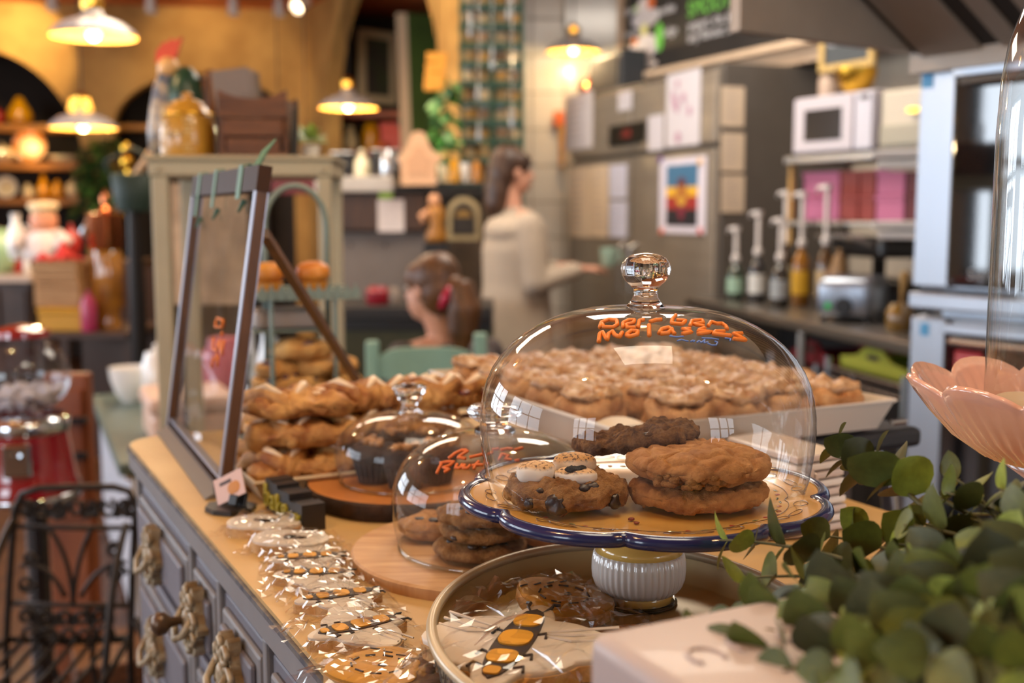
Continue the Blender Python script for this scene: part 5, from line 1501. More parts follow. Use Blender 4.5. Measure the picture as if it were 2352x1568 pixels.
# wooden crate with papers
cA, cB = XF.uv(505, 300, 0.02)[0], XF.uv(662, 300, 0.02)[0]
t = thing('wooden_crate', 'brown wooden crate with arched sides holding papers, right of the honey jar', 'crate', XF.w((cA + cB) / 2, 0.1, zct))
M_cr = mat('crate_wood', '6e401c', 0.55, col2='4a2810', vs_=5, stretch=(1, 8, 14), bump=0.25, bs=24)
zl_, zr_, zm = XF.uv(505, 205, 0.02)[1], XF.uv(660, 210, 0.02)[1], XF.uv(600, 228, 0.02)[1]
n = 14
top = [(cA + (cB - cA) * k / n, zm + (zr_ - zm) * (0.0 + abs(2 * k / n - 1) ** 2.2) * 1.1) for k in range(n + 1)]
zb0 = zct + 0.001
nb = 3
for k in range(nb):
    za = zb0 + (zm - zb0) * k / nb; zb_ = zb0 + (zm - zb0) * (k + 1) / nb - 0.003
    if k < nb - 1: MB().bbox(cA + 0.006 * (nb - k), cB - 0.006 * (nb - k), 0.0, 0.012, za, zb_, 0.002, XF.m).build('slat', M_cr, t)
    else: MB().prism([(cA, za), (cB, za)] + list(reversed(top)), 0.0, 0.012, XF.m).build('slat', M_cr, t)
MB().prism([(cA, zb0 + 0.07), (cB, zb0 + 0.07)] + list(reversed(top)), 0.20, 0.212, XF.m).build('back_slat', M_cr, t)
for a in (cA, cB - 0.012): MB().bbox(a, a + 0.012, 0.012, 0.20, zb0, zm, 0.002, XF.m).build('end_board', M_cr, t)
MB().box(cA, cB, 0.0, 0.2, zb0, zb0 + 0.006, XF.m).build('bottom_board', M_cr, t)
for k, a in enumerate(((507, 560, 172), (560, 592, 156))):
    pass
sa, sb = XF.uv(512, 200, 0.1)[0], XF.uv(598, 200, 0.1)[0]
z0_, z1_ = XF.uv(555, 250, 0.1)[1], XF.uv(555, 160, 0.1)[1]
pg = thing('paper_stack', 'grey printed papers standing up out of the wooden crate', 'papers', XF.w((sa + sb) / 2, 0.1, zb0 + 0.01))
for k in range(3):
    m4 = XF.m @ T((sa + sb) / 2 + 0.004 * k, 0.08 + 0.02 * k, 0) @ rot('Y', -0.13 + 0.03 * k)
    zc_ = (zb0 + 0.015)
    MB().box(-(sb - sa) / 2, (sb - sa) / 2, -0.001, 0.001, 0, z1_ - zc_ - 0.003 * k, T(0, 0, 0) @ T((m4.translation.x, m4.translation.y, zc_)) @ m4.to_3x3().to_4x4()).build('sheet', mat('grey_paper_%d' % k, ['7d7068', '8f8480', '776a60'][k], 0.8), pg)
t = thing('black_cutter', 'black pointed stand leaning at the right end of the wooden crate', 'stand', XF.w(XF.uv(672, 340, 0.05)[0], 0.05, zct))
pA, pB = XF.uv(665, 345, 0.05), XF.uv(683, 232, 0.05)
MB().prism([(pA[0], zct + 0.001), (pA[0] + 0.022, zct + 0.001), (pB[0] + 0.004, pB[1]), (pB[0] - 0.008, pB[1] - 0.02)], 0.03, 0.045, XF.m).build('blade', M_black, t)
MB().bbox(pA[0] - 0.004, pA[0] + 0.026, 0.02, 0.055, zct + 0.0005, zct + 0.008, 0.002, XF.m).build('foot', M_black, t)
# little plant on the right end
b = cabx(712, 0.2)
t = thing('small_plant', 'small light green plant at the right end of the cream cabinet', 'plant', b)
MB().lathe([(0.018, 0), (0.024, 0.03), (0.026, 0.034)], 16, b, cap=True).build('pot', M_whiteg, t, True, 40)
rr = random.Random(9)
lm = [leaf_mesh('leaf', 0.035, 0.02, mat('leaf_' + c, c, 0.4, var=0.1, vs_=30), 0.2, 4) for c in ('8fae4a', 'a9c46a')]
for k in range(34):
    d = rnd_unit(rr); d.z = abs(d.z) * 0.9 + 0.1
    put_leaf(rr.choice(lm), V(b) + V((0, 0, 0.034)) + V((d.x * 0.018, d.y * 0.018, d.z * 0.022)), d, V((0, -0.3, 1)), rr.uniform(0.7, 1.1), t)

# things seen through the open cabinet
t = thing('price_rack', 'mottled tan poster rack seen through the cream cabinet and the glass guard', 'rack', P(420, 600, 3.2))
q0 = P(392, 420, 3.2); q1 = P(572, 700, 3.2)
MB().bbox(q0.x, q1.x, 3.2, 3.21, q1.z, q0.z, 0.002).build('sheet', mat('pale_paper_rack', 'b49a7c', 0.8, var=0.3, vs_=9), t)
MB().box(q0.x + 0.01, q0.x + 0.02, 3.21, 3.225, 0, q0.z).build('pole', M_iron, t); MB().box(q1.x - 0.02, q1.x - 0.01, 3.21, 3.225, 0, q0.z).build('pole', M_iron, t)
for k, py in enumerate((468, 505)):
    p_ = P(428, py, 3.19)
    MB().lathe([(0.001, 0), (0.012, 0), (0.012, 0.004)], 14, m=T(p_) @ rot('X', PI / 2)).build('round_badge', M_whiteg, t)

# ------------------------------------------------------------------ left: display tables and goods
HT = 0.55
ta_ = PZ(288, 1062, HT)
LF = Frame(ta_, (0.40, -0.92))             # long white side of the low table; a points to us
Lt = 1.42
t = thing('display_table', 'low display table with glossy white side and teal green edge', 'table', LF.w(-1, 0.3, 0))
MB().bbox(-Lt, 0, 0.012, 0.03, 0.02, HT - 0.05, 0.003, LF.m).build('white_side', mat('gloss_white_side', 'e8edf6', 0.25, var=0.03, vs_=3), t)
MB().bbox(-Lt, 0.012, -0.02, 0.62, HT - 0.04, HT, 0.006, LF.m).build('top', mat('teal_grey_top', '5a6a62', 0.4), t)
MB().box(-Lt, 0.005, 0.0, 0.014, HT - 0.055, HT - 0.04, LF.m).build('edge_strip', mat('edge_tan', 'b49a78', 0.5), t)
MB().bbox(-0.02, 0.0, 0.03, 0.62, 0.0, HT - 0.04, 0.003, LF.m).build('dark_end', mat('dark_green_end', '161c10', 0.6), t)
MB().box(-Lt, -0.02, 0.58, 0.62, 0.0, HT - 0.04, LF.m).build('back', mat('dark_green_end', '161c10', 0.6), t)
def on_t(px, dep):
    r_ = LF.hit(px, 900, dep) - LF.o
    return LF.w(min(-0.06, r_.dot(LF.a)), dep, HT + 0.0006)
def on_z(px, py, z): return PZ(px, py, z)
def crt(label, px0, px1, py0, py1, D, m, nm='box', cat='box', lid=True, depth=0.2, stand=True, slats=False):
    """a box standing at depth D between pixels; carried down to the floor by its own stand when it needs one"""
    a, b_ = P(px0, py1, D), P(px1, py0, D)
    t = thing(nm, label, cat, (0.5 * (a.x + b_.x), D + depth / 2, a.z))
    if slats:
        n = 3
        for k in range(n):
            z0 = a.z + (b_.z - a.z) * k / n
            MB().bbox(a.x, b_.x, D, D + 0.012, z0 + 0.004, z0 + (b_.z - a.z) / n - 0.004, 0.002).build('slat', m, t)
        for x in (a.x, b_.x - 0.012): MB().box(x, x + 0.012, D + 0.012, D + depth, a.z, b_.z).build('side', m, t)
        MB().box(a.x, b_.x, D + depth - 0.01, D + depth, a.z, b_.z).build('back', m, t)
        MB().box(a.x, b_.x, D, D + depth, a.z, a.z + 0.008).build('bottom', m, t)
    else:
        MB().bbox(a.x, b_.x, D, D + depth, a.z, a.z + (b_.z - a.z) * (0.75 if lid else 1), 0.005).build('case', m, t)
        if lid: MB().bbox(a.x - 0.004, b_.x + 0.004, D - 0.004, D + depth + 0.004, a.z + (b_.z - a.z) * 0.76, b_.z, 0.005).build('lid', m, t)
    return t, a, b_
# merchandise stand behind the table (stepped), with crates, tins and copper
M_tan = mat('tan_crate', 'c29a6a', 0.6, col2='a67c4e', vs_=4, stretch=(1, 8, 8))
S0 = P(130, 760, 5.2)
st = thing('stepped_stand', 'dark wooden stepped stand carrying crates and tins at the left', 'stand', (S0.x, 5.4, 0))
zs1 = P(130, 762, 5.2).z; zs2_ = P(130, 605, 5.5).z
MB().bbox(P(82, 760, 5.2).x, P(300, 760, 5.2).x, 5.15, 5.75, zs1 - 0.03, zs1, 0.004).build('lower_step', mat('stand_wood', '3a2416', 0.5), st)
MB().bbox(P(70, 700, 5.75).x, P(300, 700, 5.75).x, 5.76, 6.2, zs2_ - 0.03, zs2_, 0.004).build('upper_step', mat('stand_wood', '3a2416', 0.5), st)
for px in (90, 292):
    MB().box(P(px, 760, 5.2).x - 0.02, P(px, 760, 5.2).x + 0.02, 5.2, 5.24, 0, zs1 - 0.03).build('leg', mat('stand_wood', '3a2416', 0.5), st)
    MB().box(P(px, 700, 5.8).x - 0.02, P(px, 700, 5.8).x + 0.02, 6.1, 6.14, 0, zs2_ - 0.03).build('leg', mat('stand_wood', '3a2416', 0.5), st)
MB().box(P(84, 760, 5.2).x, P(300, 760, 5.2).x, 5.74, 5.76, 0.05, zs2_ - 0.03).build('riser', mat('stand_wood', '3a2416', 0.5), st)
def on_s(px, D=5.4): p_ = P(px, 700, D); return V((p_.x, D, zs1 + 0.0006))
def on_u(px, D=5.95): p_ = P(px, 600, D); return V((p_.x, D, zs2_ + 0.0006))
def boxat(label, px0, px1, base, h, D, depth, m, nm, cat, slats=False, lid=True):
    x0, x1_ = P(px0, 700, D).x, P(px1, 700, D).x
    t = thing(nm, label, cat, ((x0 + x1_) / 2, D + depth / 2, base))
    if slats:
        for k in range(3): MB().bbox(x0, x1_, D, D + 0.012, base + h * k / 3 + 0.003, base + h * (k + 1) / 3 - 0.003, 0.002).build('slat', m, t)
        for x in (x0, x1_ - 0.012): MB().box(x, x + 0.012, D + 0.012, D + depth, base, base + h).build('side', m, t)
        MB().box(x0, x1_, D + depth - 0.01, D + depth, base, base + h).build('back', m, t)
        MB().box(x0 + 0.012, x1_ - 0.012, D + 0.012, D + depth - 0.01, base, base + 0.008).build('bottom', m, t)
    else:
        MB().bbox(x0, x1_, D, D + depth, base, base + h * (0.75 if lid else 1), 0.006).build('case', m, t)
        if lid: MB().bbox(x0 - 0.005, x1_ + 0.005, D - 0.005, D + depth + 0.005, base + h * 0.76, base + h, 0.006).build('lid', m, t)
    return t
e1 = zs1 + 0.0006
hY = P(130, 708, 5.22).z - e1
boxat('mustard yellow box at the foot of the tan crates, left', 86, 186, e1, hY, 5.22, 0.2, mat('mustard_box', 'c8921c', 0.5), 'gift_box', 'box')
boxat('tan slatted crate stacked on the mustard yellow box', 80, 182, e1 + hY + 0.007, P(130, 655, 5.22).z - e1 - hY, 5.24, 0.2, M_tan, 'fruit_crate', 'crate', True)
hT2 = P(130, 655, 5.22).z + 0.010
boxat('upper tan crate under the red cloth, topmost of its stack', 78, 178, hT2, P(130, 603, 5.24).z - hT2, 5.25, 0.2, M_tan, 'fruit_crate', 'crate', True)
ztc = P(130, 603, 5.24).z + 0.001
t = thing('red_cloth', 'crumpled red cloth lying on the tan crate stack', 'cloth', (P(125, 590, 5.3).x, 5.32, ztc))
rr = random.Random(4); xa, xb = P(80, 600, 5.3).x, P(175, 600, 5.3).x
M_redc = mat('red_cloth', 'b8241c', 0.8)
MB().grid(lambda u, v: (xa + (xb - xa) * u, 5.26 + 0.17 * v, ztc + 0.012 + 0.09 * (0.5 + 0.5 * math.sin(u * 9 + v * 4)) * math.sin(PI * u) * math.sin(PI * v) + 0.02 * noise.noise(V((u * 6, v * 6, 1)))), 26, 14).build('folds', M_redc, t, True)
M_chef = mat('chef_cloth', 'd8c8c0', 0.7)
b = V((P(120, 560, 5.45).x, 5.56, ztc)); 
t = thing('santa_figurine', 'chef figurine with pink face standing behind the red cloth', 'figurine', on_u(105))
b = on_u(105); hF = P(105, 462, 5.95).z - b.z
MB().lathe([(0.10, 0), (0.11, hF * 0.1), (0.09, hF * 0.35), (0.06, hF * 0.5)], 20, b, cap=True).build('robe', M_chef, t, True)
MB().ball(b + V((0, 0, hF * 0.66)), (0.07, 0.07, 0.08), 18).build('head', mat('figurine_pink', 'd8906c', 0.5), t, True)
MB().lathe([(0.062, hF * 0.76), (0.06, hF * 0.84), (0.08, hF * 0.9), (0.07, hF * 0.98), (0.02, hF)], 18, b, cap=True).build('hat', mat('figurine_cream_hat', 'e8c898', 0.6), t, True)
for s in (-1, 1): MB().tube([b + V((s * 0.07, 0, hF * 0.45)), b + V((s * 0.14, -0.05, hF * 0.32)), b + V((s * 0.10, -0.10, hF * 0.25))], 0.028, 8).build('arm', M_chef, t, True)
t.name = 'chef_figurine'
pot('white_pitcher', 'white pitcher left of the chef figurine', 'pitcher', on_u(40), vase_prof(0.05, 0.24), M_whiteg, handle=True)
pot('red_apple_jar', 'red jar right of the chef figurine', 'jar', on_u(166), round_prof(0.05, 0.16), M_redg, knob=0.012)
# copper pot column
b = on_s(250, 5.35)
t = thing('copper_urn', 'tall copper urn with amber glass body beside the cream cabinet', 'urn', b)
z1_ = P(250, 712, 5.35).z - b.z; z2_ = P(250, 572, 5.35).z - b.z; z3_ = P(250, 492, 5.35).z - b.z; z4 = P(250, 440, 5.35).z - b.z
M_ag = mat('amber_glass', 'a8702a', 0.1, coat=1.0, col2='7a4a14', vs_=9)
MB().lathe([(0.055, 0), (0.06, 0.02), (0.05, 0.05), (0.055, z1_), (0.075, z1_ + 0.03), (0.07, z2_ - 0.02), (0.06, z2_)], 24, b, cap=True).build('glass_body', M_ag, t, True, 50)
MB().lathe([(0.070, z2_), (0.078, z2_ + 0.01), (0.078, z3_ - 0.01), (0.082, z3_), (0.070, z3_ + 0.005)], 24, b, cap=True).build('copper_top', M_copper, t, True, 50)
MB().lathe([(0.02, z3_), (0.03, z3_ + 0.02), (0.012, z3_ + 0.04), (0.02, z4 - 0.03), (0.004, z4)], 16, b, cap=True).build('finial', M_copper, t, True, 50)
MB().tube([b + V((-0.078, 0, z3_ - 0.02)), b + V((-0.11, -0.01, (z2_ + z3_) / 2)), b + V((-0.078, 0, z2_ + 0.02))], 0.010, 8).build('handle', M_steelb, t, True)
pot('amber_bottle', 'amber bottle standing left of the copper urn', 'bottle', on_s(202, 5.4), vase_prof(0.035, 0.30), mat('amber_bottle', 'a4641c', 0.12, coat=1.0))
pot('pink_tin', 'magenta tin at the foot of the copper urn', 'tin', on_s(203, 5.22), jar_prof(0.035, 0.16), mat('magenta_tin', 'a83058', 0.35), knob=0.012)
# goods on the low white table
hb_ = P(262, 735, 4.0)
pot('white_bowl', 'white bowl standing at the back of the low white sided table', 'bowl', LF.w(-1.15, 0.12, HT + 0.001), bowl_prof(0.085, 0.14), M_whiteg)
pot('white_canister', 'tall white canister right of the white bowl', 'canister', LF.w(-0.95, 0.20, HT + 0.001), jar_prof(0.06, 0.22), M_whiteg, knob=0.014)
pot('mustard_canister', 'mustard canister beside the tall white one', 'canister', LF.w(-0.78, 0.28, HT + 0.001), jar_prof(0.065, 0.20), M_yel, knob=0.014)
pot('orange_bowl', 'orange bowl behind the white bowl on the low table', 'bowl', LF.w(-1.28, 0.38, HT + 0.001), bowl_prof(0.08, 0.17), M_orange)
b = on_t(268, 0.16)
t = thing('cake_box', 'large pale pink tray box at the near end of the low table', 'box', b)
s_ = (V(b) - LF.o).dot(LF.a)
s_ = -0.36
MB().bbox(s_ - 0.14, s_ + 0.16, 0.10, 0.36, HT + 0.001, HT + 0.10, 0.02, LF.m).build('case', mat('peach_white', 'ddb9a2', 0.4), t)
MB().bbox(s_ - 0.15, s_ + 0.17, 0.09, 0.37, HT + 0.101, HT + 0.16, 0.02, LF.m).build('lid', mat('peach_white', 'ddb9a2', 0.4), t)
M_gl = mat('glassware', 'c4ccd0', 0.05, coat=1.0, spec=1.0)
for k, (s_, dd, h_, rr_) in enumerate(((-0.12, 0.40, 0.30, 0.03), (-0.2, 0.50, 0.34, 0.028), (-0.45, 0.52, 0.42, 0.032), (-0.62, 0.50, 0.36, 0.03))):
    pot('glass_bottle', ['clear glass bottle at the near right corner of the low table', 'second clear glass bottle on the low table, behind the near one', 'tallest clear glass bottle behind the pale pink box', 'clear glass bottle next to the tallest one'][k], 'bottle', LF.w(s_, dd, HT + 0.001), [(rr_ * 0.95, 0), (rr_, 0.01), (rr_, h_ * 0.55), (rr_ * 0.4, h_ * 0.72), (rr_ * 0.35, h_ * 0.95), (rr_ * 0.45, h_)], M_gl)
# pink canister and pale stand to the right, next to the cabinet post
pot('red_canister', 'dusty red canister on the low table next to the cream cabinet post', 'canister', LF.w(-0.62, 0.40, HT + 0.001), jar_prof(0.075, 0.30), M_pinkp)
# dark garden sign with pale wooden spoon/paddle near the garland
t = thing('dark_basket', 'dark green basket holding a pale wooden paddle, at the garland foot', 'basket', P(310, 470, 5.1))
q0 = P(308, 485, 5.1)
MB().lathe([(0.07, 0), (0.085, 0.05), (0.095, 0.16), (0.088, 0.165), (0.07, 0.03)], 18, q0, cap=False).build('tub', mat('dark_basket_green', '12281c', 0.6), t, True)
MB().tube([q0 + V((-0.095, 0, 0.13)), q0 + V((-0.12, 0, 0.22)), q0 + V((0, 0, 0.28)), q0 + V((0.12, 0, 0.22)), q0 + V((0.095, 0, 0.13))], 0.008, 8).build('handle', mat('dark_basket_green', '12281c', 0.6), t, True)
MB().cyl((q0.x, q0.y, 0), (q0.x, q0.y, q0.z + 0.002), 0.05, 0.03, 12).build('post', M_iron, t)
p0, p1 = P(297, 425, 5.08), P(350, 345, 5.0)
sp = MB().tube([p0, p0.lerp(p1, 0.3), p0.lerp(p1, 0.6), p1], [0.03, 0.018, 0.016, 0.018], 10).build('wooden_paddle', mat('pale_paddle', 'c9a276', 0.6), None, True)
tag(sp, 'pale wooden paddle leaning out of the dark green basket', 'paddle')
bb = pot('brass_ornament', 'brass ball ornament on a tall stem at the edge of the second arch', 'ornament', V((P(293, 380, 6.0).x, 6.0, P(293, 380, 6.0).z - 0.02)), [(0.02, 0), (0.035, 0.02), (0.035, 0.05), (0.014, 0.07), (0.03, 0.09), (0.03, 0.12), (0.008, 0.14)], M_brass)
MB().cyl((P(293, 380, 6.0).x, 6.0, 0), (P(293, 380, 6.0).x, 6.0, P(293, 380, 6.0).z - 0.018), 0.012, seg=8).build('stem', M_brass, bb)
# dark wooden dresser at the far left with crockery
t = thing('dark_dresser', 'dark wooden dresser standing far left under the arch shelves', 'dresser', P(20, 900, 6.3))
a = P(-120, 640, 6.3); b_ = P(68, 640, 6.3)
zd = P(30, 632, 6.3).z
MB().bbox(a.x, b_.x, 6.3, 6.8, 0, zd - 0.04, 0.006).build('carcass', mat('dresser_wood', '3c2618', 0.5, col2='28170e', vs_=4), t)
MB().bbox(a.x - 0.02, b_.x + 0.02, 6.27, 6.8, zd - 0.04, zd, 0.006).build('top', mat('dresser_top', 'b8a08c', 0.35), t)
for k in range(3):
    MB().bbox(a.x + 0.02 + (b_.x - a.x) * k / 3, a.x + (b_.x - a.x) * (k + 1) / 3 - 0.02, 6.285, 6.3, 0.1, zd - 0.08, 0.006).build('door', mat('dresser_wood', '3c2618', 0.5), t)
for k, (px, m_, h_, lab) in enumerate(((-2, M_greeng, 0.26, 'pale green round jar on the dark dresser at the left edge'), (42, M_redg, 0.10, 'red and white bowl on the dark dresser'), (64, M_whiteg, 0.16, 'white jug at the right end of the dark dresser'))):
    p_ = P(px, 632, 6.5)
    pot(['ginger_jar', 'red_bowl', 'white_jug'][k], lab, ['jar', 'bowl', 'jug'][k], V((p_.x, 6.5, zd + 0.0006)), [round_prof(0.13, h_), bowl_prof(0.032, h_), vase_prof(0.026, h_)][k], m_, handle=(k == 2))

# ------------------------------------------------------------------ gumball machine on its pole stand
GDp = 2.75
gb = P(62, 1112, GDp)
M_grd = mat('gumball_red', '8a0612', 0.12, coat=1.0)
M_chrome = mat('chrome', 'd0d4d8', 0.08, metal=1.0)
t = thing('gumball_machine', 'red gumball machine with glass globe on a black pole', 'gumball machine', (gb.x, gb.y, 0))
def gz(py): return P(62, py, GDp).z
def gr(px): return (px) / FPX * GDp
z0 = gz(1112)
MB().lathe([(gr(120), z0 - 0.012), (gr(122), z0), (gr(112), z0 + 0.02), (gr(104), gz(1040)), (gr(96), gz(990)), (gr(96), gz(985))], 36, (gb.x, gb.y, 0), cap=True).build('base', M_grd, t, True, 50)
MB().lathe([(gr(98), gz(988)), (gr(101), gz(984)), (gr(101), gz(962)), (gr(96), gz(956)), (gr(88), gz(950))], 36, (gb.x, gb.y, 0), cap=False).build('chrome_collar', M_chrome, t, True, 50)
cz = (gz(955) + gz(768)) / 2; rz = (gz(768) - gz(955)) / 2; rx = gr(108)
MB().lathe([(rx * math.cos(a) , cz + rz * math.sin(a)) for a in [(-1.1 + 2.45 * k / 22) for k in range(23)]], 40, (gb.x, gb.y, 0)).build('globe', thin_glass('globe_glass', 'f4f6f8', 0.06, 0.8), t, True)
MB().lathe([(rx * 0.25, gz(775)), (rx * 0.62, gz(772)), (rx * 0.60, gz(758)), (rx * 0.35, gz(748)), (rx * 0.08, gz(744))], 30, (gb.x, gb.y, 0), cap=True).build('lid', M_grd, t, True, 50)
MB().lathe([(gr(121), z0 - 0.03), (gr(123), z0 - 0.012), (gr(118), z0 - 0.011)], 30, (gb.x, gb.y, 0), cap=True).build('chrome_rim', M_chrome, t, True)
MB().cyl((gb.x + gr(0), gb.y, 0.02), (gb.x + gr(0), gb.y, gz(950)), 0.009, seg=10).build('rod', M_steelb, t)
MB().cyl((gb.x + 0.02, gb.y, 0.03), (gb.x + 0.02, gb.y, z0 - 0.03), 0.026, seg=18).build('pole', mat('pole_black', '0e0e12', 0.15, coat=1.0), t, True, 40)
MB().lathe([(0.15, 0), (0.15, 0.02), (0.05, 0.035)], 28, (gb.x + 0.02, gb.y, 0), cap=True).build('foot', M_iron, t, True, 40)
m4 = T(gb.x, gb.y, gz(1035)) @ rot('Z', 0.25) @ T(0, -gr(106), 0)
MB().bbox(-0.032, 0.032, -0.018, 0.01, -0.04, 0.04, 0.006, m4).build('coin_plate', M_chrome, t); MB().lathe([(0.001, 0.018), (0.012, 0.018), (0.014, 0)], 14, m=m4 @ T(0, -0.018, 0.008) @ rot('X', PI / 2)).build('crank', M_chrome, t)
# gumballs in the globe: white pieces
rr = random.Random(2); mb = MB()
for k in range(170):
    for _ in range(30):
        x, y = rr.uniform(-1, 1) * rx, rr.uniform(-1, 1) * rx
        zz = gz(950) + 0.012 + rr.random() * (gz(905) - gz(950))
        if x * x + y * y + ((zz - cz) * rx / rz) ** 2 < (rx * 0.92) ** 2: break
    mb.ball((gb.x + x, gb.y + y, zz), 0.0095, 8)
go = mb.build('candy_balls', mat('candy_white', 'cfc8cc', 0.3), t, True)
go['kind'] = 'stuff'

# ------------------------------------------------------------------ wrought iron chair
ID = 2.25
IFr = Frame(P(175, 1300, ID), (1, 0.05))
def ip(px, py, dep=0.0):
    s_, z_ = IFr.uv(px, py, dep); return IFr.w(s_, dep, z_)
t = thing('iron_chair', 'black wrought iron chair with leaf scroll back at the lower left', 'chair', (IFr.o.x, IFr.o.y + 0.15, 0))
M_ir = mat('wrought_iron', '2a211a', 0.5, metal=0.5, var=0.2, vs_=20)
zl = IFr.uv(60, 1500)[1]
bk = [ip(18, 1700), ip(14, 1480), ip(22, 1330), ip(30, 1220), ip(34, 1170), ip(50, 1135), ip(90, 1121), ip(175, 1118), ip(262, 1118), ip(296, 1128), ip(312, 1160), ip(310, 1200), ip(304, 1330), ip(300, 1480), ip(300, 1700)]
bk[0].z = 0.0; bk[-1].z = 0.0
MB().tube(bk, 0.0075, 8).build('back_hoop', M_ir, t, True)
for a, b_, c in (((35, 1208), (175, 1212), (308, 1212)), ((28, 1385), (175, 1390), (302, 1390))):
    MB().tube([ip(*a), ip(*b_), ip(*c)], 0.0055, 8).build('cross_bar', M_ir, t, True)
# scrolled leaf band between the two upper bars, and the panel below
def scroll(mb, px, py, r, turns, dirn, th, dep=0.0, start=0.0):
    pts = []
    for k in range(22):
        q_ = k / 21
        a = start + dirn * q_ * turns * 2 * PI; rr_ = r * (1 - 0.75 * q_)
        pts.append(ip(px + rr_ * math.cos(a), py + rr_ * math.sin(a), dep))
    mb.tube(pts, th, 6)
for k in range(7):
    x = 58 + k * 38
    mb = MB(); scroll(mb, x, 1168, 22, 1.25, 1 if k % 2 else -1, 0.0045, 0, k); mb.build('scroll', M_ir, t, True)
    o = put_leaf(leaf_mesh('iron_leaf', 0.032, 0.022, M_ir, 0.2, 4), ip(x + 15, 1190), (0.5 if k % 2 else -0.5, 0, 0.8), (0, -1, 0.1), 1.0, t, 'iron_leaf')
    o = put_leaf(o.data, ip(x - 6, 1148), (-0.6 if k % 2 else 0.6, 0, -0.6), (0, -1, 0.1), 0.8, t, 'iron_leaf')
for k in range(5):
    x = 62 + k * 42
    for r_, y in ((20, 1415), (24, 1458)):
        mb = MB(); scroll(mb, x + (8 if r_ == 24 else 0), y, r_, 1.3, 1 if (k + r_) % 2 else -1, 0.005, 0, k * 1.7); mb.build('scroll', M_ir, t, True)
    put_leaf(bpy.data.meshes['iron_leaf'], ip(x + 16, 1440), (0.4, 0, 0.9), (0, -1, 0.1), 1.1, t, 'iron_leaf')
for (a, b_, c, d_) in (((112, 1212), (150, 1260), (165, 1320), (168, 1385)), ((212, 1212), (185, 1260), (172, 1320), (168, 1385)), ((48, 1298), (90, 1290), (120, 1310), (150, 1370)), ((290, 1290), (250, 1292), (215, 1310), (186, 1370))):
    MB().tube(bez(ip(*a), ip(*b_), ip(*c), ip(*d_), 12), 0.005, 8).build('curved_bar', M_ir, t, True)
for px, py, r_ in ((262, 1262, 18), (268, 1318, 22), (70, 1280, 16), (60, 1340, 20)):
    mb = MB(); scroll(mb, px, py, r_, 1.4, -1 if px > 150 else 1, 0.0045); mb.build('scroll', M_ir, t, True)
MB().tube([ip(22, 1470), ip(175, 1474), ip(300, 1470)], 0.0055, 8).build('cross_bar', M_ir, t, True)
# arms and seat
for a, b_, c, d_ in (((34, 1190, 0), (10, 1225, -0.05), (-10, 1290, -0.1), (-30, 1330, -0.15)), ((290, 1205, 0), (262, 1290, -0.12), (248, 1420, -0.16), (238, 1600, -0.18)), ((308, 1420, 0), (340, 1480, -0.02), (365, 1540, -0.05), (400, 1640, -0.08))):
    MB().tube(bez(ip(*a), ip(*b_), ip(*c), ip(*d_), 12), 0.0075, 8).build('arm_bar', M_ir, t, True)
zse = 0.43
s0_, s1_ = IFr.uv(15, 1500)[0], IFr.uv(300, 1500)[0]
MB().tube([IFr.w(s0_, 0, zse), IFr.w(s1_, 0, zse), IFr.w(s1_ + 0.02, -0.3, zse), IFr.w(s0_ - 0.02, -0.3, zse)], 0.0075, 8, closed=True).build('seat_frame', M_ir, t, True)
for k in range(6):
    s_ = s0_ + (s1_ - s0_) * (k + 1) / 7
    MB().tube([IFr.w(s_, 0, zse), IFr.w(s_, -0.15, zse - 0.004), IFr.w(s_, -0.3, zse)], 0.005, 6).build('seat_bar', M_ir, t, True)
for s_ in (s0_ - 0.02, s1_ + 0.02): MB().tube([IFr.w(s_, -0.3, zse), IFr.w(s_, -0.31, 0.2), IFr.w(s_, -0.34, 0.0)], 0.0075, 8).build('front_leg', M_ir, t, True)
for px in (95, 215): MB().tube(bez(ip(px, 1480), ip(px + (25 if px < 150 else -10), 1520), ip(px + (45 if px < 150 else 8), 1560), ip(px + (60 if px < 150 else 20), 1640), 8), 0.006, 8).build('curved_bar', M_ir, t, True)
# orange brown boards behind the chair, wooden crate on the floor
t = thing('terracotta_panel', 'orange brown wooden cupboard behind the iron chair', 'cupboard', (P(170, 1340, 3.0).x, 3.1, 0))
a, b_ = P(104, 1120, 3.05), P(206, 1120, 3.05)
ztp_ = P(170, 860, 3.05).z
MB().bbox(a.x, b_.x, 3.06, 3.11, 0.0, ztp_, 0.006).build('carcass', mat('terracotta_wood', '8a4c28', 0.5, col2='74391c', vs_=4), t)
for k in range(2):
    MB().bbox(a.x + 0.01, b_.x - 0.01, 3.045, 3.06, 0.08 + (ztp_ - 0.1) * k / 2, 0.06 + (ztp_ - 0.1) * (k + 1) / 2, 0.005).build('door', mat('terracotta_wood', '8a4c28', 0.5), t)
for py in (965, 1045):
    p_ = P(172, py, 3.04); MB().bbox(p_.x - 0.02, p_.x + 0.035, 3.02, 3.045, p_.z - 0.01, p_.z + 0.01, 0.005).build('hinge', M_black, t)
p_ = PZ(330, 1520, 0.05)
t = thing('floor_crate', 'brown wooden box lying on the floor by the grey dresser', 'crate', (p_.x, p_.y, 0))
zt = 0.12
m4 = T(PZ(345, 1500, zt).x, PZ(345, 1500, zt).y + 0.12, 0) @ rot('Z', 0.44)
for k in range(2): MB().bbox(-0.24, 0.24, -0.14, -0.125, 0.005 + 0.058 * k, 0.058 + 0.058 * k, 0.003, m4).build('slat', M_cr, t)
MB().bbox(-0.24, 0.24, -0.125, 0.14, 0.10, 0.115, 0.003, m4).build('lid', mat('crate_lid', '8a5a2c', 0.5, col2='6e4420', vs_=5, stretch=(1, 8, 1)), t)
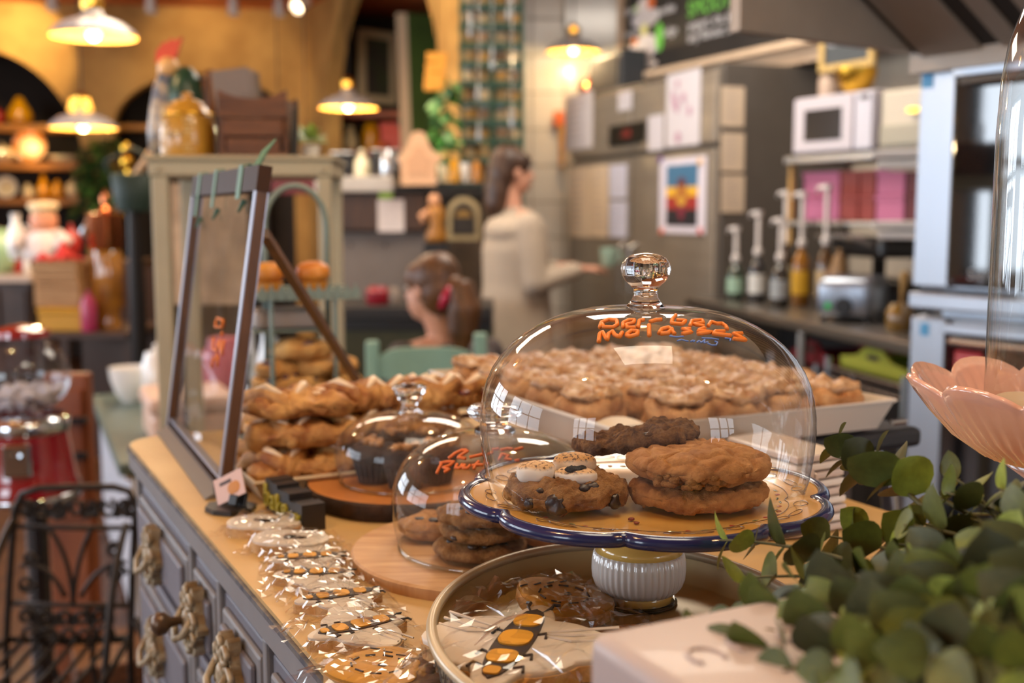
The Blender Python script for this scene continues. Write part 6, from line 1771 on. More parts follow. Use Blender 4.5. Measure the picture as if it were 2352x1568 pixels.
for x in (-0.24, 0.225): MB().box(x, x + 0.015, -0.125, 0.14, 0.0, 0.10, m4).build('end_board', M_cr, t)
# ------------------------------------------------------------------ the painted dresser that carries the pastries
Z0 = 0.97
EA = V((0.454, -0.891, 0)).normalized()    # along the dresser, towards the viewer
EP = V((EA.y * -1, EA.x, 0))               # across it, to the right and away
D0 = PZ(750, 1566, Z0)
DF = Frame(D0, EA)
sF = (PZ(345, 1000, Z0) - DF.o).dot(EA)    # far end
sN = 0.55
DD = 0.70
M_top = mat('ochre_cream_top', 'c4a26a', 0.42, col2='b48f58', vs_=4)
M_grey = mat('grey_blue_paint', '6e6c74', 0.5, var=0.08, vs_=7)
M_greyl = mat('grey_blue_edge', '7d7b7c', 0.45, var=0.06, vs_=9)
M_navy = mat('worn_navy_edge', '2a2f40', 0.55, col2='6c6660', vs_=40)
M_gold = mat('antique_ivory_gold', 'b3a58a', 0.45, metal=0.1, col2='8a7452', vs_=60)
t_dr = thing('dresser', 'long grey blue painted dresser with ochre top carrying the pastries', 'dresser', DF.w(0, DD / 2, 0))
def top_outline(off):
    r = 0.06
    pts = [(sN, off)]
    for k in range(9):
        a = PI / 2 * k / 8
        pts.append((sF + off + r - r * math.sin(a), off + r - r * math.cos(a)))
    pts += [(sF + off, DD), (sN, DD)]
    return pts
MB().slab(top_outline(0.004), Z0 - 0.004, Z0, DF.m).build('top', M_top, t_dr)
MB().slab(top_outline(0.0), Z0 - 0.009, Z0 - 0.004, DF.m).build('navy_edge', M_navy, t_dr)
MB().slab(top_outline(0.002), Z0 - 0.032, Z0 - 0.009, DF.m).build('edge_moulding', M_greyl, t_dr)
MB().slab(top_outline(0.016), Z0 - 0.045, Z0 - 0.032, DF.m).build('under_moulding', M_grey, t_dr)
MB().box(sF + 0.05, sN, 0.035, DD - 0.01, 0.10, Z0 - 0.045, DF.m).build('carcass', M_grey, t_dr)
MB().bbox(sF + 0.03, sN, 0.02, DD, 0.06, 0.12, 0.006, DF.m).build('plinth', M_grey, t_dr)
for s_ in (sF + 0.07, sN - 0.08):
    for dd in (0.06, DD - 0.08): MB().lathe([(0.02, 0), (0.035, 0.02), (0.03, 0.05), (0.04, 0.065)], 16, DF.w(s_, dd, 0), cap=True).build('bun_foot', M_grey, t_dr, True)
cols = [sF + 0.055, DF.uv(470, 1240, 0.03)[0], DF.uv(535, 1380, 0.03)[0] + 0.01, DF.uv(640, 1540, 0.03)[0] + 0.02, 0.25, sN]
rowz = [Z0 - 0.052, Z0 - 0.170, Z0 - 0.300, Z0 - 0.46, Z0 - 0.64, 0.14]
def handle_at(s_, z_, parent, seed):
    """an ornate cast plate standing proud of the drawer"""
    r = random.Random(seed)
    M0 = DF.m @ T(0, 0.004, 0)
    ol = []
    for k in range(48):
        a = 2 * PI * k / 48
        q_ = 1 + 0.16 * math.cos(6 * a) + 0.07 * math.cos(10 * a + 1)
        ol.append((s_ + 0.036 * q_ * math.cos(a), z_ + 0.037 * q_ * math.sin(a)))
    h = MB().prism(ol, -0.008, 0.004, M0).build('handle', M_gold, parent)
    for k in range(8):
        a = 2 * PI * k / 8 + 0.2
        pts = [M0 @ V((s_ + (0.026 + 0.008 * math.cos(b * 5)) * math.cos(a) + 0.007 * math.cos(b * 6), -0.010, z_ + 0.027 * math.sin(a) + 0.008 * math.sin(b * 6))) for b in [i_ / 12 for i_ in range(13)]]
        MB().tube(pts, 0.0034, 6).build('cast_scroll', M_gold, h, True)
    MB().ball((s_, -0.010, z_), (0.011, 0.006, 0.013), 12, M0).build('boss', M_gold, h, True)
    MB().tube([M0 @ V((s_ - 0.024, -0.008, z_ + 0.010)), M0 @ V((s_ - 0.022, -0.020, z_ - 0.010)), M0 @ V((s_, -0.024, z_ - 0.020)), M0 @ V((s_ + 0.022, -0.020, z_ - 0.010)), M0 @ V((s_ + 0.024, -0.008, z_ + 0.010))], 0.0042, 8).build('bail', M_gold, h, True)
    if seed in (7, 15):
        MB().lathe([(0.004, 0.0), (0.006, 0.012), (0.012, 0.018), (0.013, 0.026), (0.006, 0.032), (0.001, 0.033)], 14, m=DF.m @ T(s_, -0.012, z_) @ rot('X', PI / 2)).build('knob', mat('brown_knob', '5a4430', 0.35, metal=0.4), h, True)
for ci in range(5):
    s0_, s1_ = cols[ci] + 0.006, cols[ci + 1] - 0.006
    if s1_ - s0_ < 0.03: continue
    MB().bbox(cols[ci] - 0.008, cols[ci] + 0.006, 0.012, 0.036, 0.12, Z0 - 0.046, 0.003, DF.m).build('pilaster', M_greyl, t_dr)
    for ri in range(5):
        z1_, z0_ = rowz[ri] - 0.006, rowz[ri + 1] + 0.006
        if ri > 3: pass
        dr = MB().bbox(s0_, s1_, 0.018, 0.036, z0_, z1_, 0.003, DF.m).build('drawer', M_grey, t_dr)
        for ins, dep in ((0.012, 0.012), (0.024, 0.006)):
            if (s1_ - s0_) < 2 * ins + 0.02: continue
            MB().bbox(s0_ + ins, s1_ - ins, dep, dep + 0.008, z0_ + ins, z1_ - ins, 0.004, DF.m, 2).build('raised_panel', M_greyl if ins < 0.02 else M_grey, dr)
        handle_at((s0_ + s1_) / 2, (z0_ + z1_) / 2, dr, ci * 7 + ri)

def onD(px, py, z=None):
    return PZ(px, py, Z0 if z is None else z)

# ------------------------------------------------------------------ lumpy food
def lump(R, H, seed, amp=0.12, freq=26, nr=26, seg=56, flat=2.6, oval=1.0, crack=0.0, edge=0.0, fine=0.0, plates=0.0, plate_d=0.07):
    """a rough disc, base at z = 0"""
    mb = MB(); rs = []
    rr = random.Random(seed); ox = rr.uniform(-50, 50)
    for i in range(1, nr):
        a = PI * i / nr
        c, s_ = -math.cos(a), math.sin(a)
        zz = math.copysign(abs(c) ** (0.75), c); ra = s_ ** (2 / flat)
        ring = []
        for k in range(seg):
            t_ = 2 * PI * k / seg
            p = V((R * ra * math.cos(t_), R * oval * ra * math.sin(t_), H / 2 * zz))
            n = V((p.x / R ** 2, p.y / R ** 2, p.z * 1.2 / (H / 2) ** 2)); n.normalize()
            q_ = p + V((ox, ox * 0.7, ox * 0.3))
            d = fbm(q_, freq, 4) * amp * H
            if fine: d += fbm(q_, freq * 3.7, 3) * fine * H
            if plates:
                vd = noise.voronoi(q_ * plates)[0]; e_ = vd[1] - vd[0]
                d -= plate_d * H * max(0.0, 1 - e_ / 0.16)
            if edge: d += edge * R * noise.noise(V((math.cos(t_) * 2 + ox, math.sin(t_) * 2, 0)))*ra
            if crack:
                cv = abs(noise.noise(q_ * freq * 0.8)) ; d -= crack * H * max(0, 0.12 - cv) / 0.12
            if c < -0.6: d *= 0.3
            ring.append(p + n * d + V((0, 0, H / 2)))
        rs.append(ring)
    mb.rings(rs)
    zmin = min(v[2] for v in mb.v)
    mb.v = [(v[0], v[1], v[2] - zmin) for v in mb.v]
    return mb
def xf(mb, m):
    mb.v = [tuple(m @ V(v)) for v in mb.v]
    return mb
M_ck1 = mat('cookie_golden', '8a5826', 0.85, col2='b98750', vs_=70, bump=0.9, bs=260)
M_ck2 = mat('cookie_molasses', '986436', 0.9, col2='bc8852', vs_=60, bump=0.55, bs=420)
M_ck3 = mat('cookie_oat_dark', '5a341a', 0.9, col2='96683c', vs_=130, bump=1.0, bs=300)
M_choc = mat('chocolate', '2b1a14', 0.4, var=0.2, vs_=60)
M_mallow = mat('marshmallow', 'ded2c2', 0.6, sss=0.2)
M_toast = mat('toasted_marshmallow', 'cfa878', 0.6, col2='7a4a20', vs_=220, detail=2)
M_char = mat('charred_sugar', '2c2824', 0.9, bump=0.8, bs=200)

# ------------------------------------------------------------------ hero: cake stand, dome, cookies
SX = (1487 - 1176) / FPX * 0.90; SY = 0.90
ZP = P(1487, 1141, SY).z                   # plate surface
SO = V((SX, SY, 0))
t_st = thing('cake_stand', 'scalloped yellow ochre cake stand with navy rim on ribbed white pedestal', 'cake stand', (SX, SY, 0.985))
RP = 0.1455
def scal(th):
    a = (th + 0.21) * 4
    return 0.905 + 0.100 * (abs(math.sin(a)) ** 0.45)
prof = [(0.0, 0.0), (0.3, 0.0), (0.55, 0.0005), (0.72, 0.001), (0.80, 0.0035), (0.88, 0.0058), (0.95, 0.0068), (1.0, 0.0075)]
def plate_pt(q_, th, z):
    k = 1 + (scal(th) - 1) * max(0, (q_ - 0.55) / 0.45) ** 1.2
    return (SX + RP * q_ * k * math.cos(th), SY + RP * q_ * k * math.sin(th), ZP + z)
NS = 176
mb = MB()
rs = [[plate_pt(max(q_, 0.004), 2 * PI * k / NS, z) for k in range(NS)] for q_, z in prof]
rs += [[plate_pt(q_, 2 * PI * k / NS, z) for k in range(NS)] for q_, z in ((1.0, -0.001), (0.85, -0.006), (0.5, -0.010), (0.2, -0.011), (0.004, -0.011))]
mb.rings(rs)
M_glz = mat('ochre_glaze', 'd0a054', 0.22, coat=0.35, col2='c8964a', vs_=14)
mb.build('plate', M_glz, t_st, True)
M_nvy = mat('navy_glaze', '14204c', 0.16, coat=0.3)
pts = [V(plate_pt(1.0, 2 * PI * k / NS, 0.0035)) for k in range(NS)]
MB().tube(pts, 0.0056, 12, closed=True).build('rim', M_nvy, t_st, True)
# painted scrolls and flowers on the plate
M_scr = mat('painted_brown_line', '5a3a18', 0.3, coat=0.5)
def ppt(q_, th, up=0.0006):
    z = 0.0
    for (a, za), (b, zb) in zip(prof[:-1], prof[1:]):
        if a <= q_ <= b: z = za + (zb - za) * (q_ - a) / (b - a)
    return V(plate_pt(q_, th, z + up))
for k in range(16):
    th = 2 * PI * k / 16 + 0.1
    for j, (dq, dt) in enumerate(((0.040, 0.06),) if k % 2 else ((0.030, 0.05), (0.022, 0.09))):
        q0_ = 0.86
        loop = [ppt(q0_ + dq * math.cos(a) + 0.01 * j, th + (0.09 if j else -0.06) + dt * math.sin(a)) for a in [2 * PI * i / 16 for i in range(16)]]
        MB().tube(loop, 0.00028, 5, closed=True).build('painted_scroll', M_scr, t_st)
for q_ in (0.795, 0.975):
    MB().tube([ppt(q_, 2 * PI * i / 90) for i in range(90)], 0.00032, 5, closed=True).build('painted_ring', M_scr, t_st)
M_fl = mat('painted_red', '8e2a1e', 0.3, coat=0.5); M_lf = mat('painted_green', '4e5a2e', 0.3, coat=0.5)
for k in range(18):
    th = 2 * PI * k / 18
    c = ppt(0.745, th, 0.0003)
    MB().ball(c, (0.0022, 0.0022, 0.0003), 8).build('painted_flower', M_fl, t_st)
    for s in (-1, 1):
        c = ppt(0.745 + 0.01 * s, th + 0.11 * s, 0.0003)
        MB().ball((0, 0, 0), (0.0036, 0.0010, 0.0003), 8, T(c) @ rot('Z', th + PI / 2 + 0.3 * s)).build('painted_leaf', M_lf, t_st)
# pedestal
ZF = 0.9835
zpt = ZP - 0.011
def hz(py): return P(1475, py, SY).z
kx = SY / FPX
hf = lambda py: P(1475, py, SY - 0.034).z
neck_top, body_top, body_bot, foot_top = zpt + 0.002, hf(1292), hf(1386), hf(1408)
PC = (SX - 0.004, SY, 0)
rb = 110 * kx
MB().lathe([(rb * 0.55, neck_top), (rb * 0.60, body_top + 0.012), (rb * 0.80, body_top + 0.006), (rb * 0.94, body_top)], 48, PC, cap=True).build('neck', mat('butter_glaze', 'c9a256', 0.14, coat=0.7), t_st, True)
nrib = 44
h_ = body_top - body_bot
bp = [(0.93, 0.0), (0.965, -0.06), (0.995, -0.25), (1.0, -0.45), (0.985, -0.65), (0.93, -0.83), (0.84, -0.96), (0.78, -1.0)]
MB().lathe([(rb * a, body_top + b * h_) for a, b in bp], nrib * 6, PC, fn=lambda t_, i: 1 + 0.014 * math.cos(nrib * t_) * (0.6 if i in (0, 7) else 1), cap=True).build('pedestal', mat('milk_glass', 'c9c2bb', 0.12, coat=0.8, sss=0.2), t_st, True)
MB().lathe([(rb * 0.78, body_bot + 0.001), (rb * 0.74, body_bot - 0.004), (rb * 0.74, foot_top)], 48, PC, cap=True).build('lower_neck', mat('butter_glaze', 'c9a256', 0.14, coat=0.7), t_st, True)
fb = ZF
MB().lathe([(rb * 0.76, foot_top + 0.001), (rb * 0.80, foot_top - 0.002), (rb * 0.79, (foot_top + fb) / 2 + 0.001), (rb * 0.84, (foot_top + fb) / 2), (rb * 0.83, fb + 0.002), (rb * 0.80, fb)], 48, PC, cap=True).build('foot', mat('black_glaze', '0e1018', 0.1, coat=1.0), t_st, True)

# glass dome, measured from the photograph's outline (pixels from the base)
M_dome = thin_glass('dome_glass', 'fbfcfc', 0.028, 0.85, 0.0, 0.06, 3.6)
DP = [(357, 0), (366, 30), (376, 70), (383, 120), (386, 170), (385, 205), (380, 240), (371, 270), (358, 300), (338, 330), (312, 358), (282, 382), (250, 401), (215, 417), (178, 429), (140, 437), (100, 442), (60, 444.5), (44, 445)]
dome_prof = [(a * kx, ZP + 0.0016 + b * kx) for a, b in DP]
t_dm = thing('glass_dome', 'large clear glass dome lettered molasses in orange, over the thick cookies', 'glass dome', (SX, SY, ZP))
MB().lathe(dome_prof, 96, (SX, SY, 0)).build('bell', M_dome, t_dm, True)
MB().tube([(SX + 357 * kx * math.cos(a), SY + 357 * kx * math.sin(a), ZP + 0.0022) for a in [2 * PI * k / 96 for k in range(96)]], 0.0020, 8, closed=True).build('rim', thin_glass('rim_glass', 'e4e8e8', 0.10, 0.85, 0.02), t_dm, True)
KN = [(46, 443), (44, 449), (36, 458), (29, 470), (27, 482), (27.5, 490), (36, 498), (47, 508), (54.5, 521), (57.5, 534), (55, 547), (47, 559), (33, 567), (16, 571.5), (1, 573)]
M_kn = solid_glass('knob_glass')
MB().lathe([(a * kx, ZP + b * kx) for a, b in KN], 64, (SX - 4 * kx, SY, 0), cap=True).build('knob', M_kn, t_dm, True)
def on_dome(px, py, prof_, c, off=0.0008, near=None):
    d = ray(px, py).normalized()
    def inside(p):
        z = p.z
        if z < prof_[0][1] or z > prof_[-1][1]: return False
        for (ra, za), (rb_, zb) in zip(prof_[:-1], prof_[1:]):
            if za <= z <= zb:
                r_ = ra + (rb_ - ra) * (z - za) / max(1e-9, zb - za)
                return (V((p.x - c[0], p.y - c[1], 0))).length < r_
        return False
    t0 = c[1] - 0.25
    while t0 < c[1] + 0.2:
        if inside(CAM + d * t0): break
        t0 += 0.001
    a, b = t0 - 0.001, t0
    for _ in range(14):
        m_ = (a + b) / 2
        if inside(CAM + d * m_): b = m_
        else: a = m_
    return CAM + d * (a - off)
def write(strokes, prof_, c, r, m, parent, nm, conv=lambda p: p):
    for st_ in strokes:
        pts = []
        for (x0, y0), (x1_, y1_) in zip(st_[:-1], st_[1:]):
            for k in range(5): pts.append((x0 + (x1_ - x0) * k / 5, y0 + (y1_ - y0) * k / 5))
        pts.append(st_[-1])
        w = [on_dome(*conv(p), prof_, c) for p in pts]
        MB().tube(w, r, 6).build(nm, m, parent, True)
M_pen = mat('orange_paint_pen', 'd8741c', 0.5)
M_penb = mat('blue_paint_pen', '5a78b8', 0.5)
cv = lambda p: (p[0] / 6.19 + 1360, p[1] / 6.19 + 700)
w1 = [[(110, 320), (130, 250), (240, 205), (350, 220), (360, 280), (300, 315), (160, 310), (140, 265)], [(440, 320), (440, 255), (520, 215), (600, 215), (590, 255), (480, 280), (500, 320), (620, 320)], [(655, 320), (670, 225), (740, 210)],
      [(820, 240), (900, 215), (990, 205)], [(1190, 145), (1140, 205), (1130, 260), (1280, 275), (1330, 225), (1200, 215)], [(1390, 300), (1420, 225), (1560, 215), (1580, 255), (1440, 275), (1600, 305)], [(1650, 300), (1690, 240), (1770, 265), (1850, 265), (1900, 300), (1920, 345)]]
w2 = [[(95, 525), (110, 410), (150, 385), (180, 440), (215, 495), (235, 410), (290, 375), (320, 425), (390, 455), (430, 390)], [(490, 420), (560, 365), (650, 375), (640, 420), (540, 450), (480, 430)], [(810, 285), (812, 440)],
      [(950, 405), (990, 345), (1090, 320), (1130, 355), (1080, 400), (970, 410)], [(1130, 335), (1140, 380), (1175, 412)], [(1400, 340), (1290, 340), (1410, 385), (1280, 412)], [(1600, 330), (1500, 365), (1700, 385), (1500, 412)], [(1880, 375), (1760, 375), (1720, 410), (1820, 420), (1970, 438)], [(2130, 405), (2010, 405), (2180, 500), (2010, 480)]]
write(w1, dome_prof, (SX, SY), 0.0016, M_pen, t_dm, 'orange_lettering', cv)
write(w2, dome_prof, (SX, SY), 0.0017, M_pen, t_dm, 'orange_lettering', cv)
w3 = [[(1210, 510), (1270, 492), (1330, 508), (1370, 515)], [(1400, 520), (1430, 503), (1460, 508), (1440, 522)], [(1490, 535), (1520, 505), (1550, 535), (1605, 492), (1590, 540), (1650, 525)], [(1640, 545), (1700, 570), (1765, 570), (1785, 530), (1740, 515)], [(1100, 440), (1200, 455), (1300, 445)], [(1560, 470), (1700, 475), (1800, 490)], [(1890, 470), (1970, 480), (1960, 510)]]
write(w3, dome_prof, (SX, SY), 0.0006, M_penb, t_dm, 'blue_lettering', cv)

# cookies under the dome
zc0 = ZP + 0.0012
# left: cookie with toasted marshmallow
def toasted(name, white, toast, dark, lo=0.35, hi=0.8):
    if name in MATS: return MATS[name]
    m = mat(name, white, 0.65, sss=0.15)
    nt = m.node_tree; b = nt.nodes['Principled BSDF']
    geo = nt.nodes.new('ShaderNodeTexCoord'); sep = nt.nodes.new('ShaderNodeSeparateXYZ')
    nt.links.new(geo.outputs['Normal'], sep.inputs[0])
    n1 = nt.nodes.new('ShaderNodeTexNoise'); n1.inputs['Scale'].default_value = 420; n1.inputs['Detail'].default_value = 3
    n2 = nt.nodes.new('ShaderNodeTexNoise'); n2.inputs['Scale'].default_value = 70; n2.inputs['Detail'].default_value = 2
    nt.links.new(geo.outputs['Object'], n1.inputs['Vector']); nt.links.new(geo.outputs['Object'], n2.inputs['Vector'])
    ad = nt.nodes.new('ShaderNodeMath'); ad.operation = 'MULTIPLY_ADD'; ad.inputs[1].default_value = 0.9
    nt.links.new(n2.outputs['Fac'], ad.inputs[0]); nt.links.new(sep.outputs['Z'], ad.inputs[2])
    r1 = nt.nodes.new('ShaderNodeMapRange'); r1.inputs['From Min'].default_value = lo + 0.45; r1.inputs['From Max'].default_value = hi + 0.45
    nt.links.new(ad.outputs[0], r1.inputs['Value'])
    r2 = nt.nodes.new('ShaderNodeValToRGB'); r2.color_ramp.elements[0].position = 0.52; r2.color_ramp.elements[1].position = 0.62
    r2.color_ramp.elements[0].color = lin(toast); r2.color_ramp.elements[1].color = lin(dark)
    nt.links.new(n1.outputs['Fac'], r2.inputs['Fac'])
    mx = nt.nodes.new('ShaderNodeMix'); mx.data_type = 'RGBA'
    mx.inputs['A'].default_value = lin(white)
    nt.links.new(r1.outputs[0], mx.inputs['Factor']); nt.links.new(r2.outputs['Color'], mx.inputs['B'])
    nt.links.new(mx.outputs['Result'], b.inputs['Base Color'])
    return m
M_mt = toasted('marshmallow_toasted', 'e2d8cc', 'c9a070', '5e3c1c')
M_mt2 = toasted('marshmallow_browned', 'dccab2', 'b9884c', '4a2c12', 0.0, 0.55)
cx, cy = (1298 - 1176) / FPX * 0.862, 0.866
R = 0.0475; HC = 0.026
t = thing('marshmallow_cookie', 'chocolate chunk cookie topped with toasted marshmallow, under the large dome', 'cookie', (cx, cy, zc0))
xf(lump(R, HC, 3, 0.22, 40, 64, 170, 2.9, 0.94, 0.05, 0.08, 0.10, 62, 0.06), T(cx, cy, zc0)).build('biscuit', M_ck1, t, True)
for k, (an, q_, z_, rx_, rz_) in enumerate(((-1.72, 0.985, 0.0115, 0.0072, 0.0075), (-2.55, 0.80, 0.0195, 0.0065, 0.003), (-2.15, 0.78, 0.0205, 0.0060, 0.003), (-0.85, 0.70, 0.0225, 0.0075, 0.0025), (-0.62, 0.97, 0.010, 0.0045, 0.006), (-1.15, 0.75, 0.022, 0.005, 0.0025), (2.8, 0.72, 0.0225, 0.008, 0.003), (-2.2, 0.985, 0.011, 0.0035, 0.004), (-0.25, 0.9, 0.017, 0.005, 0.003))):
    p = V((cx + R * q_ * math.cos(an), cy + R * 0.94 * q_ * math.sin(an), zc0 + z_ - rz_))
    xf(lump(rx_, rz_ * 2, 40 + k, 0.25, 120, 14, 28, 2.2, 0.7), T(p) @ rot('Z', an + PI / 2)).build('chocolate_chunk', M_choc, t, True)
for k, (dx, dy, dz, rx_, hh_, ov, an, m_) in enumerate(((-0.0215, -0.012, 0.0215, 0.0150, 0.0165, 0.72, 0.25, M_mt), (0.0085, -0.016, 0.0215, 0.0165, 0.0130, 0.62, -0.1, M_mt), (0.0085, 0.008, 0.0235, 0.0170, 0.0175, 0.66, 0.05, M_mt2))):
    o = xf(lump(rx_, hh_, 60 + k, 0.07, 36, 30, 60, 2.5, ov, 0, 0.04, 0.02), T(cx + dx, cy + dy, zc0 + dz) @ rot('Z', an)).build('marshmallow', m_, t, True)
    if k == 1: xf(lump(0.0088, 0.0045, 71, 0.35, 110, 14, 34, 2.2, 0.42, 0, 0.1, 0.2), T(cx + dx - 0.001, cy + dy - 0.003, zc0 + dz + hh_ - 0.0025) @ rot('Z', 0.45) @ rot('X', 0.25)).build('charred_patch', M_char, o, True)
# back: oat cookie seen almost edge on, leaning on its neighbours
po = P(1470, 1017, 0.935)
t = thing('oat_cookie', 'dark oat cookie leaning tilted at the back of the large dome', 'cookie', (po.x, po.y, zc0))
mo = T(po) @ rot('Y', -0.15) @ rot('X', -0.10) @ T(0, 0, -0.008)
xf(lump(0.0515, 0.0175, 8, 0.30, 55, 56, 180, 3.2, 0.9, 0.05, 0.12, 0.14), mo).build('biscuit', M_ck3, t, True)
rr = random.Random(77)
for k in range(12):
    an = rr.uniform(-2.9, -0.2); q_ = rr.uniform(0.3, 0.92)
    xf(lump(rr.uniform(0.004, 0.007), 0.0045, 110 + k, 0.3, 110, 10, 18), mo @ T(0.051 * q_ * math.cos(an), 0.046 * q_ * math.sin(an), 0.0145 if q_ < 0.8 else 0.010)).build('raisin', M_choc, t, True)
# right: two thick molasses cookies
cx3, cy3 = (1612 - 1176) / FPX * 0.868, 0.872
t = thing('molasses_cookie', 'bottom thick molasses cookie of the stack under the large dome', 'cookie', (cx3, cy3, zc0))
xf(lump(0.0535, 0.022, 15, 0.14, 42, 54, 170, 3.6, 0.93, 0.03, 0.06, 0.07, 70, 0.06), T(cx3 + 0.001, cy3, zc0)).build('biscuit', M_ck2, t, True)
t = thing('molasses_cookie', 'cracked top molasses cookie stacked on the other one under the large dome', 'cookie', (cx3, cy3, zc0 + 0.024))
xf(lump(0.0565, 0.027, 21, 0.10, 24, 80, 240, 2.7, 0.93, 0.0, 0.06, 0.035, 44, 0.10), T(cx3, cy3, zc0 + 0.0205)).build('biscuit', M_ck2, t, True)
rr = random.Random(200)
for k in range(16):
    an = -PI / 2 + rr.uniform(-0.75, 0.45)
    xf(lump(rr.uniform(0.003, 0.0055), 0.005, 210 + k, 0.45, 110, 10, 18), T(cx3 + 0.052 * math.cos(an), cy3 + 0.0485 * math.sin(an), zc0 + 0.0215 + rr.uniform(0, 0.009))).build('crumb', M_ck1, t, True)
for k, (px, py) in enumerate(((1450, 1195), (1462, 1203), (1790, 1178), (1783, 1186))):
    p = PZ(px, py, zc0)
    c_ = xf(lump(0.0022, 0.002, 260 + k, 0.3, 200, 8, 12), T(p)).build('cookie_crumb', mat('red_crumb', '6e2a18', 0.6), None, True)
    tag(c_, ['reddish crumb on the plate between the two cookies', 'smaller reddish crumb on the plate between the cookies, nearer the rim', 'reddish crumb at the right front of the plate', 'small reddish crumb next to the one at the right front of the plate'][k], 'crumb')

# ------------------------------------------------------------------ carved trivet, oval pan, wrapped bee biscuits
tv = V((0.075, 0.745, Z0))
M_tv = mat('carved_wood', '6e5440', 0.65, col2='54402f', vs_=9, stretch=(1, 7, 1), bump=0.6, bs=60)
t = thing('carved_trivet', 'round carved wooden trivet under the champagne coloured pan', 'trivet', tv)
MB().lathe([(0.0, 0.0), (0.150, 0.0), (0.154, 0.003), (0.154, 0.008), (0.150, 0.0095), (0.0, 0.0095)], 64, tv).build('disc', M_tv, t, True, 40)
for k in range(26):
    a = 2 * PI * k / 26
    for rr_, ln, wd, da in ((0.132, 0.014, 0.0062, 0.5), (0.138, 0.009, 0.005, -0.6)):
        MB().ball((0, 0, 0), (ln, wd, 0.0022), 12, T(tv + V((rr_ * math.cos(a + (0.06 if da < 0 else 0)), rr_ * math.sin(a + (0.06 if da < 0 else 0)), 0.0095))) @ rot('Z', a + da)).build('carved_leaf', M_tv, t, True)
ZT = Z0 + 0.0098
pc = V((0.0825, 0.792, ZT)); prx, pry = 0.140, 0.184
M_pan = mat('champagne_pan', 'b5a68a', 0.32, metal=0.25, var=0.05)
M_pani = mat('champagne_pan_inside', 'b39c6c', 0.36, metal=0.2)
t_pan = thing('cake_pan', 'large oval champagne metal pan holding wrapped bee biscuits and the cake stand', 'pan', pc)
zr = P(1446, 1258, 0.97).z
HP = zr - ZT
def oval(prof_, nm, m, seg=96):
    mb = MB(); rs = []
    for q_, z in prof_:
        rs.append([(pc.x + (prx + q_) * math.cos(2 * PI * k / seg), pc.y + (pry + q_) * math.sin(2 * PI * k / seg), ZT + z) for k in range(seg)])
    mb.rings(rs, cap0=False, cap1=False)
    return mb.build(nm, m, t_pan, True)
oval([(-0.135, 0.0), (-0.008, 0.0), (-0.004, 0.002), (0.0, HP)], 'outer_wall', M_pan)
oval([(-0.002, HP), (-0.006, 0.004), (-0.010, 0.0032), (-0.1355, 0.0032)], 'inner_wall', M_pani)
MB().tube([(pc.x + prx * math.cos(2 * PI * k / 110), pc.y + pry * math.sin(2 * PI * k / 110), zr) for k in range(110)], 0.0042, 10, closed=True).build('rolled_rim', M_pan, t_pan, True)
for k in range(16):
    a = PI + 0.05 + 0.085 * k
    c = V((pc.x + (prx - 0.0012) * math.cos(a), pc.y + (pry - 0.0012) * math.sin(a), ZT + HP * 0.6)); tg = V((-prx * math.sin(a), pry * math.cos(a), 0)).normalized(); nn = V((tg.y, -tg.x, 0))
    pts = []
    for i in range(18):
        q_ = i / 17; b = q_ * 9 * (1 if k % 2 else -1); r_ = 0.008 * (1 - 0.7 * q_)
        pts.append(c + tg * r_ * math.cos(b) + V((0, 0, 1)) * r_ * math.sin(b) + nn * 0.0006)
    MB().tube(pts, 0.0005, 5).build('engraved_scroll', mat('engraving_dark', '4a4238', 0.5), t_pan)
ZPF = ZT + 0.0036

M_bis = mat('biscuit_edge', 'b98e58', 0.8, col2='cfa873', vs_=60, bump=0.4, bs=150)
M_ice = mat('white_icing', 'c4b8a8', 0.5)
M_blk = mat('black_icing', '2e2c2c', 0.5)
M_gld = mat('golden_icing', 'c98f22', 0.5)
M_cel = thin_glass('cellophane', 'fdfdfd', 0.055, 0.5, 0.05, 0.0, 3.0)
M_celk = thin_glass('cellophane_crease', 'fdfdfd', 0.35, 0.6, 0.08, 0.0, 3.0)
def outline_pts(parts, n=72):
    """star-shaped union of ellipses (cx, cy, rx, ry, angle)"""
    pts = []
    for k in range(n):
        a = 2 * PI * k / n; d = V((math.cos(a), math.sin(a), 0)); best = 0.004
        for cx_, cy_, rx_, ry_, an in parts:
            ca, sa = math.cos(-an), math.sin(-an)
            dx, dy = d.x * ca - d.y * sa, d.x * sa + d.y * ca
            ox, oy = -(cx_ * ca - cy_ * sa), -(cx_ * sa + cy_ * ca)
            A = (dx / rx_) ** 2 + (dy / ry_) ** 2; B = 2 * (ox * dx / rx_ ** 2 + oy * dy / ry_ ** 2); C = (ox / rx_) ** 2 + (oy / ry_) ** 2 - 1
            D_ = B * B - 4 * A * C
            if D_ > 0: best = max(best, (-B + math.sqrt(D_)) / (2 * A))
        pts.append((d.x * best, d.y * best))
    return pts
def crinkle(mb, L, Wd, H, seed, m, nu=22, nv=16, core=0.62, lift=0.0):
    r = random.Random(seed); ph = r.uniform(0, 50)
    def fn(u, v):
        x, y = (u - 0.5) * 2, (v - 0.5) * 2
        e = max(abs(x), abs(y) ** 1.0)
        base = H if e < core else H * (1 - ((e - core) / (1 - core)) ** 0.8) + 0.002
        j = 0.0022 + 0.0035 * (e > core)
        xx = x * L / 2 + noise.noise(V((u * 7 + ph, v * 7, 2))) * 0.007 * (e > 0.5); yy = y * Wd / 2 + noise.noise(V((u * 7, v * 7 + ph, 5))) * 0.007 * (e > 0.5)
        z = base + j * noise.noise(V((u * 11 + ph, v * 11, 0))) * 1.6 + 0.0025 * abs(noise.noise(V((u * 5 + ph, v * 13, 9))))
        return V((xx, yy, max(0.0012, z + 0.0012)))
    mb.grid(fn, nu, nv, m)
    return mb
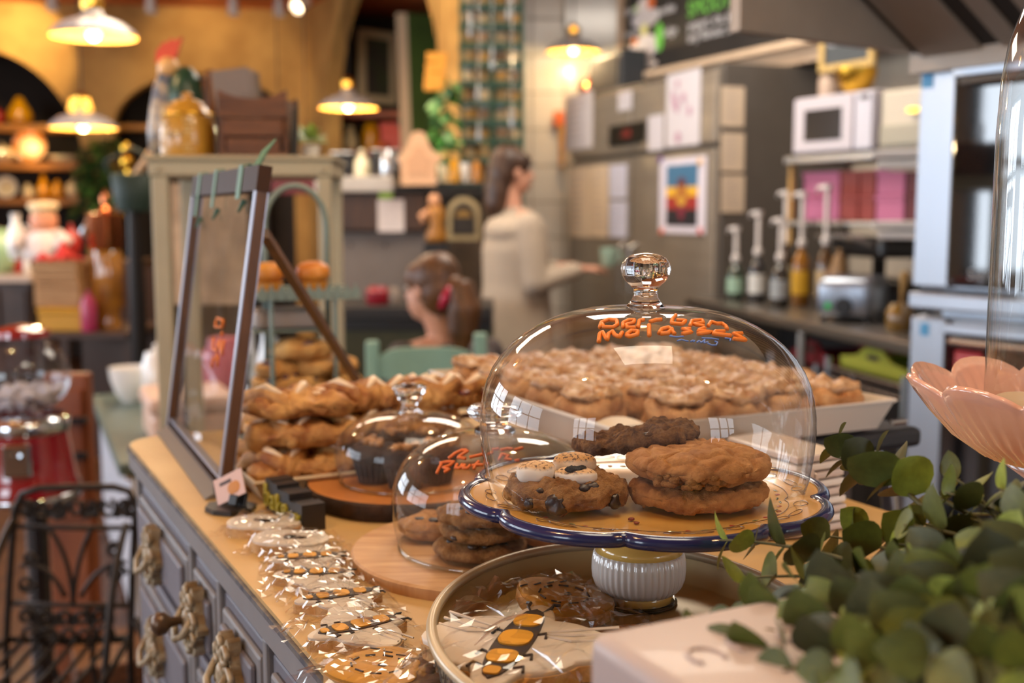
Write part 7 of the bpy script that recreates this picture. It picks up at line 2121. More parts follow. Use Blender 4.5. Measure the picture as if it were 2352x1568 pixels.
def bee(label, pos, yaw, sc, seed, tilt=(0, 0), kind='bee', wrap=True, group=None):
    t = thing('bee_biscuit' if kind == 'bee' else ('stamped_biscuit' if kind == 'stamp' else 'honeycomb_biscuit'), label, 'biscuit', pos, group)
    m = T(pos) @ rot('Z', yaw) @ rot('X', tilt[0]) @ rot('Y', tilt[1]) @ Matrix.Scale(sc, 4)
    h = 0.009
    if kind == 'bee':
        wings = [(0, 0, 0.017, 0.046, 0), (-0.028, 0.010, 0.030, 0.017, 0.35), (0.028, 0.010, 0.030, 0.017, -0.35), (-0.020, -0.012, 0.022, 0.013, -0.45), (0.020, -0.012, 0.022, 0.013, 0.45)]
    elif kind == 'stamp':
        wings = [(0, 0, 0.036, 0.025, 0), (0.012, 0, 0.028, 0.026, 0), (-0.012, 0, 0.028, 0.026, 0)]
    else:
        wings = [(0, 0, 0.034, 0.036, 0), (0, -0.012, 0.040, 0.024, 0), (0, 0.016, 0.026, 0.026, 0)]
    ol = outline_pts(wings)
    MB().slab(ol, 0.0, h, m).build('biscuit', M_bis, t)
    ol2 = [(x * 0.975, y * 0.975) for x, y in ol]; ol3 = [(x * 0.93, y * 0.93) for x, y in ol]
    mb = MB(); n = len(ol)
    mb.rings([[(x, y, h) for x, y in ol2], [(x, y, h + 0.0022) for x, y in ol2], [(x, y, h + 0.0034) for x, y in ol3]], m=m)
    mb.build('icing', M_ice if kind != 'comb' else mat('honey_icing', 'b8842c', 0.45), t, True, 50)
    zi = h + 0.0034
    if kind == 'bee':
        body = outline_pts([(0, 0.000, 0.0105, 0.036, 0), (0, 0.02, 0.0085, 0.016, 0)], 40)
        MB().slab(body, zi - 0.0002, zi + 0.0012, m).build('black_body', M_blk, t)
        for cy_, rx_, ry_ in ((0.022, 0.0080, 0.0062), (0.003, 0.0092, 0.0078), (-0.016, 0.0084, 0.0062), (-0.030, 0.0046, 0.0036)):
            MB().slab([(rx_ * math.copysign(abs(math.cos(a)) ** 0.7, math.cos(a)), cy_ + ry_ * math.copysign(abs(math.sin(a)) ** 0.7, math.sin(a))) for a in [2 * PI * k / 20 for k in range(20)]], zi + 0.0010, zi + 0.0022, m).build('gold_stripe', M_gld, t)
        for s in (-1, 1):
            MB().tube([(s * 0.003, 0.034, zi - 0.001), (s * 0.007, 0.040, zi), (s * 0.007, 0.044, zi), (s * 0.010, 0.046, zi - 0.001)], 0.0010, 6, m=m).build('antenna', M_blk, t)
            for cy_, e in ((0.010, 0.5), (-0.012, -0.3), (-0.024, -0.8)):
                MB().tube([(s * 0.009, cy_, zi), (s * 0.014, cy_ + 0.002, zi + 0.0004), (s * 0.0155, cy_ - 0.003, zi + 0.0004)], 0.0009, 6, m=m).build('bee_leg', M_blk, t)
            for k in range(3):
                MB().tube([(s * 0.014, 0.010 + 0.002 * k, zi), (s * 0.030, 0.013 + 0.006 * (k - 1), zi + 0.0004), (s * 0.050, 0.020 + 0.007 * (k - 1), zi - 0.0004)], 0.0009, 5, m=m).build('wing_vein', M_ice, t)
    elif kind == 'stamp':
        rr = random.Random(seed)
        for k in range(7):
            a = rr.uniform(0, 6.28); q_ = rr.random()
            MB().slab(outline_pts([(0, 0, rr.uniform(0.004, 0.008), rr.uniform(0.002, 0.004), rr.uniform(-1, 1))], 14), zi, zi + 0.0006, m @ T(0.013 * q_ * math.cos(a), 0.007 * q_ * math.sin(a), 0)).build('ink_mark', mat('grey_ink', '5a524c', 0.6), t)
    else:
        for k in range(9):
            a = 2 * PI * k / 9
            MB().tube([(0.022 * math.cos(a), 0.018 * math.sin(a), zi + 0.0004), (0.022 * math.cos(a + 0.4), 0.018 * math.sin(a + 0.4), zi + 0.0004)], 0.0009, 5, m=m).build('dash', M_blk, t)
        for k in range(4):
            MB().tube([(-0.022 + 0.013 * k, 0.027 - 0.002 * k, zi), (-0.014 + 0.013 * k, 0.028 - 0.002 * k, zi)], 0.0009, 5, m=m).build('dash', M_blk, t)
        MB().ball((0.004, 0.0, zi), (0.004, 0.0026, 0.0012), 10, m).build('painted_bee', M_blk, t)
    if wrap:
        L, Wd = (0.118, 0.112) if kind != 'stamp' else (0.088, 0.070)
        w = crinkle(MB(), L, Wd, h + 0.0042, seed, m, 24, 20).build('wrapper', M_cel, t)
        rr = random.Random(seed + 5)
        for k in range(6):
            x0, y0 = rr.uniform(-0.45, 0.45) * L, rr.uniform(-0.45, 0.45) * Wd
            a = rr.uniform(0, PI); ln = rr.uniform(0.012, 0.03)
            e = max(abs(x0) / L, abs(y0) / Wd) * 2
            z = h + 0.0068 if e < 0.6 else 0.006
            p0 = V((x0 - ln / 2 * math.cos(a), y0 - ln / 2 * math.sin(a), z)); p1 = V((x0 + ln / 2 * math.cos(a), y0 + ln / 2 * math.sin(a), z + 0.001))
            MB().tube([p0, p0.lerp(p1, 0.5) + V((0, 0, 0.0012)), p1], [0.0003, 0.0012, 0.0003], 5, m=m).build('crease', M_celk, w)
    return t
zc_ = Z0 + 0.0008
bee('white biscuit with grey ink drawing nearest the black card holder', onD(607, 1222), -0.15, 1.0, 1, kind='stamp')
bee('white biscuit with grey ink drawing, second from the card holder', onD(668, 1260), -0.2, 1.0, 2, kind='stamp')
bee('first wrapped bee biscuit from the far end, beside the stamped ones', onD(706, 1300), -1.35, 0.80, 3)
bee('second wrapped bee biscuit, touching the first on the counter', onD(722, 1338), -1.5, 0.80, 4)
bee('wrapped bee biscuit in the middle of the counter row', onD(778, 1392), -1.15, 0.84, 5)
bee('wrapped bee biscuit with long antennae by the round light board', onD(822, 1468), -1.0, 0.92, 6)
bee('yellow honeycomb biscuit at the near end of the counter row', onD(868, 1560), -0.4, 0.9, 7, kind='comb')
# in the pan
q = PZ(1186, 1512, ZPF + 0.016)
bee('largest wrapped bee biscuit lying tilted in the oval pan', V((q.x, q.y, ZPF + 0.012)), -0.38, 1.28, 11, (0.16, -0.05))
q = PZ(1290, 1388, ZPF + 0.01)
bee('yellow honeycomb biscuit leaning at the back of the oval pan', V((q.x, q.y, ZPF + 0.006)), 0.75, 1.0, 12, (0.12, 0.1), kind='comb')
q = PZ(1440, 1480, ZPF + 0.005)
t = thing('wrapped_biscuit', 'yellow wrapped biscuit in the oval pan below the pedestal', 'biscuit', V((q.x, q.y, ZPF + 0.001)))
m = T(q.x, q.y, ZPF + 0.001) @ rot('Z', 0.3)
MB().slab(outline_pts([(0, 0, 0.03, 0.022, 0)], 40), 0, 0.009, m).build('biscuit', M_bis, t); MB().slab(outline_pts([(0, 0, 0.028, 0.02, 0)], 40), 0.009, 0.0115, m).build('icing', mat('honey_icing', 'b8842c', 0.45), t)
crinkle(MB(), 0.085, 0.075, 0.012, 31, m, 20, 16).build('wrapper', M_cel, t)

# ------------------------------------------------------------------ second dome with cookies on the light round board
BY = 1.065
b2 = V(((1128 - 1176) / FPX * BY, BY, P(1128, 1252, BY).z))
rB = (1122 - 793) / FPX * BY
M_lw = mat('light_beech', 'c49a6c', 0.45, col2='a97c50', vs_=5, stretch=(2, 16, 2), detail=6)
t = thing('round_board', 'light beech round board carrying the second glass dome', 'board', (b2.x, b2.y, Z0))
MB().lathe([(0.001, 0), (rB - 0.002, 0), (rB, -0.002), (rB, -0.0135), (rB - 0.002, -0.0155), (0.001, -0.0155)], 80, b2).build('top', M_lw, t, True, 40)
MB().lathe([(0.06, Z0 + 0.0006 - b2.z), (0.06, -0.0156)], 40, b2, cap=True).build('foot', mat('board_foot', '5a3a22', 0.6), t)
def dome(label, c, r, h, kn, strokes=None, nm='glass_dome'):
    k = r / 386.0; kh = h / 445.0
    pr = [(a * k, c.z + 0.0012 + b * kh) for a, b in DP]
    t = thing(nm, label, 'glass dome', c)
    MB().lathe(pr, 80, (c.x, c.y, 0)).build('bell', M_dome, t, True)
    MB().tube([(c.x + 357 * k * math.cos(a), c.y + 357 * k * math.sin(a), c.z + 0.002) for a in [2 * PI * i / 80 for i in range(80)]], 0.0018, 8, closed=True).build('rim', thin_glass('rim_glass', 'e4e8e8', 0.10, 0.85, 0.02), t, True)
    zt = c.z + 0.0012 + h
    MB().lathe([(a, zt - 0.001 + z) for a, z in kn], 40, (c.x, c.y, 0), cap=True).build('knob', M_kn, t, True)
    return t, pr
r2 = (1140 - 897) / FPX * BY
d2c = V(((1136 - 1176) / FPX * BY, BY, b2.z + 0.0005))
h2 = P(1136, 992, BY).z - d2c.z
t2, pr2 = dome('second glass dome lettered in orange on the light round board', d2c, r2, h2, [(0.020, 0), (0.019, 0.004), (0.012, 0.006), (0.012, 0.008), (0.025, 0.016), (0.027, 0.022), (0.022, 0.026), (0.001, 0.027)])
sA_ = [[(1031, 1052), (1045, 1041), (1060, 1034), (1072, 1033)], [(1060, 1033), (1074, 1036), (1062, 1043), (1052, 1050), (1070, 1053)], [(1078, 1050), (1096, 1046), (1112, 1042)], [(1120, 1043), (1132, 1038)]]
sB_ = [[(1003, 1087), (1009, 1074), (1015, 1063)], [(1010, 1063), (1028, 1060), (1042, 1060), (1034, 1068), (1018, 1073), (1032, 1078), (1020, 1084)], [(1050, 1065), (1046, 1074), (1056, 1075), (1062, 1066), (1061, 1075)], [(1068, 1066), (1064, 1075), (1074, 1075), (1080, 1067)], [(1100, 1059), (1092, 1068), (1088, 1077)], [(1084, 1069), (1098, 1067), (1110, 1067)], [(1116, 1066), (1124, 1064)]]
sC_ = [[(1130, 1032), (1146, 1030)], [(1150, 1033), (1165, 1030), (1178, 1031)], [(1182, 1033), (1200, 1028)], [(1146, 1056), (1152, 1042), (1168, 1046), (1160, 1054), (1176, 1056)], [(1182, 1058), (1192, 1056)]]
write(sA_ + sB_ + sC_, pr2, (d2c.x, d2c.y), 0.0016, mat('orange_paint_pen2', 'c85f1c', 0.5), t2, 'orange_lettering')
def cookie(label, px, py, R, H, seed, m_, chips=6, z=None, tilt=0.0, nm='chip_cookie', D=None, base=None):
    c = base
    t = thing(nm, label, 'cookie', c)
    mm = T(c) @ rot('Y', tilt)
    xf(lump(R, H, seed, 0.16, 60, 30, 70, 3.2, 0.95, 0.12, 0.06), mm).build('biscuit', m_, t, True)
    rr = random.Random(seed)
    for k in range(chips):
        a = -PI / 2 + rr.uniform(-1.3, 1.3); q_ = rr.uniform(0.45, 0.93)
        xf(lump(0.0055, 0.005, seed * 3 + k, 0.15, 90, 10, 16), mm @ T(R * q_ * math.cos(a), R * 0.95 * q_ * math.sin(a), H * (1.0 if q_ < 0.75 else 0.55) - 0.003)).build('chocolate_chip', M_choc, t, True)
    return t
zb_ = b2.z + 0.0008
for k, (px, dy, lab) in enumerate(((1100, 0.0, 'bottom chip cookie of the stack under the second dome'), (1106, 0.002, 'middle chip cookie of the stack under the second dome'), (1100, -0.002, 'top chip cookie of the stack under the second dome'))):
    cookie(lab, 0, 0, 0.043 - 0.002 * k, 0.017, 300 + k, M_ck1, 5, base=V(((px - 1176) / FPX * 1.03, 1.028 + dy, zb_ + 0.0165 * k)))
cookie('single brown cookie at the left under the second dome', 0, 0, 0.034, 0.022, 310, M_ck2, 2, base=V(((985 - 1176) / FPX * 1.07, 1.092, zb_)))
cookie('brown cookie at the right under the second dome', 0, 0, 0.033, 0.018, 311, M_ck2, 2, base=V(((1245 - 1176) / FPX * 1.07, 1.075, zb_)))
cookie('chip cookie leaning at the back under the second dome', 0, 0, 0.033, 0.018, 312, M_ck1, 2, base=V(((1100 - 1176) / FPX * 1.1, 1.115, zb_)))

# ------------------------------------------------------------------ third dome on the bark edged slice
B3 = 1.30
b3 = V(((932 - 1176) / FPX * B3, B3, P(932, 1140, B3).z))
M_slice = mat('orange_wood_slice', 'b9783c', 0.45, col2='a5652c', vs_=10)
M_bark = mat('dark_bark', '3a2415', 0.9, col2='22140b', vs_=40, bump=0.8, bs=60)
r3 = (935 - 697) / FPX * B3
if b3.z - 0.02 < Z0: b3.z = Z0 + 0.0205
t = thing('wood_slice', 'bark edged round wood slice carrying the third dome', 'board', (b3.x, b3.y, Z0))
MB().lathe([(0.001, 0), (r3 * 0.97, 0)], 64, b3).build('cut_face', M_slice, t)
MB().lathe([(r3 * 0.97, 0), (r3, -0.002), (r3 * 1.01, -(b3.z - Z0) * 0.5), (r3 * 0.98, -(b3.z - Z0) + 0.0008), (0.001, -(b3.z - Z0) + 0.0008)], 64, b3, fn=lambda a, i: 1 + 0.012 * math.sin(a * 9) * (i > 0)).build('bark', M_bark, t, True, 50)
rd3 = (940 - 765) / FPX * B3
d3c = V(((938 - 1176) / FPX * B3, B3, b3.z + 0.0005))
h3 = P(938, 948, B3).z - d3c.z
t3, pr3 = dome('third glass dome over dark chocolate muffins on the bark slice', d3c, rd3, h3, [(0.016, 0), (0.010, 0.004), (0.009, 0.010), (0.017, 0.022), (0.020, 0.030), (0.018, 0.032), (0.001, 0.028)])
M_muf = mat('dark_muffin', '2a1a16', 0.7, bump=0.6, bs=120)
M_case = mat('muffin_case', '241712', 0.7)
for k, (px, Dk, lab) in enumerate(((852, 1.285, 'front left dark muffin with toffee topping under the third dome'), (925, 1.255, 'front middle dark muffin with toffee topping under the third dome'), (998, 1.285, 'front right dark muffin with toffee topping under the third dome'), (893, 1.345, 'back left dark muffin under the third dome'), (970, 1.345, 'back right dark muffin under the third dome'))):
    c = V(((px - 1176) / FPX * Dk, Dk, d3c.z + 0.0005))
    t = thing('chocolate_muffin', lab, 'muffin', c)
    MB().lathe([(0.017, 0), (0.023, 0.026)], 60, c, fn=lambda a, i: 1 + 0.05 * math.cos(a * 20), cap=True).build('case', M_case, t)
    xf(lump(0.027, 0.024, 400 + k, 0.2, 60, 18, 36), T(c + V((0, 0, 0.022)))).build('crown', M_muf, t, True)
    rr = random.Random(k)
    for j in range(7):
        a = rr.uniform(0, 6.28); q_ = rr.random() * 0.019
        xf(lump(0.0058, 0.010, 420 + j + 9 * k, 0.2, 90, 8, 12), T(c + V((q_ * math.cos(a), q_ * math.sin(a), 0.042)))).build('toffee_bit', mat('toffee', 'b98a5c', 0.5, col2='6e4424', vs_=60), t, True)
# ------------------------------------------------------------------ glass sneeze guard in wooden frames
BL, BR = PZ(393, 988, Z0 + 0.002), PZ(514, 1140, Z0 + 0.002)
dBR = BR.y
TR = P(603, 388, dBR + 0.03); TL = P(456, 446, BL.y + 0.03)
TL.z = TR.z = (TL.z + TR.z) / 2
M_post = mat('guard_wood', '5c3a1e', 0.45, col2='452a14', vs_=6, stretch=(10, 10, 1), bump=0.2, bs=30)
M_rail = mat('guard_dark_wood', '3a261a', 0.6, spec=0.15)
t = thing('sneeze_guard', 'leaning wood framed glass sneeze guard with green straps at the dresser front', 'glass guard', (BL + BR) / 2)
ux = (BR - BL).normalized(); uy = ((TR - BR) - ux * (TR - BR).dot(ux)).normalized(); un = ux.cross(uy)
def bar(p, q_, w, d, nm, m, par=t):
    p, q_ = V(p), V(q_); ax = (q_ - p).normalized(); n = un; s_ = ax.cross(n).normalized()
    vs2 = [p + s_ * a * w / 2 + n * b * d / 2 for a, b in ((-1, -1), (1, -1), (1, 1), (-1, 1))] + [q_ + s_ * a * w / 2 + n * b * d / 2 for a, b in ((-1, -1), (1, -1), (1, 1), (-1, 1))]
    return MB().add(vs2, [(0, 3, 2, 1), (4, 5, 6, 7), (0, 1, 5, 4), (1, 2, 6, 5), (2, 3, 7, 6), (3, 0, 4, 7)]).build(nm, m, par)
bar(BL, TL, 0.012, 0.011, 'post', M_post); bar(BR, TR, 0.013, 0.012, 'post', M_post)
bar(TL - ux * 0.01, TR + ux * 0.008, 0.030, 0.016, 'top_rail', M_rail)
bar(BL + uy * 0.006, BR + uy * 0.006, 0.012, 0.014, 'bottom_rail', M_rail)
for p_, q_ in ((BL, TL), (BR, TR)):
    for s_ in (-1, 1): bar(p_ + un * s_ * 0.0068, q_ + un * s_ * 0.0068, 0.012, 0.0018, 'steel_edge', mat('grey_edge_steel', '8c8c98', 0.35, metal=0.6))
bar(BL + uy * 0.018, BR + uy * 0.018, 0.004, 0.010, 'steel_edge', mat('grey_edge_steel', '8c8c98', 0.35, metal=0.6))
M_pane = thin_glass('guard_glass', 'f0f3f6', 0.06, 0.5, 0.0, 0.03, 4.0)
g0, g1, g2, g3 = BL + uy * 0.01 + ux * 0.006, BR + uy * 0.01 - ux * 0.006, TR - uy * 0.012 - ux * 0.006, TL - uy * 0.012 + ux * 0.006
MB().add([g0, g1, g2, g3], [(0, 1, 2, 3)]).build('glass_pane', M_pane, t)
sk0 = EP * -0.022
MB().add([BL + sk0 - V((0, 0, 0.0012)), BR + sk0 - V((0, 0, 0.0012)), BR + uy * 0.012 + un * 0.002, BL + uy * 0.012 + un * 0.002, BL - V((0, 0, 0.0012)), BR - V((0, 0, 0.0012))], [(0, 1, 2, 3), (0, 4, 5, 1), (4, 3, 2, 5), (0, 3, 4), (1, 5, 2)]).build('skirt', mat('guard_skirt', '6a645e', 0.5), t)
MB().bbox(-0.010, 0.010, -0.008, 0.008, 0, 0.022, 0.003, T(BR + V((0, 0, -0.0012))) @ rot('Z', -0.47)).build('foot_bracket', M_black, t)
# straps hooked over the top rail, and the pane's orange lettering
M_strap = mat('green_strap', '5c8068', 0.6)
for k, (q_, L) in enumerate(((0.13, 0.062), (0.42, 0.050), (0.80, 0.040))):
    c = TL.lerp(TR, q_) + uy * 0.016
    w = 0.017 if k < 2 else 0.024
    sg = -1 if (un.y > 0) else 1
    path = [c - uy * L + un * sg * 0.0095, c + un * sg * 0.0095, c + uy * 0.003, c - un * sg * 0.0095, c - uy * 0.03 - un * sg * 0.0095]
    mb = MB(); rs = [[p - ux * w / 2, p + ux * w / 2] for p in path]
    for a, b in zip(rs[:-1], rs[1:]):
        mb.add([a[0], a[1], b[1], b[0]], [(0, 1, 2, 3)])
    o = mb.build('strap', M_strap, t)
    so = o.modifiers.new('thick', 'SOLIDIFY'); so.thickness = 0.0016
    MB().tube([c - uy * L, c - uy * (L + 0.016) + un * sg * 0.006], [0.004, 0.0015], 6).build('strap_end', mat('green_strap_dark', '2c5a46', 0.5), t)
e0 = TL.lerp(TR, 0.9) + uy * 0.015
ob = MB().tube([e0, e0 + V((0.008, 0.01, 0.018)), e0 + V((0.020, 0.02, 0.034))], [0.004, 0.0035, 0.001], 6).build('strap_end', M_strap, t)
def pane_pt(px, py):
    d = ray(px, py); n = un
    return CAM + d * ((g0 - CAM).dot(n) / d.dot(n)) + un * (0.0012 if un.y < 0 else -0.0012)
for st_ in ([(498, 735), (496, 750), (512, 752), (514, 735), (500, 730)], [(512, 762), (510, 772)], [(492, 775), (490, 800), (500, 808), (502, 785)], [(506, 780), (508, 800), (512, 815), (516, 780)], [(500, 812), (498, 830)], [(492, 820), (488, 845)], [(504, 818), (500, 842)]):
    MB().tube([pane_pt(*p) for p in st_], 0.0016, 6).build('orange_lettering', M_pen, t, True)
# prop stick
pa = P(606, 535, dBR + 0.035); pb = PZ(866, 948, Z0 + 0.004)
o = bar(pa, pb, 0.012, 0.012, 'prop', M_post)

# ------------------------------------------------------------------ card holder and black yellow lettered block
q0 = onD(527, 1172)
t = thing('card_holder', 'black card holder with small pink and orange picture card', 'card holder', q0)
m = T(q0) @ rot('Z', -0.5)
MB().slab(outline_pts([(0, 0, 0.030, 0.024, 0), (0.006, 0.0, 0.026, 0.026, 0)], 8), 0.0008, 0.006, m).build('base', M_black, t)
MB().bbox(0.002, 0.014, -0.008, -0.0045, 0.006, 0.018, 0.001, m @ rot('X', -0.35)).build('clip', M_black, t)
MB().bbox(-0.002, 0.018, 0.002, 0.006, 0.006, 0.022, 0.002, m @ rot('X', -0.35)).build('clip', M_black, t)
mcd = m @ T(0.006, -0.002, 0.014) @ rot('X', -0.35) @ rot('Y', -0.5)
MB().box(-0.020, 0.020, -0.0006, 0.0006, 0.0, 0.030, mcd).build('card', mat('card_pink', 'cfb0a8', 0.6), t)
MB().ball((0.006, -0.0008, 0.012), (0.009, 0.0005, 0.008), 12, mcd).build('card_picture', mat('card_orange', 'c0803c', 0.6), t)
MB().box(-0.012, 0.004, -0.0011, -0.0006, 0.020, 0.0235, mcd).build('card_print', mat('print_dark', '4a444a', 0.8), t)
A_, B_ = onD(611, 1168), onD(694, 1224)
t = thing('lettered_block', 'black stepped block with yellow raised lettering beside the bark slice', 'sign block', (A_ + B_) / 2)
LB = Frame(A_, B_ - A_); Lb = (B_ - A_).length
zt0 = P(645, 1095, A_.y).z; zt1 = P(700, 1172, B_.y).z
M_blkb = mat('black_print_plastic', '1e1c1f', 0.45)
nS = 6
hs = [zt0 + (zt1 - zt0) * k / (nS - 1) for k in range(nS)]
hs = [Z0 + h for h in (0.036, 0.035, 0.031, 0.033, 0.026, 0.029)]
pts = [(0, Z0 + 0.0008)]
pts += [(Lb, Z0 + 0.0008)]
for k in reversed(range(nS)):
    pts += [(Lb * (k + 1) / nS, hs[k]), (Lb * k / nS, hs[k])]
MB().prism(pts, 0.0, 0.026, LB.m).build('block', M_blkb, t)
for k, ch in enumerate('bakery'):
    hh = (hs[k] - Z0) * 0.95
    text_obj('raised_letter', ch, hh * 1.05, LB.m @ T(Lb * (k + 0.5) / nS, -0.001, Z0 + hh * 0.50) @ rot('X', PI / 2), mat('raised_yellow', '9a8a14', 0.5), t, 0.0025)

# ------------------------------------------------------------------ white tray of folded pastries
zr_ = Z0 + 0.025
n0, n1, n2 = PZ(603, 1103, zr_), PZ(552, 1048, zr_), PZ(770, 1063, zr_)
PT = Frame(n0, EP)                          # x to the right along the counter's short axis, depth = away
PT = Frame(n0, (EP.x, EP.y))
Lp, Wp = 0.26, (n1 - n0).length
t = thing('pastry_tray', 'white deep rectangular tray stacked with golden folded pastries', 'tray', PT.w(Lp / 2, Wp / 2, Z0))
M_trw = mat('cream_white_tray', 'c2ae90', 0.4)
def tray(fr, L, W, z0_, z1_, par, m, th=0.004, flare=0.012):
    o = [(-flare, -flare), (L + flare, -flare), (L + flare, W + flare), (-flare, W + flare)]
    b_ = [(0, 0), (L, 0), (L, W), (0, W)]
    mb = MB()
    rs = [[(x, y, z0_) for x, y in b_], [(x, y, z1_) for x, y in o]]
    s_ = lambda pts, d: [(x + (d if x < L / 2 else -d), y + (d if y < W / 2 else -d)) for x, y in pts]
    rs += [[(x, y, z1_) for x, y in s_(o, th)], [(x, y, z0_ + th) for x, y in s_(b_, th)]]
    mb.rings(rs, cap0=True, cap1=True, m=fr.m)
    mb.build('pan', m, par)
    MB().tube([fr.w(x, y, z1_) for x, y in o], th * 0.7, 6, closed=True).build('rim', m, par)
tray(PT, Lp, Wp, Z0 + 0.001, zr_, t, M_trw)
M_pas = mat('golden_pastry', '8a4e1c', 0.55, col2='cf9a56', vs_=34, bump=0.6, bs=80)
M_icg = mat('pastry_glaze', 'dcc4a6', 0.4)
def folded(label, c, yaw, L, seed, tilt=0.0, nm='folded_pastry'):
    t = thing(nm, label, 'pastry', c)
    m = T(c) @ rot('Z', yaw) @ rot('Y', tilt)
    xf(lump(L / 2, 0.030, seed, 0.30, 34, 28, 70, 3.4, 0.44, 0.1, 0.20), m).build('crust', M_pas, t, True)
    rr = random.Random(seed)
    for k in range(4):
        x = (-0.36 + 0.24 * k) * L; sg = 1 if k % 2 else -1
        pts = [m @ V((x - 0.020, -0.034 * sg, 0.014)), m @ V((x - 0.010, -0.020 * sg, 0.029)), m @ V((x + 0.006, 0.0, 0.036)), m @ V((x + 0.018, 0.020 * sg, 0.030)), m @ V((x + 0.024, 0.034 * sg, 0.014))]
        MB().tube(pts, [0.006, 0.011, 0.012, 0.011, 0.005], 10).build('fold', M_pas, t, True)
        MB().tube([p + V((0.002, -0.004, 0.0085)) for p in pts[1:4]], [0.002, 0.0055, 0.002], 8).build('glaze', M_icg, t, True)
        xf(lump(0.008, 0.007, seed * 7 + k, 0.3, 60, 8, 16), m @ T(x + 0.02, -0.018, 0.021)).build('fruit_filling', mat('berry_filling', '5a2218', 0.3), t, True)
    for k in range(3):
        x = rr.uniform(-0.40, 0.40) * L
        xf(lump(0.017, 0.007, seed * 5 + k, 0.3, 60, 10, 20, 2.4, 0.45), m @ T(x, rr.uniform(-0.014, 0.010), 0.031) @ rot('Z', rr.uniform(-0.5, 0.5))).build('glaze', M_icg, t, True)
    return t
zb_ = Z0 + 0.006
lay = [(0.07, 0.050, 0, 0.0, 0.16, 'front bottom folded pastry in the white tray'), (0.075, 0.125, 0, 0.1, 0.16, 'back bottom folded pastry in the white tray'), (0.20, 0.06, 0, -0.15, 0.14, 'right bottom folded pastry in the white tray'),
       (0.085, 0.055, 0.036, -0.08, 0.17, 'front folded pastry of the middle layer in the white tray'), (0.215, 0.07, 0.035, 0.25, 0.15, 'right folded pastry of the middle layer in the white tray'), (0.09, 0.125, 0.036, 0.1, 0.16, 'back folded pastry of the middle layer in the white tray'),
       (0.085, 0.065, 0.073, 0.04, 0.19, 'long folded pastry lying on top at the left of the white tray'), (0.205, 0.065, 0.072, -0.2, 0.14, 'golden folded pastry on top in the middle of the tray'), (0.265, 0.10, 0.065, -0.5, 0.12, 'golden folded pastry on top at the right end, behind the third dome')]
for k, (x, y, z, yw, L, lab) in enumerate(lay):
    folded(lab, PT.w(x, y, zb_ + z), math.atan2(EP.y, EP.x) + yw, L, 500 + k)
# teal dish and white carton behind the guard
q0 = onD(600, 1046)
pot('teal_dish', 'grey teal ceramic dish behind the glass guard, left of the pastries', 'dish', V((-0.335, 1.53, Z0 + 0.0006)), bowl_prof(0.042, 0.042), mat('grey_teal', '5c6a66', 0.4))
q1 = V((-0.405, 1.72, Z0))
t = thing('white_carton', 'small white carton behind the teal dish', 'carton', q1)
MB().bbox(-0.022, 0.022, -0.02, 0.02, 0.001, 0.030, 0.003, T(q1) @ rot('Z', 0.4)).build('box', M_white, t); MB().bbox(-0.023, 0.023, -0.021, 0.021, 0.0305, 0.038, 0.003, T(q1) @ rot('Z', 0.4)).build('lid', M_white, t)

# ------------------------------------------------------------------ arched two tier stand with buns and scones
RY = 1.88
RK = Frame(P(700, 800, RY), (0.95, 0.31))
def rk(px, py, dep=0.0): return RK.uv(px, py, dep)
M_rack = mat('grey_green_wire', '6f7f78', 0.45, metal=0.2)
t = thing('tier_stand', 'grey green arched tier stand with fretted edges holding buns and scones', 'tier stand', RK.w(0, 0.07, Z0))
xl, xr = rk(618, 560)[0], rk(765, 560)[0]
ztop, zs_ = rk(690, 424)[1], rk(690, 520)[1]
dep_ = 0.07
arch = [RK.w(xl, dep_, Z0 + 0.001), RK.w(xl, dep_, zs_)] + [RK.w((xl + xr) / 2 - (xr - xl) / 2 * math.cos(a), dep_, zs_ + (ztop - zs_) * math.sin(a)) for a in [PI * k / 16 for k in range(1, 16)]] + [RK.w(xr, dep_, zs_), RK.w(xr, dep_, Z0 + 0.001)]
MB().tube(arch, 0.0055, 8).build('arch_handle', M_rack, t, True)
zT, zM, zL = rk(700, 676)[1], rk(700, 757)[1], max(Z0 + 0.012, rk(700, 905)[1])
xa, xb = rk(588, 680)[0], rk(822, 680)[0]
def fret(z, x0, x1_, par, h=0.020, d0=-0.02, d1=0.15):
    MB().bbox(x0, x1_, d0, d1, z - 0.004, z, 0.002, RK.m).build('tier', M_rack, par)
    n = 11
    for k in range(n):
        a = x0 + (x1_ - x0) * (k + 0.5) / n; w = (x1_ - x0) / n
        MB().prism([(a - w * 0.46, z - 0.008), (a + w * 0.46, z - 0.008), (a + w * 0.46, z + h * 0.4), (a + w * 0.2, z + h * 0.55), (a, z + h), (a - w * 0.2, z + h * 0.55), (a - w * 0.46, z + h * 0.4)], d0 - 0.003, d0, RK.m).build('fret', M_rack, par)
    for dd in (d0, d1): MB().tube([RK.w(x0, dd, z + 0.003), RK.w(x1_, dd, z + 0.003)], 0.003, 6).build('edge_wire', M_rack, par)
fret(zT, xa, xb, t)
MB().bbox(rk(580, 757)[0], rk(760, 757)[0], 0.0, 0.14, zM - 0.004, zM, 0.002, RK.m).build('tier', M_rack, t)
fret(zL, rk(590, 900)[0], rk(850, 900)[0], t, 0.014)
for x in (xl, xr):
    MB().tube([RK.w(x, -0.01, Z0 + 0.001), RK.w(x, -0.01, zT)], 0.004, 6).build('upright', M_rack, t)
MB().bbox(rk(586, 750)[0], rk(748, 750)[0], 0.01, 0.13, zM + 0.0006, rk(660, 716)[1], 0.008, RK.m).build('white_liner', mat('liner_grey_white', '9a928c', 0.5), t)
M_bun = mat('orange_bun', 'b5671c', 0.45, col2='cf8a34', vs_=30)
M_bcase = mat('bun_case', 'd08a30', 0.6)
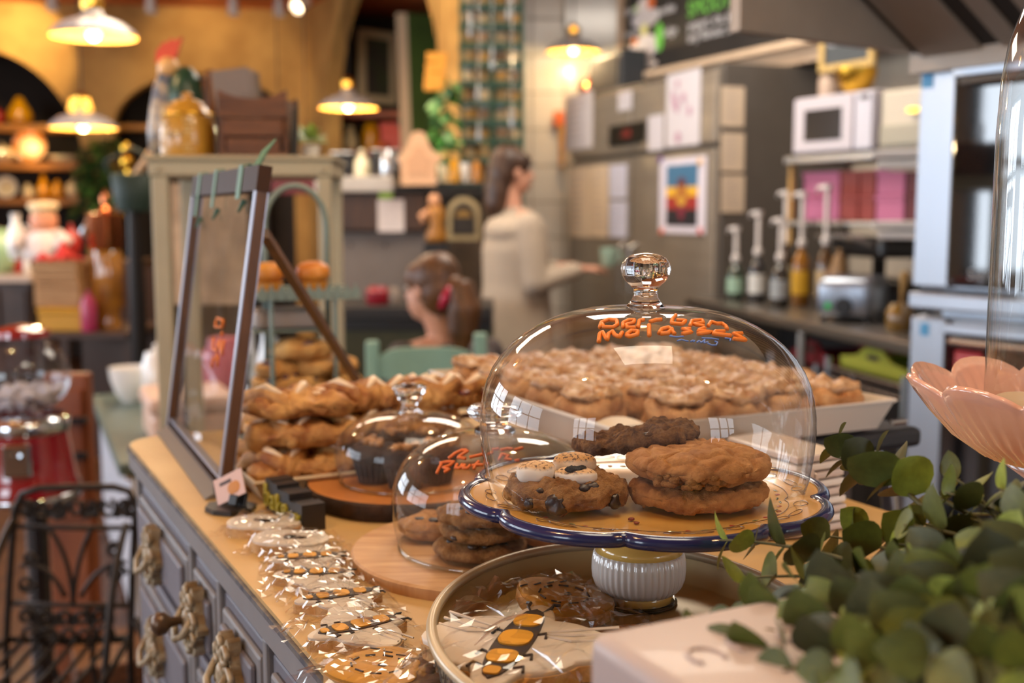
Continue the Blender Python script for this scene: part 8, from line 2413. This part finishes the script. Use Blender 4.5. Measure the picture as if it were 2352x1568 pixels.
for k, (px, w_) in enumerate(((620, 36), (722, 40))):
    x = rk(px, 640)[0]; r_ = w_ / FPX * RY
    c = RK.w(x, 0.02, zT + 0.0006)
    t2_ = thing('glazed_bun', ['orange glazed bun at the left of the upper tier', 'orange glazed bun at the right of the upper tier'][k], 'bun', c)
    MB().lathe([(r_ * 0.7, 0), (r_ * 0.9, 0.020)], 48, c, fn=lambda a, i: 1 + 0.05 * math.cos(a * 16), cap=True).build('paper_case', M_bcase, t2_)
    xf(lump(r_, 0.036, 600 + k, 0.06, 20, 20, 40, 2.4), T(c + V((0, 0, 0.017)))).build('crown', M_bun, t2_, True)
M_sco = mat('scone_golden', 'b07a3c', 0.7, col2='d3a764', vs_=24, bump=0.7, bs=80)
M_ble = mat('blueberry', '3a2440', 0.5)
scl = [(640, 0.03, 0, 'bottom left scone on the lower tier'), (715, 0.03, 0, 'bottom middle scone on the lower tier'), (790, 0.04, 0, 'bottom right scone on the lower tier'), (645, 0.03, 1, 'middle left scone on the lower tier'), (735, 0.03, 1, 'middle right scone with dark berry drip on the lower tier'), (700, 0.03, 2, 'topmost scone with purple berries on the lower tier'), (785, 0.04, 1, 'pale scone at the right of the second layer on the lower tier')]
for k, (px, dd, ly, lab) in enumerate(scl):
    c = RK.w(rk(px, 880)[0], dd + 0.0, zL + 0.0008 + 0.026 * ly)
    t2_ = thing('scone', lab, 'scone', c)
    xf(lump(0.042 if ly < 2 else 0.052, 0.030 if ly < 2 else 0.036, 620 + k, 0.2, 34, 22, 46, 3.0, 0.8, 0.1, 0.12), T(c) @ rot('Z', k * 1.3)).build('crust', M_sco, t2_, True)
    rr = random.Random(k)
    for j in range(5 if ly == 2 else 2):
        a = -PI / 2 + rr.uniform(-0.9, 0.9)
        xf(lump(0.008 if ly == 2 else 0.006, 0.008, 650 + j + 9 * k, 0.2, 60, 10, 18), T(c + V((0.034 * math.cos(a), 0.030 * math.sin(a), 0.016 + rr.uniform(0, 0.012))))).build('berry', M_ble, t2_, True)

# ------------------------------------------------------------------ tray of glazed rolls on the chrome legged cart
ztr = 1.07
kk = FPX * (CAMZ - ztr)
nc = PZ(1412, 978, ztr)
TFm = Frame(nc, (EP.x, EP.y))
Lr, Wr = 0.385, 0.47
t = thing('serving_cart', 'black topped serving cart with bent chrome legs behind the dresser', 'cart', TFm.w(Lr / 2, Wr / 2, 0))
zs0 = ztr - 0.038
q_ = PZ(2032, 955, zs0)
uu = (q_ - TFm.o).dot(TFm.a)
M_slab = mat('black_slab', '23262c', 0.4)
MB().bbox(0.10, Lr + 0.075, -0.005, Wr * 0.98, zs0 - 0.028, zs0 - 0.002, 0.008, TFm.m).build('top', M_slab, t)
MB().tube([TFm.w(Lr + 0.035, -0.012, zs0 + 0.010), TFm.w(Lr + 0.012, -0.012, zs0 + 0.010)], 0.004, 8).build('rail', M_chrome, t)
for (x, y) in ((Lr + 0.05, 0.03), (Lr + 0.05, Wr - 0.05), (0.335, Wr - 0.03)):
    s = 1 if x > 0.2 else -1
    pts = bez(TFm.w(x - 0.05 * s, y, zs0 - 0.030), TFm.w(x - 0.01 * s, y, zs0 - 0.034), TFm.w(x + 0.008 * s, y, zs0 - 0.07), TFm.w(x + 0.012 * s, y, zs0 - 0.16), 12) + [TFm.w(x + 0.012 * s, y, 0.0)]
    MB().tube(pts, 0.011, 12).build('leg', M_chrome, t, True)
MB().tube([TFm.w(0.32, Wr - 0.05, 0.35), TFm.w(Lr + 0.06, Wr - 0.05, 0.35)], 0.009, 10).build('stretcher', M_chrome, t, True)
t = thing('roll_tray', 'white rectangular tray of glazed pull-apart rolls behind the large dome', 'tray', TFm.w(Lr / 2, Wr / 2, ztr - 0.03))
tray(TFm, Lr, Wr, ztr - 0.036, ztr, t, mat('white_enamel_tray', 'cfc6ba', 0.35), 0.004, 0.014)
pr_ = []
M_roll = mat('roll_crust', '96602f', 0.6, col2='c99a68', vs_=34, bump=0.6, bs=90)
M_rgl = mat('roll_glaze', 'b99a78', 0.4, col2='8e5f34', vs_=45)
cnt = 0
for i in range(5):
    for j in range(6):
        if i == 0 and j == 0: continue
        c = TFm.w(0.040 + 0.076 * i, 0.042 + 0.077 * j, ztr - 0.0312)
        if len(pr_) < 4:
            t2_ = thing('glazed_roll', 'x', 'roll', c, 'glazed rolls on the white tray')
            xf(lump(0.0415, 0.048, 700 + cnt, 0.26, 26, 24, 50, 3.2, 1.0, 0.08, 0.12), T(c)).build('crust', M_roll, t2_, True)
            xf(lump(0.036, 0.016, 720 + cnt, 0.5, 60, 18, 44, 2.6, 1.0, 0, 0.12), T(c + V((0, 0, 0.035)))).build('glaze', M_rgl, t2_, True)
            rr = random.Random(cnt)
            for k in range(4):
                a = rr.uniform(0, 6.28)
                MB().tube([c + V((0.02 * math.cos(a + e), 0.02 * math.sin(a + e), 0.049 + 0.003 * math.sin(e * 3))) for e in (0, 0.4, 0.8, 1.2)], 0.0034, 6).build('icing_drip', mat('icing_white', 'cdb8a2', 0.4), t2_, True)
            pr_.append(t2_)
        else:
            t2_ = clone(pr_[cnt % 4], c, rotz=cnt * 1.7)
        t2_['label'] = 'glazed roll %s along, %s across, counted from the near corner of the white tray' % (('first', 'second', 'third', 'fourth', 'fifth')[i], ('first', 'second', 'third', 'fourth', 'fifth', 'sixth')[j])
        t2_['group'] = 'glazed rolls on the white tray'
        cnt += 1
pp = TFm.w(0.04, 0.042, ztr - 0.031)
o = MB().grid(lambda u, v: V((pp.x, pp.y, pp.z)) + EP * (u - 0.45) * 0.10 + EA * (v - 0.5) * -0.085 + V((0, 0, 0.026 * math.sin(PI * u) * (0.5 + 0.5 * math.sin(v * 2.4)) + 0.002)), 12, 10).build('baking_paper', mat('baking_paper', 'd8cfc2', 0.7), None, True)
tag(o, 'crumpled white baking paper in the near corner of the roll tray', 'paper')

# ------------------------------------------------------------------ white things right of the stand
w0 = onD(1640, 1392); 
WD = 1.10
wf = Frame(P(1640, 1300, WD), (0.97, 0.22))
wx1 = wf.uv(1858, 1200)[0]
t = thing('napkin_caddy', 'white embossed ceramic caddy standing behind the oval pan', 'caddy', wf.w(wx1 / 2, 0.04, Z0))
zw = wf.uv(1850, 1085)[1]
M_por = mat('white_porcelain', 'd0c4be', 0.18, coat=0.7)
MB().bbox(-0.02, wx1, 0, 0.07, Z0 + 0.001, zw, 0.006, wf.m, 3).build('body', M_por, t, True, 40)
for k in range(2):
    MB().bbox(wx1 + 0.001 + 0.005 * k, wx1 + 0.0045 + 0.005 * k, 0.0, 0.062, Z0 + 0.001, zw + 0.004 - 0.006 * k, 0.001, wf.m).build('edge_slat', M_por, t)
for k, (px, py, an) in enumerate(((1692, 1265, 0.7), (1712, 1250, 0.3), (1735, 1290, -0.5), (1700, 1300, 1.4), (1790, 1270, 0.2), (1800, 1310, 1.0))):
    s_, z_ = wf.uv(px, py)
    MB().ball((0, 0, 0), (0.012, 0.0016, 0.005), 12, wf.m @ T(s_, 0, z_) @ rot('Y', an)).build('embossed_leaf', M_por, t, True)
npq = wf.w(wx1 + 0.034, 0.04, Z0)
np_ = thing('napkin_stack', 'stack of white paper bags behind the plant, right of the caddy', 'napkins', npq)
NF = Frame(npq, (0.9, 0.43))
for k in range(9):
    MB().bbox(-0.020 + 0.0012 * (k % 3), 0.050 - 0.001 * k, -0.02, 0.10, Z0 + 0.001 + 0.0095 * k, Z0 + 0.0085 + 0.0095 * k, 0.002, NF.m @ rot('Y', -0.03)).build('bag', M_white if k % 2 else M_por, np_)

# ------------------------------------------------------------------ white porcelain box in the foreground
zb_ = 1.103
C = PZ(1358, 1450, zb_)
BX = Frame(C, (EP.x, EP.y))
t = thing('porcelain_box', 'glossy white porcelain box with embossed letters in the foreground', 'box', BX.w(0.09, -0.06, Z0))
M_pbx = mat('porcelain_box_white', 'aca09e', 0.42, coat=0.08, spec=0.25)
Lb_, Wb_ = 0.20, 0.135
MB().bbox(0, Lb_, -Wb_, 0, Z0 + 0.0006, zb_ - 0.071, 0.006, BX.m, 3).build('body', M_pbx, t, True, 40)
MB().bbox(-0.002, Lb_ + 0.002, -Wb_ - 0.002, 0.002, zb_ - 0.070, zb_, 0.0085, BX.m, 4).build('lid', M_pbx, t, True, 40)
for k in range(5):
    MB().tube([BX.w(0.03 + 0.026 * k + 0.008 * math.cos(a), -0.05 + 0.010 * math.sin(a) + 0.004 * (k % 2), zb_ + 0.0002) for a in [(-0.6 + 4.4 * i / 14) for i in range(15)]], 0.0013, 6).build('embossed_letter', M_pbx, t, True)

# ------------------------------------------------------------------ pink petal dish with tall glass cloche
GY_ = 0.90
gc = V(((2465 - 1176) / FPX * GY_, GY_, 0))
zrim = P(2090, 905, GY_).z
Rg = gc.x - P(2092, 905, GY_).x
t = thing('petal_dish', 'pale pink petal edged pedestal dish under a tall glass cloche', 'dish', (gc.x, gc.y, Z0))
M_pk = mat('pink_glaze', 'd8aa98', 0.12, coat=1.0, col2='d09e8a', vs_=12)
def petal(th): 
    return abs(math.cos(th * 5 + 0.5)) ** 0.6
mb = MB(); rs = []
NSg = 200
for q_, z_ in ((0.05, -0.062), (0.25, -0.060), (0.5, -0.050), (0.7, -0.034), (0.85, -0.017), (0.95, -0.004), (1.0, 0.004), (0.985, 0.008), (0.93, 0.0), (0.82, -0.014), (0.66, -0.030), (0.45, -0.043), (0.2, -0.050), (0.02, -0.051)):
    ring = []
    for k in range(NSg):
        th = 2 * PI * k / NSg; pe = petal(th)
        e = max(0, (q_ - 0.35) / 0.65)
        rr_ = Rg * q_ * (1 - 0.13 * (1 - pe) * e ** 1.3)
        flu = 0.0022 * math.sin(th * 60) * e * (1 - e) * 2.5
        ring.append((gc.x + rr_ * math.cos(th), gc.y + rr_ * math.sin(th), zrim + z_ + 0.014 * pe * e ** 2 - 0.006 * e + flu))
    rs.append(ring)
mb.rings(rs)
mb.build('petal_bowl', M_pk, t, True)
MB().lathe([(0.055, Z0 + 0.001), (0.058, Z0 + 0.006), (0.03, Z0 + 0.02), (0.02, Z0 + 0.04), (0.022, zrim - 0.075), (0.05, zrim - 0.055)], 40, (gc.x, gc.y, 0), cap=True).build('pedestal', M_pk, t, True)
t = thing('glass_cloche', 'tall clear glass cloche standing on the pink petal dish at the right edge', 'cloche', (gc.x, gc.y, zrim - 0.04))
rc = gc.x - P(2293, 500, GY_).x
zc1 = P(2350, 0, GY_).z
MB().lathe([(rc * 0.99, zrim - 0.038), (rc, zrim + 0.02), (rc, P(0, 300, GY_).z), (rc * 0.97, P(0, 180, GY_).z), (rc * 0.90, P(0, 90, GY_).z), (rc * 0.76, P(0, 10, GY_).z), (rc * 0.55, P(0, -40, GY_).z), (rc * 0.25, P(0, -70, GY_).z), (0.006, P(0, -78, GY_).z)], 80, (gc.x, gc.y, 0)).build('bell', thin_glass('cloche_glass', 'f6f8f8', 0.05, 0.9, 0.0, 0.0, 2.6), t, True)
MB().ball((gc.x, gc.y, P(0, -100, GY_).z), 0.02, 20).build('knob', M_kn, t, True)
MB().tube([(gc.x + rc * 0.99 * math.cos(a), gc.y + rc * 0.99 * math.sin(a), zrim - 0.037) for a in [2 * PI * k / 60 for k in range(60)]], 0.002, 8, closed=True).build('rim', thin_glass('rim_glass', 'e4e8e8', 0.10, 0.85, 0.02), t, True)
c = V((gc.x, gc.y, zrim - 0.049))
t = thing('sponge_cake', 'golden cake on the pink petal dish inside the cloche', 'cake', c)
xf(lump(0.07, 0.04, 800, 0.1, 30, 24, 50, 4.0), T(c)).build('sponge', mat('sponge_gold', 'c9923c', 0.7, col2='b47a2c', vs_=30, bump=0.5, bs=90), t, True)
xf(lump(0.055, 0.008, 801, 0.3, 40, 14, 40, 3.0), T(c + V((0, 0, 0.037)))).build('icing', M_icg, t, True)

# ------------------------------------------------------------------ eucalyptus plant in the foreground
pcx = PZ(2120, 1640, Z0)
pb_ = V((0.335, 0.60, Z0))
t = thing('eucalyptus_plant', 'leafy green eucalyptus plant in the right foreground', 'plant', pb_)
MB().lathe([(0.040, 0.001), (0.045, 0.004), (0.055, 0.070), (0.058, 0.074), (0.054, 0.074), (0.05, 0.062), (0.002, 0.060)], 40, pb_).build('pot', mat('plant_pot', 'a89c90', 0.5), t, True, 40)
gcol = ['3c431b', '4f5a1f', '474d24', '59602e', '353a1c', '535638', '667026', '84923a']
lms = [leaf_mesh('leaf', 0.036, 0.033, mat('eucalyptus_' + c, c, 0.5, col2=None, var=0.18, vs_=80), 0.22, 7, 1.0) for c in gcol]
M_stm = mat('eucalyptus_stem', '4c4a26', 0.6)
tips = [(1912, 1018, 0.78), (1930, 1050, 0.76), (1652, 1240, 0.74), (1690, 1330, 0.70), (1700, 1440, 0.58), (1588, 1460, 0.56), (1600, 1540, 0.50), (2185, 1095, 0.70), (2170, 1130, 0.68), (2290, 1120, 0.66), (2110, 1200, 0.70), (2075, 1205, 0.66), (1975, 1215, 0.74), (1890, 1230, 0.74), (2330, 1190, 0.60), (2250, 1260, 0.58),
        (2330, 1290, 0.52), (2180, 1320, 0.54), (2080, 1300, 0.60), (1990, 1330, 0.62), (1900, 1330, 0.64), (1820, 1350, 0.62), (1760, 1420, 0.56), (1830, 1440, 0.54), (1900, 1440, 0.52), (1990, 1430, 0.50), (2100, 1420, 0.48), (2220, 1420, 0.46), (2320, 1420, 0.44), (1720, 1520, 0.50), (1800, 1540, 0.47), (1900, 1540, 0.45), (2010, 1530, 0.44), (2130, 1520, 0.43), (2260, 1520, 0.42), (2340, 1545, 0.41), (2040, 1250, 0.68), (2230, 1190, 0.66)]
rr = random.Random(12)
nl = 0
for si, (px, py, D) in enumerate(tips):
    tip = P(px, py, D)
    a0 = rr.uniform(0, 6.28)
    root = pb_ + V((0.03 * math.cos(a0), 0.03 * math.sin(a0), 0.060))
    hz_ = max(tip.z, root.z) + 0.02
    mid1 = root.lerp(tip, 0.3) + V((0, 0, 0.045)); mid2 = root.lerp(tip, 0.75) + V((0, 0, 0.022))
    pts = bez(root, mid1, mid2, tip, 16)
    MB().tube(pts, [0.0016] * 10 + [0.0013, 0.0012, 0.001, 0.0009, 0.0008, 0.0006], 6).build('stem', M_stm, t, True)
    L = sum((pts[k + 1] - pts[k]).length for k in range(15))
    pairs = 4
    for k in range(pairs):
        if nl >= 292: break
        q_ = 1 - 0.032 * (k + 0.35) / L * 0.75
        if q_ < 0.25: continue
        f_ = q_ * 15; i_ = min(14, int(f_)); p = pts[i_].lerp(pts[i_ + 1], f_ - i_)
        tg = (pts[i_ + 1] - pts[i_]).normalized()
        ang = k * PI / 2 + a0
        o1 = tg.orthogonal().normalized(); o2 = tg.cross(o1)
        for s in (-1, 1):
            if nl >= 292: break
            d = ((o1 * math.cos(ang) + o2 * math.sin(ang)) * s + tg * 0.55 + V((0, 0, -0.12))).normalized()
            sz = (0.55 + 0.14 * k) * rr.uniform(0.85, 1.15)
            put_leaf(lms[(si * 3 + k + (s > 0) + (2 if k == 0 else 0)) % 8 if k else rr.choice((6, 7, 1, 3))], p, d, tg + V((0, -0.3, 0.4)), sz, t); nl += 1

# small dark red sign seen through the cabinet
RS = Frame(P(622, 420, 4.35), (1, 0.0))
a0, a1, zb, z1 = panel(RS, 624, 396, 722, 446)
t = thing('hanging_sign', 'dark red sign hanging behind the right side of the cream cabinet', 'sign', RS.w((a0 + a1) / 2, 0, zb))
MB().bbox(a0, a1, 0, 0.012, zb, z1, 0.004, RS.m).build('board', mat('dark_red_board', '7a2a2e', 0.5, var=0.1), t)
for a in (a0 + 0.03, a1 - 0.03): MB().cyl(RS.w(a, 0.006, z1), RS.w(a, 0.006, CEIL), 0.002, seg=5).build('cord', M_iron, t)
